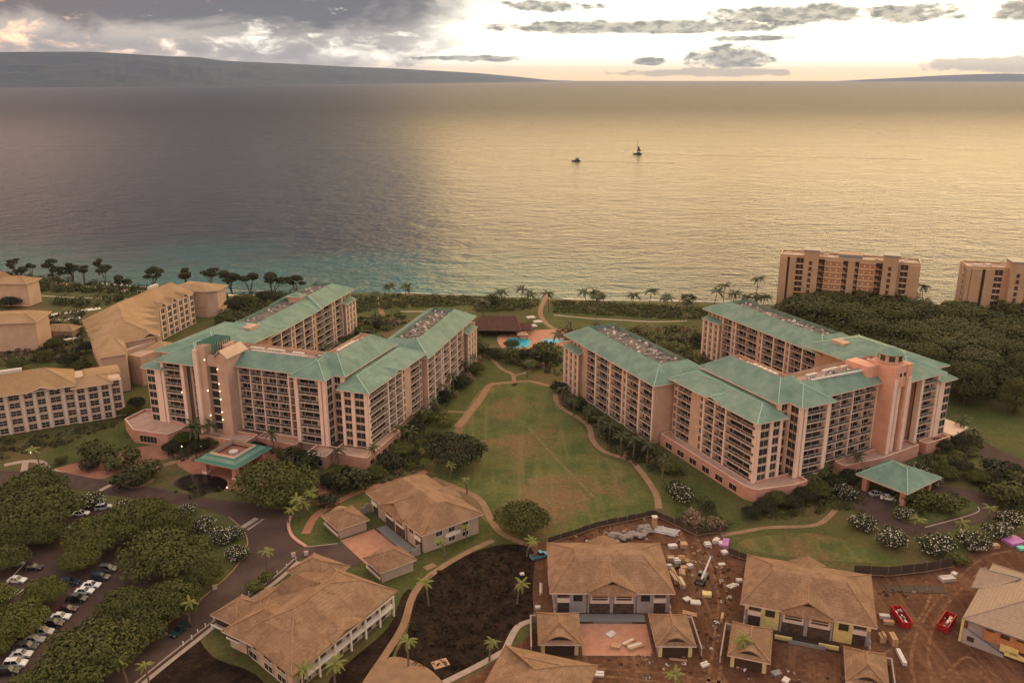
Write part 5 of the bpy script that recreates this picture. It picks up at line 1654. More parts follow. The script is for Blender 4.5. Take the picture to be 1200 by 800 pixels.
# ================================================================== HOUSES
def gable_dormer(B, uc, w, v0, z0, z1, rm, depth_=8.0, name='dormer', under='house_cap', low=1.6):
    """a front gable over the eave with a small clipped hip below its peak"""
    vb = v0 + depth_
    shell(B, name, [[(uc - w, v0, z0), (uc, v0 + .6, z1), (uc, vb, z1 + .25), (uc - w, v0 + 1.2, z0 + .3)], [(uc, v0 + .6, z1), (uc + w, v0, z0), (uc + w, v0 + 1.2, z0 + .3), (uc, vb, z1 + .25)]], rm, .3, under=under, capm='house_cap', caps=[((uc, v0 + .6, z1), (uc, vb, z1 + .25))])
    n = 7
    arc = [(uc - w * .98 + 2 * w * .98 * k / n, v0 + 1.0, z0 + (z1 - z0) * .62 * math.sin(math.pi * k / n)) for k in range(n + 1)]
    g = B.mb()
    g.poly(arc, 'wood_dark')
    g.build('gable', B.root)
    shell(B, 'roof', [[(uc - w, v0 - .5, z0 - .5), (uc + w, v0 - .5, z0 - .5), (uc + w * .35, v0 + 1.0, z0 + (z1 - z0) * .52), (uc - w * .35, v0 + 1.0, z0 + (z1 - z0) * .52)],
                      [(uc - w, v0 - .5, z0 - .5), (uc - w * .35, v0 + 1.0, z0 + (z1 - z0) * .52), (uc - w * .95, v0 + 1.2, z0)], [(uc + w, v0 - .5, z0 - .5), (uc + w * .95, v0 + 1.2, z0), (uc + w * .35, v0 + 1.0, z0 + (z1 - z0) * .52)]], rm, .25, under=under, capm='house_cap')


def garage(B, u0, v0, u1, v1, rm, wallm, door=True, face='f'):
    g = B.mb()
    g.box(u0 + .7, u1 - .7, v0 + .9, v1 - .7, 0, 3.2, wallm)
    g.build('garage', B.root)
    if face == 'f':
        q = B.mb()
        q.box(u0 + 1.5, u1 - 1.5, v0 + .78, v0 + .893, 0, 2.5, 'wood_dark')
        q.build('garage_door', B.root)
    else:
        q = B.mb()
        q.box(u0 + .58, u0 + .693, v0 + 2, v1 - 2, 0, 2.5, 'wood_dark')
        q.build('garage_door', B.root)
        q = B.mb()
        for k in range(3):
            a = v0 + .9 + (v1 - v0 - 2.0) * k / 3
        q.box(u0 + 1.6, u1 - 1.6, v0 + .82, v0 + .893, 1.5, 2.9, 'wood_dark'); q.box(u0 + .8, u1 - .8, v0 + .3, v0 + .6, 1.0, 1.35, 'fascia_white'); q.box(u0 + .9, u1 - .9, v0 + .62, v0 + .80, 0, 1.3, 'path_tan')
        q.build('porch', B.root)
    wu, wv = u1 - u0, v1 - v0
    if wv > wu:
        mansard(B, u0, v0, u1, v1, 3.3, 5.7, (wu / 2, wu / 2.2, wu / 2, wu / 2.2), roofm=rm, capm='house_cap', t=.28)
    else:
        mansard(B, u0, v0, u1, v1, 3.3, 5.7, (wv / 2.2, wv / 2, wv / 2.2, wv / 2), roofm=rm, capm='house_cap', t=.28)
    # eyebrow over the door
    if face == 'f':
        uc, w = (u0 + u1) / 2, wu * .30
        n = 8
        up = [(uc - w + 2 * w * k / n, v0 + .6, 3.75 + 1.25 * math.sin(math.pi * k / n)) for k in range(n + 1)]
        bk = [(p[0], v0 + 2.9 + .5 * math.sin(math.pi * k / n), p[2] + .15) for k, p in enumerate(up)]
    else:
        uc, w = (v0 + v1) / 2, wv * .30
        n = 8
        up = [(u0 + .6, uc - w + 2 * w * k / n, 3.75 + 1.25 * math.sin(math.pi * k / n)) for k in range(n + 1)]
        bk = [(u0 + 2.9 + .5 * math.sin(math.pi * k / n), p[1], p[2] + .15) for k, p in enumerate(up)]
    shell(B, 'eyebrow', [[up[k], up[k + 1], bk[k + 1], bk[k]] for k in range(n)], rm, .2, under='house_cap')
    g = B.mb()
    g.poly([(p[0] + (.25 if face != 'f' else 0), p[1] + (.25 if face == 'f' else 0), p[2] - .02) for p in up], 'wood_dark')
    g.build('gable', B.root)


def duplex(label, org, ang, L, D, rm, wallm, front='wrap', garages=(), gface=('f', 'f'), state='finished', walls_low=True, cap='house_cap', face_split=True):
    B = Block('house', label, 'house', org, ang)
    ze, zr = 6.0, 10.2
    o = mansard(B, 0, 0, L, D, ze, zr, (D * .29, D * .45, D * .29, D * .45), roofm=rm, capm=cap, t=.3)
    g = B.mb()
    g.box(1.0, L - 1.0, 1.4, D - 1.2, 0, ze - .31, wallm)
    g.build('wall', B.root)
    uc = L / 2
    gable_dormer(B, uc, L * .19, -.15, ze + .35, zr - 1.2, rm, D * .42)
    # rear gable, low
    shell(B, 'dormer', [[(uc - 4.5, D + .2, ze + .2), (uc, D + .2, ze + 2.2), (uc, D - 7, ze + 2.6)], [(uc, D + .2, ze + 2.2), (uc + 4.5, D + .2, ze + .2), (uc, D - 7, ze + 2.6)]], rm, .25, under='house_cap')
    bay = 'fascia_white' if state == 'finished' else 'villa_trim'
    # front: centre bay with two loggias, flanking windows, end recesses
    g = B.mb()
    g.box(uc - 5.6, uc + 5.6, .9, 1.395, 0, ze - .32, wallm)
    g.build('front_bay', B.root)
    for s in (-1, 1):
        a = uc + s * 2.8
        q = B.mb()
        q.box(a - 2.2, a + 2.2, .55, .893, 2.9, 5.2, bay)
        q.build('balcony', B.root)
        q2 = B.mb()
        q2.box(a - 1.8, a + 1.8, .50, .547, 3.7, 5.15, 'room_shade')
        q2.box(a - 1.8, a + 1.8, .44, .497, 4.35, 4.5, bay); q2.box(a - 1.8, a + 1.8, .44, .497, 3.62, 3.8, bay)
        q2.build('balcony_opening', B.root)
        q3 = B.mb()
        q3.box(a - 2.4, a + 2.4, .78, .893, .1, 2.7, 'room_shade')
        q3.build('porch_opening', B.root)
        fm, pm = window_mesh(1.9, 1.4, 'wood_dark' if state != 'finished' else 'fascia_white', 2, 1)
        b = uc + s * (L * .27)
        q = B.mb()
        q.box(b - 2.0, b + 2.0, 1.1, 1.396, 0, ze - .33, 'yellow_board' if front == 'yellow' else wallm)
        q.build('wall', B.root)
        w = B.put('window', fm, b, 1.1, 3.3, 0, 1)
        inst('pane', pm, w)
        c = uc + s * (L * .385)
        q = B.mb()
        q.box(c - 1.5, c + 1.5, .7, 1.1, 3.0, 4.1, bay); q.box(c - 1.35, c + 1.35, 1.2, 1.39, 4.1, 5.5, 'room_shade'); q.box(c - 1.35, c + 1.35, 1.2, 1.39, .1, 2.6, 'room_shade')
        q.build('balcony', B.root)
        if front == 'yellow':
            q = B.mb()
            q.box(uc + s * (L / 2 - 2.4) - 1.3, uc + s * (L / 2 - 2.4) + 1.3, 1.25, 1.397, 4.0, ze - .33, 'yellow_board')
            q.build('yellow_panel', B.root)
        # sloping stair wall at each end
        q = B.mb()
        e = uc + s * (L / 2 - 1.2)
        for (zz, k) in ((3.0, 0), (2.2, 1), (1.4, 2)):
            q.box(e - .14, e + .14, -2.6 + k * -1.3 + 2.6 - 1.3 if False else .2 - 1.3 * (k + 1), .2 - 1.3 * k - .002, 0, zz, 'concrete')
        q.build('stair_wall', B.root)
    # side windows and a band under the eave
    for (u, nx) in ((1.0, 1), (L - 1.0, -1)):
        fm, pm = window_mesh(2.0, 1.3, 'fascia_white', 2, 1)
        for v in (D * .3, D * .5, D * .72):
            for z in (.8, 3.6):
                w = B.put('window', fm, u, v, z, nx, 0)
                inst('pane', pm, w)
        q = B.mb()
        uu = u - nx * .9
        q.box(min(u, uu), max(u, uu), D * .38, D * .62, 2.7, 3.0, 'fascia_white'); q.box(min(uu, uu + nx * .1), max(uu, uu + nx * .1), D * .38, D * .62, 3.0, 3.9, bay)
        q.build('balcony', B.root)
    fm, pm = window_mesh(2.6, 1.5, 'fascia_white', 3, 1)
    for k in range(5):
        for z in (.7, 3.5):
            w = B.put('window', fm, L * (.14 + .18 * k), D - 1.2, z, 0, -1)
            inst('pane', pm, w)
    for gi, (u0, v0, u1, v1) in enumerate(garages):
        garage(B, u0, v0, u1, v1, rm, wallm, True, gface[gi])
        if state != 'finished':
            for s in (0,):
                q = B.mb()
                a = u0 - 1.4 if gi == 0 else u1 + 1.4
                q.box(a - .16, a + .16, v0 + 1.2, v1 + 1.2, 0, 1.9, 'concrete'); q.box(min(a, a + (1.2 if gi == 0 else -1.2)), max(a, a + (1.2 if gi == 0 else -1.2)), v1 + .9, v1 + 1.2, 0, 1.9 - .01, 'concrete')
                q.build('yard_wall', B.root)
            for e in (u0 + .9, u1 - 1.5):
                q = B.mb()
                q.box(e - .1, e + .65, v0 + .72, v0 + .893, 0, 3.1, 'yellow_board')
                q.build('yellow_panel', B.root)
    if len(garages) == 2:
        q = B.mb()
        a, b = garages[0][2] + .2, garages[1][0] - .2
        q.box(a, b, garages[0][1] + .6, -3.2, 0, .14, 'house_wrap', 'paver_salmon' if front != 'yellow' else 'red_earth')
        q.build('forecourt', B.root)
        q = B.mb()
        q.box(a + 3.2, b - 3.2, -3.0, -2.75, 0, .9, 'steel_grey'); q.box(a, a + 3.2, -3.2, -3.0, 0, .5, 'wood_dark'); q.box(b - 3.2, b, -3.2, -3.0, 0, .5, 'wood_dark')
        q.build('low_wall', B.root)
        q = B.mb()
        q.box(a, b, -2.7, .5, 0, .10, 'house_wrap', 'steel_grey' if front != 'yellow' else 'wood_dark')
        q.build('terrace', B.root)
        if front == 'yellow':
            q = B.mb()
            for (x0, x1) in ((a + .3, a + 4), (b - 4.6, b - .4)):
                q = B.mb()
                q.box(x0, x1, -2.3, -1.9, .1, 1.0, 'yellow_board')
                q.build('yellow_panel', B.root)
    return B


duplex('finished tan duplex beside the round tree, courtyard paved between its two garages', (-42.3, 222.5), -53.0, 31.0, 20.0, 'house_roof', 'house_wall', garages=((.4, -14.2, 10.6, -4.4), (27.4, -15.2, 36.2, -4.6)), gface=('u', 'u'))
duplex('grey-wrapped unfinished duplex with a salmon paved yard between its garages', (8.7, 172.0), -.4, 29.2, 22.6, 'house_roof', 'house_wrap', garages=((-3.0, -15.2, 6.6, -3.6), (22.4, -15.6, 31.2, -4.0)), state='raw')
duplex('unfinished duplex with yellow boards showing and bare earth between its garages', (51.9, 168.0), -18.6, 29.0, 22.0, 'house_roof', 'house_wrap', front='yellow', garages=((-1.3, -15.9, 7.6, -3.6), (22.2, -16.7, 30.6, -5.0)), state='raw')


def road_house():
    B = Block('house', 'finished brown-roofed house by the road with long porch roofs', 'house', (-43.8, 183.3), -31.0)
    # u along the far end, v is negative towards the camera; the long side runs down to the picture bottom
    rm = 'house_roof'
    W, Ln = 20.0, 33.0
    g = B.mb()
    g.prism([(3, -Ln + 3.6), (W - 1.2, -Ln + .2), (W - 1.2, -1.2), (1.2, -1.2)], 0, 5.7, 'house_wall')
    g.box(-4, 1.1, -Ln + 4, -12, 0, 3.2, 'house_wall')
    g.build('wall', B.root)
    ze, zr = 6.0, 10.6
    C = [(0, 0, ze), (W, 0, ze), (W + .5, -Ln - 1.5, ze), (1.5, -Ln + 2.5, ze)]
    k0, k1 = (6.0, -5.0, 9.4), (13.5, -5.0, 9.4)
    m0, m1 = (9.5, -11, zr), (9.5, -Ln + 11, zr)
    j0, j1 = (5.5, -Ln + 5.5, 9.2), (14.0, -Ln + 5.5, 9.2)
    shell(B, 'roof', [[C[1], C[0], k0, k1], [k0, m0, k1], [C[2], C[1], k1, m0, m1, j1], [C[0], C[3], j0, m1, m0, k0], [C[3], C[2], j1, j0], [j0, j1, m1]], rm, .3, under='house_cap',
          caps=[(k0, k1), (k0, m0), (k1, m0), (C[0], k0), (C[1], k1), (m0, m1), (m1, j0), (m1, j1), (C[2], j1), (C[3], j0)], capm='house_cap', capr=.14)
    # hipped cross roofs at the near corner and on the road side
    mansard(B, -3.5, -Ln + 1.5, 9, -Ln + 15.5, 5.8, 9.3, (6.2, 6.9, 3.0, 6.9), roofm=rm, capm='house_cap', t=.28)
    mansard(B, -6.8, -14.5, 8, -6.0, 4.35, 8.9, (4.6, 4.2, 3.0, 4.2), roofm=rm, capm='house_cap', t=.28)
    shell(B, 'dormer', [[(W + .9, -23, 6.0), (W + .9, -19, 7.4), (W - 7, -19, 9.2)], [(W + .9, -19, 7.4), (W + .9, -12, 6.1), (W - 7, -19, 9.2)]], rm, .25, under='house_cap')
    # lower roofs along the road side
    garage(B, -9, -22.5, -1, -8, rm, 'house_wall', True, 'u')
    mansard(B, -13.2, -26.5, -4.5, -17.0, 3.4, 5.9, (4.3, 4.0, 4.3, 4.0), roofm=rm, capm='house_cap', t=.28)
    mansard(B, -11.5, -4.5, .5, 5.5, 3.4, 6.0, (4.5, 5, 4.5, 5), roofm=rm, capm='house_cap', t=.28)
    shell(B, 'roof', [[(-8.6, -19, 3.5), (-8.6, -3, 3.5), (1.6, -3, 6.5), (1.6, -19, 6.5)]], rm, .3, under='house_cap')
    g = B.mb()
    g.box(-12.4, -5.3, -25.6, -18, 0, 3.1, 'house_wall'); g.box(-10.6, -.4, -3.6, 4.6, 0, 3.1, 'house_wall')
    g.build('wall', B.root)
    g = B.mb()
    g.box(-12.3, -5.0, -25.9, -25.603, 1.2, 2.9, 'wood_dark'); g.box(-12.7, -4.6, -27.0, -26.7, 1.0, 1.35, 'fascia_white'); g.box(-12.6, -12.3, -27, -26.7, 0, 1.0, 'fascia_white'); g.box(-4.9, -4.6, -27, -26.7, 0, 1.0, 'fascia_white')
    g.build('porch', B.root)
    # right side: white beams and posts of the two-storey verandah
    g = B.mb()
    for z in (2.6, 5.2):
        g.box(W - 1.1, W + .1, -Ln + 2, -1.4, z, z + .35, 'fascia_white')
    for k in range(7):
        v = -1.6 - k * (Ln - 3.5) / 6
        g.box(W - .3, W + .05, v - .2, v + .2, 0, 2.598, 'fascia_white'); g.box(W - .3, W + .05, v - .2, v + .2, 2.96, 5.19, 'fascia_white')
    g.build('verandah', B.root)
    g = B.mb()
    for k in range(6):
        v = -3.0 - k * (Ln - 3.5) / 6
        for z in (.3, 3.1):
            g.box(W - 1.19, W - 1.12, v - 3.6, v - .4, z, z + 1.9, 'room_shade')
    g.build('opening', B.root)
    fm, pm = window_mesh(3.2, 1.6, 'fascia_white', 2, 1)
    for u in (4, 10, 15):
        for z in (.7, 3.4):
            w = B.put('window', fm, u, -Ln + 3.4 - (u - 3) * .215, z, .21, .98)
            inst('pane', pm, w)
    g = B.mb()
    g.box(-4.2, -.2, -Ln + 3.2, -Ln + 3.9, 2.6, 3.0, 'fascia_white'); g.box(-4.0, -.5, -Ln + 3.3, -Ln + 3.9, 3.0, 4.4, 'room_shade')
    g.build('balcony', B.root)


road_house()


def bottom_house():
    B = Block('house', 'brown-roofed house cut off by the bottom of the picture, nearest the grey duplex', 'house', (-1.4, 153.1), -19.0)
    W, Ln = 20.0, 30.0
    ze = 6.0
    C = [(0, 0, ze), (W, 0, ze), (W, -Ln, ze), (0, -Ln, ze)]
    k0, k1 = (5.6, -7, 9.6), (14.6, -7, 9.6)
    j0, j1 = (5.6, -Ln + 7, 9.6), (14.6, -Ln + 7, 9.6)
    m0, m1 = (10, -11, 10.6), (10, -Ln + 11, 10.6)
    shell(B, 'roof', [[C[1], C[0], k0, k1], [k0, m0, k1], [C[2], C[1], k1, m0, m1, j1], [C[0], C[3], j0, m1, m0, k0], [C[3], C[2], j1, j0], [j0, j1, m1]], 'house_roof', .3, under='house_cap',
          caps=[(k0, k1), (C[0], k0), (C[1], k1), (k0, m0), (k1, m0)], capm='house_cap', capr=.14)
    g = B.mb()
    g.box(1.2, W - 1.2, -Ln + 1.2, -1.2, 0, 5.7, 'house_wrap')
    g.build('wall', B.root)
    mansard(B, 22.5, -9.5, 31, -1.5, 3.3, 5.5, (4, 4, 4, 4), roofm='house_roof', capm='house_cap', t=.28)
    g = B.mb()
    g.box(23.4, 30, -8.6, -2.4, 0, 3.1, 'house_wrap')
    g.build('garage', B.root)
    g = B.mb()
    g.box(24.5, 33, -.6, -.3, 0, 1.6, 'concrete'); g.box(33.0, 33.3, -5, -.3, 0, 1.59, 'concrete')
    g.build('yard_wall', B.root)


bottom_house()


def plywood_house():
    B = Block('house', 'half-built house with grey-tan roof, plywood walls and yellow boards by the red skips', 'house', (99.8, 162.7), 50.0)
    # u runs back along the left eave; v is negative to the right
    rm = 'house_roof_grey'
    Ln, W = 29.0, 23.0
    ze = 5.8
    S = lambda u, v, z: (u, -v, z)
    C = [S(0, 0, ze), S(Ln, 0, ze), S(Ln, W, ze), S(0, W + 3, ze)]
    k0, k1 = S(8.5, 10.0, 10.2), S(20.5, 11, 10.2)
    shell(B, 'roof', [[C[1], C[0], k0, k1], [C[2], C[1], k1], [C[3], C[2], k1, k0], [C[0], C[3], k0]], rm, .3, under='steel_grey', caps=[(C[0], k0), (C[1], k1), (k0, k1)], capm='house_roof_grey', capr=.14)
    shell(B, 'dormer', [[S(15.0, -1.6, ze - .3), S(19.5, -1.2, 8.6), S(19.5, 7.5, 9.4), S(15.0, 2.0, 6.6)], [S(19.5, -1.2, 8.6), S(24, -1.6, ze - .3), S(24, 2, 6.6), S(19.5, 7.5, 9.4)]], rm, .25, under='steel_grey', caps=[(S(19.5, -1.2, 8.6), S(19.5, 7.5, 9.4))], capm='steel_grey')
    g = B.mb()
    g.box(1.0, Ln - 1, -W + 1, -1.2, 0, 5.5, 'house_wrap')
    g.build('wall', B.root)
    g = B.mb()
    g.box(.2, .995, -W, -4.5, 2.4, 5.3, 'plywood')
    g.build('plywood_wall', B.root)
    for k in range(6):
        q = B.mb()
        q.box(.1, .196, -6.5 - 3.0 * k, -4.7 - 3.0 * k, 4.3 if k % 2 else 4.9, 5.25, 'wood_dark')
        q.build('opening', B.root)
    for (v0, v1, z0, z1) in ((8, 11.5, 1.3, 2.9), (9.0, 14.5, .6, 1.9), (13.8, 17, 1.2, 2.6)):
        q = B.mb()
        q.box(-.05, .19, -v1, -v0, z0, z1, 'yellow_board')
        q.build('yellow_panel', B.root)
    q = B.mb()
    q.box(-.1, .19, -17.6, -12, 1.9, 2.5, 'wood_dark')
    q.build('opening', B.root)
    # raking grey retaining wall at the corner
    g = B.mb()
    a = [S(.2, .6, 0), S(.2, 9, 0), S(-.3, 9, 0), S(-.3, .6, 0)]
    g.solid(a, [S(.2, .6, 3.6), S(.2, 9, .4), S(-.3, 9, .4), S(-.3, .6, 3.6)], 'house_wrap')
    g.build('raking_wall', B.root)
    q = B.mb()
    q.box(-.36, -.303, -3.0, -1.6, 1.0, 2.2, 'wood_dark')
    q.build('opening', B.root)
    q = B.mb()
    q.box(-.2, .3, -.5, 0, 0, 5.6, 'yellow_board')
    q.build('corner_post', B.root)


plywood_house()


# ================================================================== SMALLER BUILDINGS
def pavilion():
    B = Block('pool_pavilion', 'long dark thatched pavilion on the sea side of the blue pool', 'pavilion', (-18.5, 398.0), -3.0)
    shell(B, 'roof', [[(-1, -1, 3.4), (23, -1, 3.4), (20, 7, 8.6), (3, 7, 8.6)], [(23, -1, 3.4), (23, 15, 3.4), (20, 7, 8.6)], [(23, 15, 3.4), (-1, 15, 3.4), (3, 7, 8.6), (20, 7, 8.6)], [(-1, 15, 3.4), (-1, -1, 3.4), (3, 7, 8.6)]], 'thatch', .4, under='wood_dark')
    shell(B, 'roof', [[(21, 2, 3.0), (28, 2, 3.0), (27, 6.5, 5.2), (22, 6.5, 5.2)], [(28, 2, 3.0), (28, 11, 3.0), (27, 6.5, 5.2)], [(28, 11, 3), (21, 11, 3), (22, 6.5, 5.2), (27, 6.5, 5.2)]], 'thatch', .4, under='wood_dark')
    for u in (0, 5.5, 11, 16.5, 22):
        for v in (0, 14):
            g = B.mb()
            g.box(u - .2, u + .2, v - .2, v + .2, 0, 3.1, 'wood_dark')
            g.build('post', B.root)
    g = B.mb()
    g.box(2, 20, 5, 13, 0, 3.0, 'wood_dark')
    g.build('bar', B.root)


pavilion()
B = Block('pool_hut', 'small thatched hut with a pale shelter at the pool edge', 'hut', (5.2, 393.0), 0)
shell(B, 'roof', [[(-2.6, -2, 2.4), (2.6, -2, 2.4), (1, 0, 3.8), (-1, 0, 3.8)], [(2.6, -2, 2.4), (2.6, 2, 2.4), (1, 0, 3.8)], [(2.6, 2, 2.4), (-2.6, 2, 2.4), (-1, 0, 3.8), (1, 0, 3.8)], [(-2.6, 2, 2.4), (-2.6, -2, 2.4), (-1, 0, 3.8)]], 'timber', .25, under='wood_dark')
for (u, v) in ((-2, -1.5), (2, -1.5), (-2, 1.5), (2, 1.5)):
    g = B.mb(); g.box(u - .12, u + .12, v - .12, v + .12, 0, 2.2, 'wood_dark'); g.build('post', B.root)
for (px, py, lb) in ((630, 376, 'larger pale shade sail between the pavilion and the beach path'), (622, 371, 'smaller pale shade sail next to the pavilion roof'), (624, 381, 'white umbrella on the pool deck by the beach path')):
    x, y = U(px, py, 2.6)
    B = Block('shade_canopy', lb, 'canopy', (x, y), 20)
    shell(B, 'canopy', [[(-2.2, -1.8, 2.4), (2.2, -1.8, 2.4), (0, 0, 3.2)], [(2.2, -1.8, 2.4), (2.2, 1.8, 2.4), (0, 0, 3.2)], [(2.2, 1.8, 2.4), (-2.2, 1.8, 2.4), (0, 0, 3.2)], [(-2.2, 1.8, 2.4), (-2.2, -1.8, 2.4), (0, 0, 3.2)]], 'white_wrap', .08, under='white_wrap')
    g = B.mb(); g.bar((0, 0, 0), (0, 0, 3.1), .08, 'steel_grey'); g.build('pole', B.root)
B = Block('pool_house', 'low brown-roofed hut among the pool terraces of the brown-roofed resort', 'hut', U(72, 392), 0)
mansard(B, -8, -4, 8, 5, 3.0, 5.2, (4, 4, 4, 4), roofm='villa_roof', capm='villa_roof', t=.25)
g = B.mb(); g.box(-7, 7, -3, 4, 0, 2.9, 'villa_wall'); g.build('wall', B.root)
for k, (a, b, w_) in enumerate([((48, 378), (95, 372), 5), ((60, 369), (118, 361), 5), ((75, 398), (100, 394), 3)]):
    strip('pool_terrace', [a, b], w_, .07, 'fascia_white', sm=1)
B = Block('picnic_table', 'small table with benches on the lawn path junction', 'table', U(603, 451), 10)
for (a, b, c, d, e, f, n_) in ((-1, 1, -.4, .4, .7, .78, 'tabletop'), (-1, 1, -1.0, -.7, .4, .46, 'bench'), (-1, 1, .7, 1.0, .4, .46, 'bench'), (-.8, -.65, -.35, .35, 0, .7, 'leg'), (.65, .8, -.35, .35, 0, .7, 'leg'), (-.1, .1, -1.0, 1.0, .3, .4, 'frame')):
    g = B.mb(); g.box(a, b, c, d, e, f, 'wood_dark'); g.build(n_, B.root)
B = Block('sea_wall', 'pale sea wall with rails on the beach between the brown towers', 'sea wall', U(1078, 360, 0), -10)
for k in range(4):
    g = B.mb(); g.box(k * 4.6, k * 4.6 + 4.55, 0, .5, 0, 1.6, 'concrete'); g.build('wall', B.root)

# ================================================================== CARS
def car_proto(suv):
    b = MB()
    L, Wd = (4.7, 1.86) if suv else (4.5, 1.78)
    h = L / 2
    zb = .95 if suv else .82
    low = [(-h, .35), (-h + .1, .22), (h - .12, .22), (h, .4), (h - .03, .62), (h - .9, zb), (-h + .15, zb + .03), (-h, .7)]
    def prof(p, w, top=1.0):
        n = len(p)
        b.solid([(x, -w, z) for x, z in p], [(x, w, z) for x, z in p], 'paint_white')
    prof(low, Wd / 2)
    ct = 1.66 if suv else 1.42
    cab = [(-h + (.25 if suv else .75), zb), (h - (1.25 if suv else 1.35), zb), (h - (1.9 if suv else 2.05), ct), (-h + (.5 if suv else 1.25), ct)]
    gl = MB()
    w0, w1 = Wd / 2 - .06, Wd / 2 - .26
    bot = [(cab[0][0], -w0), (cab[1][0], -w0), (cab[1][0], w0), (cab[0][0], w0)]
    top = [(cab[3][0], -w1), (cab[2][0], -w1), (cab[2][0], w1), (cab[3][0], w1)]
    gl.solid([(x, y, zb + .005) for x, y in bot], [(x, y, ct) for x, y in top], 'car_glass')
    rf = MB()
    rf.prism([(x * 1.0, y * 1.02) for x, y in top], ct + .003, ct + .06, 'paint_white')
    for i in range(4):       # pillars
        p0, p1 = bot[i], top[i]
        rf.bar((p0[0], p0[1], zb), (p1[0], p1[1], ct + .01), .055, 'paint_white', n=4)
    mx = (bot[0][0] + bot[1][0]) / 2
    for s in (-1, 1):
        rf.bar((mx, s * w0, zb), (mx, s * w1, ct), .05, 'paint_white', n=4)
    wh = MB()
    n = 12
    c = [(.33 * math.cos(2 * math.pi * k / n), .33 * math.sin(2 * math.pi * k / n)) for k in range(n)]
    wh.solid([(x, -.11, z) for x, z in c], [(x, .11, z) for x, z in c], 'tyre')
    c2 = [(x * .58, z * .58) for x, z in c]
    wh.solid([(x, -.12, z) for x, z in c2], [(x, .12, z) for x, z in c2], 'steel_grey')
    li = MB(); li.box(-.02, .03, -.2, .2, -.07, .07, 'fascia_white')
    lr = MB(); lr.box(-.03, .02, -.2, .2, -.08, .08, 'red_paint')
    return dict(body=mesh_of(b, 'body'), glass=mesh_of(gl, 'window'), roof=mesh_of(rf, 'roof'), wheel=mesh_of(wh, 'wheel'), head=mesh_of(li, 'headlight'), tail=mesh_of(lr, 'tail_light'), h=h, w=Wd)


CP = [car_proto(False), car_proto(True)]
CM = {}


def car(px, py, ang, paint, suv, label, group=None, z=.6, world=None, base=.065):
    P_ = CP[suv]
    x, y = world or U(px, py, z)
    t = thing('parked_car' if group else 'car', label, 'car', (x, y, base), rad(ang), group)
    def pm(k):
        key = (suv, k, paint)
        if key not in CM:
            me = P_[k].copy()
            me.materials[0] = M['paint_' + paint]
            CM[key] = me
        return CM[key]
    inst('body', pm('body'), t)
    inst('window', P_['glass'], t)
    inst('roof', pm('roof'), t)
    for sx in (-1, 1):
        for sy in (-1, 1):
            inst('wheel', P_['wheel'], t, (sx * P_['h'] * .58, sy * (P_['w'] / 2 - .08), .33))
    for sy in (-1, 1):
        inst('headlight', P_['head'], t, (P_['h'] - .02, sy * .62, .6))
        inst('tail_light', P_['tail'], t, (-P_['h'] + .01, sy * .62, .68))
    return t


CARS = [(9, 786, 8, 'black', 1, 'black car at the near end of the long parked row'), (18, 777, 6, 'white', 1, 'white wagon second in the long parked row'), (25, 766, 6, 'white', 0, 'white saloon third in the long parked row'), (31, 757, 4, 'grey', 1, 'grey car fourth in the long parked row, half under a tree'), (40, 749, 4, 'silver', 0, 'silver car fifth in the long parked row'), (50, 740, 4, 'silver', 1, 'silver wagon sixth in the long parked row'),
        (62, 730, 2, 'black', 1, 'black car seventh in the long parked row, beside the silver wagon'), (71, 722, 2, 'white', 0, 'white car eighth in the long parked row, before the dark red one'), (79, 713, 2, 'maroon', 0, 'dark red car in the middle of the long parked row'), (90, 701, 0, 'black', 1, 'black car beyond the dark red one in the parked row'), (99, 692, 0, 'white', 0, 'nearer of the two bright white cars together in the parked row'), (107, 685, 0, 'white', 0, 'farther of the two bright white cars together in the parked row'),
        (117, 676, 0, 'blue', 1, 'dark blue car beyond the two white ones in the parked row'), (126, 666, -2, 'grey', 1, 'dark grey car at the far end of the long parked row'), (20, 679, -4, 'white', 0, 'white car alone in the middle of the open car-park lane'), (39, 664, -4, 'black', 0, 'long black car beneath the far shade trees'), (18, 660, 20, 'silver', 0, 'silver car half hidden behind the long black car'), (2, 701, -2, 'white', 0, 'white car at the frame edge below a dark grey one'), (9, 693, -2, 'grey', 1, 'dark grey car at the frame edge'),
        (81, 682, 2, 'blue', 1, 'dark blue car under the middle shade tree'), (17, 736, 10, 'white', 1, 'white wagon between the yellow-green trees'), (22, 745, 10, 'maroon', 0, 'dark red car beside the white wagon between yellow-green trees'), (75, 621, 52, 'white', 0, 'white car turned to the lane between two shade trees'), (95, 601, 5, 'white', 0, 'white car beside the clipped flowering bush'), (121, 594, 20, 'silver', 1, 'silver wagon near the road by the flowering bushes')]
for a in CARS:
    car(*a, 'cars in the car park')
p, q = U(222, 730), U(200, 746)
car(211, 738, math.degrees(math.atan2(q[1] - p[1], q[0] - p[0])), 'green', 1, 'dark green estate car driving on the road by the porch', base=.09)
car(1027, 578, 12, 'silver', 0, 'silver car under the hipped portico', base=.085)
car(1041, 583, -20, 'white', 0, 'white car parked before the hipped portico', base=.085)
car(283, 545, 60, 'white', 1, 'white car waiting under the square portico', base=.06)


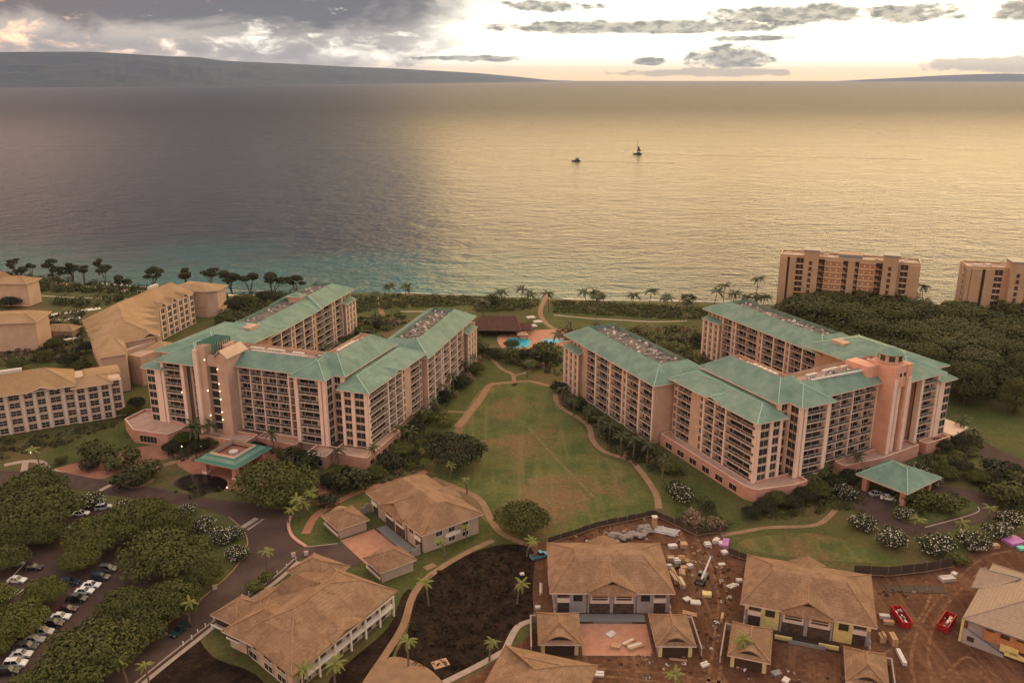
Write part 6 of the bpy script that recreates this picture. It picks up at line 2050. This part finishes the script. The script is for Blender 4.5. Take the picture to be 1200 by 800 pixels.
# ================================================================== THE BUILDING SITE
def skip(px, py, p0, p1, label):
    a, b = U(*p0), U(*p1)
    ang = math.degrees(math.atan2(b[1] - a[1], b[0] - a[0]))
    B = Block('skip_container', label, 'skip', U(px, py, 1), ang)
    L, W, Hh = 6.6, 2.3, 2.0
    g = B.mb()
    h = L / 2
    def side(y0, y1):
        g.solid([(-h, y0, .1), (h - .5, y0, .1), (h, y0, Hh), (-h, y0, Hh)], [(-h, y1, .1), (h - .5, y1, .1), (h, y1, Hh), (-h, y1, Hh)], 'red_paint')
    side(-W / 2, -W / 2 + .1); side(W / 2 - .1, W / 2)
    g.box(-h, -h + .1, -W / 2 + .1, W / 2 - .1, .1, Hh - .002, 'red_paint')
    g.solid([(h - .6, -W / 2 + .1, .1), (h - .5, -W / 2 + .1, .1), (h - .5, W / 2 - .1, .1), (h - .6, W / 2 - .1, .1)], [(h - .1, -W / 2 + .1, Hh), (h, -W / 2 + .1, Hh), (h, W / 2 - .1, Hh), (h - .1, W / 2 - .1, Hh)], 'red_paint')
    g.box(-h + .1, h - .6, -W / 2 + .1, W / 2 - .1, .1, .25, 'red_paint')
    g.build('body', B.root)
    for k in range(6):
        g = B.mb()
        x = -h + .5 + k * 1.1
        for s in (-1, 1):
            y = s * (W / 2 + .05)
            g.box(x - .06, x + .06, min(y - .05, y + .05), max(y - .05, y + .05), .12, Hh - .1, 'red_paint')
        g.build('rib', B.root)
    g = B.mb()
    for s in (-1, 1):
        g.box(-h - .02, h + .05, s * W / 2 - .08, s * W / 2 + .08, Hh, Hh + .12, 'red_paint')
    g.build('rim', B.root)
    rr = random.Random(int(px))
    for k in range(9):
        g = B.mb()
        x, y, s = rr.uniform(-h + .6, h - 1.4), rr.uniform(-.8, .5), rr.uniform(.3, .8)
        z = rr.uniform(.9, 1.5)
        g.box(x, x + s * 1.6, y, y + s * .6, z, z + .15 + s * .3, rr.choice(['white_wrap', 'timber', 'steel_grey', 'white_metal']))
        o = g.build('scrap', None)
        o.location = B.root.location; o.rotation_euler = B.root.rotation_euler
        tag(o, 'building scrap lying in the %s red skip, %s piece thrown on' % ('shorter' if px > 1080 else 'longer', ORD[k]), 'scrap', 'scrap in the %s red skip' % ('shorter' if px > 1080 else 'longer'))


skip(1056, 723, (1046, 708), (1067, 738), 'long red skip with scrap beside the yellow-boarded house')
skip(1109, 729, (1118, 716), (1100, 743), 'red skip with rubble beside the plywood house')


def lifter():
    x, y = U(823, 677, 1)
    B = Block('telehandler', 'dark wheeled lifter with its pale boom raised on the red earth', 'lifter', (x, y), 62)
    g = B.mb()
    g.box(-2.6, 2.4, -.9, .9, .7, 1.5, 'steel_grey'); g.box(-2.8, -1.2, -.85, .85, 1.5, 2.1, 'wood_dark')
    g.build('body', B.root)
    g = B.mb()
    g.solid([(-.9, .15, 1.5), (.9, .15, 1.5), (.9, .95, 1.5), (-.9, .95, 1.5)], [(-.7, .2, 2.7), (.5, .2, 2.7), (.5, .9, 2.7), (-.7, .9, 2.7)], 'car_glass')
    c = g.build('cab', B.root)
    g = B.mb(); g.box(-.75, .55, .18, .92, 2.703, 2.78, 'steel_grey'); g.build('cab_roof', c)
    g = B.mb(); g.bar((-2.2, -.4, 2.0), (5.6, -.4, 4.2), .32, 'white_wrap', .24, 4); o = g.build('boom', B.root)
    g = B.mb()
    g.box(5.4, 5.7, -1.0, .3, 3.4, 4.4, 'steel_grey')
    for yy in (-.8, .05):
        g.box(5.7, 6.8, yy, yy + .14, 3.4, 3.5, 'steel_grey')
    g.build('fork', o)
    for sx in (-1.7, 1.6):
        for sy in (-1.05, 1.05):
            g = B.mb()
            n = 12
            c = [(.62 * math.cos(2 * math.pi * k / n), .62 * math.sin(2 * math.pi * k / n)) for k in range(n)]
            g.solid([(sx + a, sy - .2, .64 + b) for a, b in c], [(sx + a, sy + .2, .64 + b) for a, b in c], 'tyre')
            g.build('wheel', B.root)


lifter()


def pickup():
    x, y = U(633, 650, .8)
    B = Block('pickup_truck', 'pale blue pickup beside the grey unfinished house at the lawn corner', 'pickup', (x, y), 25)
    g = B.mb()
    g.solid([(-2.7, -.95, .4), (2.6, -.95, .4), (2.7, -.95, .8), (1.3, -.95, 1.1), (-2.7, -.95, 1.05)], [(-2.7, .95, .4), (2.6, .95, .4), (2.7, .95, .8), (1.3, .95, 1.1), (-2.7, .95, 1.05)], 'blue_tarp')
    g.build('body', B.root)
    g = B.mb(); g.box(-2.5, -.6, -.78, .78, 1.1, 1.16, 'wood_dark'); g.build('load_bed', B.root)
    g = B.mb()
    g.solid([(-.5, -.88, 1.1), (1.2, -.88, 1.1), (1.2, .88, 1.1), (-.5, .88, 1.1)], [(-.4, -.7, 1.8), (.6, -.7, 1.8), (.6, .7, 1.8), (-.4, .7, 1.8)], 'car_glass')
    g.build('window', B.root)
    g = B.mb(); g.box(-.42, .62, -.72, .72, 1.803, 1.86, 'blue_tarp'); g.build('roof', B.root)
    for sx in (-1.7, 1.7):
        for sy in (-.85, .85):
            inst('wheel', CP[1]['wheel'], B.root, (sx, sy, .36), 0, (1.1, 1.1, 1.1))


pickup()


def cloth_fence(pts, label, hgt=1.9):
    w = [U(a, b) for a, b in pts]
    t = thing('site_fence', label, 'fence', (*w[0], 0))
    o0 = w[0]
    for i in range(len(w) - 1):
        p, q = w[i], w[i + 1]
        L = math.hypot(q[0] - p[0], q[1] - p[1])
        n = max(1, int(L / 2.8))
        for k in range(n):
            a = (p[0] + (q[0] - p[0]) * k / n - o0[0], p[1] + (q[1] - p[1]) * k / n - o0[1])
            b = (p[0] + (q[0] - p[0]) * (k + 1) / n - o0[0], p[1] + (q[1] - p[1]) * (k + 1) / n - o0[1])
            d = Vector((b[0] - a[0], b[1] - a[1])).normalized()
            nn = (-d.y * .03, d.x * .03)
            g = MB()
            g.prism([(a[0] - nn[0], a[1] - nn[1]), (b[0] - nn[0], b[1] - nn[1]), (b[0] + nn[0], b[1] + nn[1]), (a[0] + nn[0], a[1] + nn[1])], .02, hgt + R.uniform(-.12, .1), 'fence_cloth')
            g.build('cloth_panel', t)
            g = MB(); g.bar((a[0], a[1], 0), (a[0], a[1], hgt + .25), .06, 'steel_grey', n=5); g.build('post', t)
        g = MB()
        g.bar((p[0] - o0[0], p[1] - o0[1] - .55, .5), (q[0] - o0[0], q[1] - o0[1] - .55, .5), .11, 'path_tan', n=5)
        g.build('straw_roll', t)


cloth_fence([(642, 637), (672, 628), (700, 618), (735, 611), (766, 604), (790, 615), (816, 628), (832, 625), (851, 624)], 'dark cloth fence along the lawn edge behind the rock pile')
cloth_fence([(853, 649), (866, 654), (880, 658)], 'short dark cloth fence behind the yellow-boarded house')
cloth_fence([(1000, 673), (1040, 675), (1085, 670), (1116, 664)], 'dark cloth fence under the slope between the skips and the portico', 2.8)
# rock pile, each rock its own
ROCK = []
for k in range(4):
    rr = random.Random(60 + k)
    g = MB()
    n = 7
    lay = []
    for j, (z, r_) in enumerate(((-.42, .6), (-.05, 1.0), (.35, .82), (.6, .42))):
        lay.append([(r_ * rr.uniform(.75, 1.15) * math.cos(2 * math.pi * i / n), r_ * rr.uniform(.75, 1.15) * math.sin(2 * math.pi * i / n), z + rr.uniform(-.08, .08)) for i in range(n)])
    for a, b in zip(lay, lay[1:]):
        for i in range(n):
            g.poly([a[i], a[(i + 1) % n], b[(i + 1) % n], b[i]], 'rock')
    g.poly(lay[-1], 'rock'); g.poly(list(reversed(lay[0])), 'rock')
    ROCK.append(mesh_of(g, 'rock'))
rr = random.Random(5)
for k in range(34):
    f = k / 34
    px, py = 712 + 49 * f + rr.uniform(-2, 2), 634 - 15 * f + rr.uniform(-4, 8)
    x, y = U(px, py)
    s = rr.uniform(.7, 1.35)
    o = inst('boulder', ROCK[k % 4], None, (x, y, .3 + rr.uniform(0, .7)), rr.uniform(0, 6), (s, s, s * .9))
    tag(o, 'grey boulder, %s along the rock pile behind the grey unfinished house' % ORD[k], 'boulder', 'boulders of the rock pile')


def pack(name, px, py, ang, size, m, label, cat, group=None, n=1, legs=False, z=0.0):
    x, y = U(px, py, .3)
    t = thing(name, label, cat, (x, y, .04 + z), rad(ang), group)
    L, W, Hh = size
    if legs:
        for s in (-1, 0, 1):
            g = MB(); g.box(-L / 2, L / 2, s * W * .4 - .06, s * W * .4 + .06, 0, .12, 'timber'); g.build('skid', t)
    z0 = .121 if legs else 0
    for k in range(n):
        a0, a1 = -W / 2 + W * k / n, -W / 2 + W * (k + 1) / n - .03
        g = MB(); g.box(-L / 2 + R.uniform(0, .2), L / 2 - R.uniform(0, .2), a0, a1, z0, z0 + Hh * R.uniform(.8, 1.1), m if k % 3 != 1 else ('white_wrap' if m == 'timber' and R.random() < .35 else m)); g.build('board' if m in ('timber', 'yellow_board') else 'bundle', t)


STACK = [(786, 656, 5, (2.0, 1.4, 1.3), 'timber'), (793, 658, 12, (1.8, 1.5, 1.0), 'white_wrap'), (799, 656, 0, (1.8, 1.4, 1.3), 'timber'), (791, 665, 30, (2.2, 1.3, .9), 'wood_dark'), (801, 667, 10, (1.8, 1.4, 1.0), 'timber'), (808, 664, 20, (1.6, 1.3, .9), 'white_wrap'), (799, 674, 84, (2.8, 1.5, 1.4), 'timber'), (790, 678, 100, (4.5, 1.5, 1.2), 'timber'), (798, 684, 96, (4.0, 1.5, 1.2), 'timber'), (788, 671, 95, (2.8, 1.3, 1.1), 'timber'), (805, 658, 40, (1.5, 1.2, .8), 'timber'), (784, 664, 10, (1.4, 1.2, .9), 'white_wrap')]
for i, (x, y, a, s, m) in enumerate(sorted(STACK)):
    pack('material_stack', x, y, a, s, m, '%s bundle of building stock by the grey duplex wall, %s across the heap' % ({'timber': 'timber-coloured', 'white_wrap': 'white-wrapped', 'wood_dark': 'dark'}[m], ORD[i]), 'bundle', 'stacks of building stock', n=4 if m == 'timber' else 2, legs=True)
for (x, y, a, s, m, n, lb) in [(828, 696, -10, (2.4, 1.9, .7), 'yellow_board', 1, 'yellow-topped crate standing alone on the red earth'), (805, 701, 30, (2.0, 1.5, .35), 'white_wrap', 2, 'smaller white pallet load beside the yellow-topped crate'), (815, 705, -10, (2.6, 1.8, .4), 'white_wrap', 3, 'larger white pallet load beside the yellow-topped crate'), (801, 640, 0, (2.0, 1.8, 1.4), 'timber', 1, 'square tan crate near the fence bend'), (788, 640, 10, (2.4, 1.6, .8), 'white_wrap', 2, 'pale crate next to the square tan crate'), (829, 638, 10, (1.9, 1.5, .9), 'white_wrap', 2, 'white sacks nearest the fence bend'), (839, 634, 50, (2.2, 1.5, 1.0), 'white_wrap', 3, 'white sacks in the middle behind the site fence'), (845, 637, 30, (1.6, 1.5, .9), 'white_wrap', 2, 'white sacks farthest from the fence bend'),
                                (850, 637, 70, (4.2, 1.7, .9), 'purple_wrap', 2, 'pinkish long load at the gap in the site fence'), (849, 647, 20, (1.8, 1.6, .8), 'white_wrap', 1, 'white box below the pinkish long load'), (857, 686, 30, (2.2, 1.6, .35), 'white_wrap', 3, 'scattered white blocks beside the yellow-boarded house'), (866, 680, 0, (1.6, 1.2, .8), 'white_wrap', 1, 'white box against the corner of the yellow-boarded house'), (862, 684, -20, (1.9, .8, .4), 'white_wrap', 2, 'flat white bundle by the yellow-boarded house'),
                                (716, 742, 40, (2.4, 1.6, .35), 'white_wrap', 4, 'white packets lying on the salmon yard'), (722, 757, -15, (2.2, 1.6, .6), 'timber', 2, 'open tan crate on the salmon yard'), (737, 752, 35, (3.4, 1.0, .5), 'timber', 2, 'slim tan bundle on the salmon yard'), (744, 757, 25, (3.8, 1.8, .7), 'timber', 3, 'thick tan bundle on the salmon yard'),
                                (1036, 722, -8, (2.6, 1.1, .8), 'white_wrap', 2, 'white-topped slab stack by the long red skip'), (1041, 729, -8, (2.6, 1.2, .9), 'timber', 2, 'tan slab stack by the long red skip'), (1033, 749, 85, (2.0, 1.3, 1.8), 'timber', 2, 'tall orange timber bundle by the small garage'), (1046, 752, 85, (3.0, 1.2, 1.9), 'timber', 2, 'taller timber bundle next to the small garage'), (1056, 770, 84, (5.0, .9, .8), 'white_wrap', 1, 'long white sheet pack beside the small garage'),
                                (1110, 678, 10, (3.8, 1.9, .8), 'white_wrap', 5, 'crumpled white sacks under the end of the cloth fence'), (1118, 673, 30, (1.5, 1.2, .9), 'white_wrap', 1, 'small white sack by the green bush at the fence end'), (1188, 634, 20, (5.2, 3.6, .8), 'purple_wrap', 4, 'purple wrapped bundles on the bank by the frame edge'), (1197, 642, 10, (2.2, 1.6, .6), 'green_wrap', 1, 'turquoise wrapped bundle beside the purple ones'), (1146, 642, 5, (4.6, 1.4, .7), 'timber', 2, 'long tan log pile at the top of the site'), (1166, 640, 5, (2.0, 1.5, 1.1), 'timber', 1, 'rounded tan mound beside the log pile'),
                                (666, 788, -14, (5.5, .5, .8), 'concrete', 1, 'white low wall piece beyond the bottom house'), (700, 789, -8, (3.0, 1.6, .5), 'white_wrap', 2, 'white load by the bottom house roof'), (826, 778, 30, (2.0, 1.2, .5), 'white_wrap', 3, 'white blocks strewn by the yard wall'), (795, 772, -10, (4.0, .5, .3), 'timber', 1, 'long plank lying on the red earth below the yard'), (516, 776, 25, (3.8, 2.6, .1), 'timber', 1, 'pale board lying on the soil field edge'), (504, 663, 40, (3.4, 2.2, .2), 'path_tan', 1, 'square tan pad on the grass by the house path'),
                                (808, 718, -25, (3.6, 1.2, .3), 'timber', 2, 'planks lying by the stair wall of the grey house'), (846, 725, 70, (2.6, .6, 1.2), 'timber', 1, 'upright timber post pile by the yard wall'), (634, 690, 88, (4.6, .8, .6), 'timber', 2, 'planks along the side of the grey house'), (612, 672, 20, (1.2, 1.0, .5), 'white_wrap', 1, 'white bag at the soil field edge'), (630, 711, 0, (1.4, .9, .5), 'white_wrap', 1, 'white block by the corner of the grey house'), (846, 660, 10, (2, 1.1, .3), 'white_wrap', 1, 'pale sheet lying on the red earth by the fence gap'), (910, 788, 20, (2.2, 1.4, .5), 'steel_grey', 2, 'grey stone heap below the yellow-boarded house'), (921, 796, 50, (1.8, 1.3, .5), 'white_wrap', 2, 'white sack below the yellow-boarded house')]:
    pack('supply_load', x, y, a, s, m, lb, 'load', None, n)
B = Block('pipe_stack', 'grey-white pipes stacked behind the post by the rock pile', 'pipes', U(781, 623), -24)
for k in range(9):
    g = B.mb(); g.bar((-3.4 + R.uniform(-.3, .3), -1.6 + k * .4, .22 + .3 * (k % 2)), (3.2 + R.uniform(-.4, .4), -1.6 + k * .4, .22 + .3 * (k % 2)), .19, 'white_metal', n=6); g.build('pipe', B.root)
B = Block('timber_pillar', 'square tan pillar standing at the bend of the cloth fence', 'pillar', U(766.5, 619), 5)
g = B.mb(); g.box(-.6, .6, -.6, .6, 0, 3.6, 'timber'); g.build('post', B.root)
g = B.mb(); g.box(-.75, .75, -.75, .75, 3.6, 3.8, 'white_wrap'); g.build('cap', B.root)
B = Block('reinforcing_mats', 'dark mats of reinforcing mesh on the earth under the cloth fence', 'mesh mats', U(1072, 690), -3)
for k in range(4):
    g = B.mb(); g.box(-7 + k * 3.6, -3.6 + k * 3.6, -1.6, 1.6, .04, .16, 'wood_dark'); g.build('mat', B.root)
# little posts of the rope rail beside the road
ROPE = [(344, 653), (333, 661), (322, 669), (311, 677), (300, 685), (289, 693), (278, 701), (268, 708), (259, 716), (248, 724), (238, 731), (229, 738), (222, 745), (212, 752)]
for i, (x, y) in enumerate(ROPE):
    B = Block('rail_post', 'pale rope-rail post beside the road, %s down from the salmon driveway' % ORD[i], 'post', U(x + 3, y + 4), 0, 1, 'posts along the road')
    g = B.mb(); g.bar((0, 0, 0), (0, 0, .95), .12, 'fascia_white', n=6); g.build('shaft', B.root)
    g = B.mb(); g.bar((0, 0, .95), (0, 0, 1.1), .17, 'white_wrap', n=6); g.build('cap', B.root)
for (x, y, lb) in ((171, 754, 'pale electric box on the verge beside the road'), (252, 690, 'pale marker box on the tree verge by the road bend'), (359, 650, 'white bollard at the salmon driveway mouth'), (344, 652, 'orange-white cone at the corner of the brown house')):
    B = Block('roadside_box', lb, 'box', U(x, y), 20)
    g = B.mb(); g.box(-.5, .5, -.4, .4, 0, 1.0, 'white_wrap'); g.build('case', B.root)
    g = B.mb(); g.box(-.56, .56, -.46, .46, 1.0, 1.1, 'concrete'); g.build('lid', B.root)
# lit lamps
for i, (x, y, lb) in enumerate([(36, 530, 'twin lit lamp on a post by the lamplit palm'), (213, 523, 'small lit lamp beside the pergola tower bushes'), (236, 523, 'lit lamp between the two dark palms'), (275, 563, 'lit garden lamp behind the pond'), (266, 571, 'lit garden lamp at the pond end'), (374, 522, 'lit lamp at the corner of the pink podium')]):
    B = Block('garden_lamp', lb, 'lamp', U(x, y, 2.0), 0)
    g = B.mb(); g.bar((0, 0, 0), (0, 0, 1.9), .06, 'steel_grey', n=5); g.build('pole', B.root)
    g = B.mb(); g.bar((0, 0, 1.9), (0, 0, 2.2), .2, 'lamp_glow', n=6); g.build('lamp_head', B.root)


# ================================================================== BOATS
def boat(px, py, label, sail, S):
    x, y = U(px, py, -4.0)
    B = Block('sailing_boat' if sail else 'tour_boat', label, 'boat', (x, y), 182)
    B.root.location.z = -4.0
    for s in (-1, 1):
        g = B.mb()
        g.solid([(-6 * S, s * 2.6 - .5, -.3), (5 * S, s * 2.6 - .3, -.3), (5 * S, s * 2.6 + .3, -.3), (-6 * S, s * 2.6 + .5, -.3)], [(-6.2 * S, s * 2.6 - .8, 1.6), (7 * S, s * 2.6 - .1, 1.9), (7 * S, s * 2.6 + .1, 1.9), (-6.2 * S, s * 2.6 + .8, 1.6)], 'hull_dark')
        g.build('hull', B.root)
    g = B.mb(); g.box(-5.8 * S, 3 * S, -2.5, 2.5, 1.3, 1.75, 'hull_dark'); g.build('deck', B.root)
    g = B.mb()
    g.solid([(-4 * S, -2, 1.75), (1.5 * S, -2, 1.75), (1.5 * S, 2, 1.75), (-4 * S, 2, 1.75)], [(-4 * S, -1.8, 4.2), (.5 * S, -1.6, 4.2), (.5 * S, 1.6, 4.2), (-4 * S, 1.8, 4.2)], 'sail')
    g.build('cabin', B.root)
    g = B.mb(); g.box(-4.2 * S, .4 * S, -1.82, 1.82, 2.5, 3.3, 'car_glass'); g.build('window', B.root)
    if sail:
        g = B.mb(); g.bar((.5, 0, 1.7), (.2, 0, 25), .3, 'hull_dark', .12, 6); g.build('mast', B.root)
        g = B.mb(); g.bar((.4, 0, 5.2), (-7, 0, 5.4), .25, 'hull_dark', .2, 6); g.build('boom', B.root)
        g = B.mb(); g.solid([(.1, -.12, 5.5), (-6.5, -.12, 5.7), (-.3, -.12, 15)], [(.1, .12, 5.5), (-6.5, .12, 5.7), (-.3, .12, 15)], 'sail'); g.build('sail', B.root)
    else:
        g = B.mb(); g.bar((-1, 0, 4.2), (-1, 0, 16), .16, 'hull_dark', .07, 5); g.build('mast', B.root)
        g = B.mb(); g.box(-5.5, 2, -2.1, 2.1, 5.8, 6.0, 'sail'); g.box(-5.3, -5.1, -2, 2, 4.2, 5.8, 'hull_dark'); g.box(1.4, 1.6, -1.5, 1.5, 4.2, 5.8, 'hull_dark'); g.build('awning', B.root)


boat(747, 181, 'catamaran with mast and furled dark sail out on the golden water', True, 1.2)
boat(675, 189, 'two-decked tour boat with a thin mast, nearer the shore than the catamaran', False, 1.1)
for (pts, w0, w1_) in (([(756, 181.6), (800, 182), (860, 183), (960, 184.6), (1080, 187)], 4.0, 12.0), ([(684, 189.6), (720, 190), (790, 191.5)], 3.0, 9.0)):
    strip('wake', [U(a, b, -4) for a, b in pts], w0, -3.93, 'wake_water', sm=3, world=True, w1=w1_)


# ================================================================== THE AIR
g = MB()
top = max(TOP[0] * 1.08, CAMH + 5)
print('haze top', top)
g.prism([(-46000, -900), (46000, -900), (46000, 46000), (-46000, 46000)], -9.5, top, 'lawn')
hz = g.build('haze', kind='stuff')
hm = bpy.data.materials.new('haze_air')
hm.use_nodes = True
t_ = NT(hm.node_tree)
hm.node_tree.nodes.clear()
vo = t_.n('ShaderNodeVolumePrincipled')
vo.inputs['Color'].default_value = (.50, .66, 1.0, 1)
vo.inputs['Density'].default_value = 0.000017
ou = t_.n('ShaderNodeOutputMaterial')
hm.node_tree.links.new(vo.outputs[0], ou.inputs['Volume'])
hz.data.materials.clear()
hz.data.materials.append(hm)
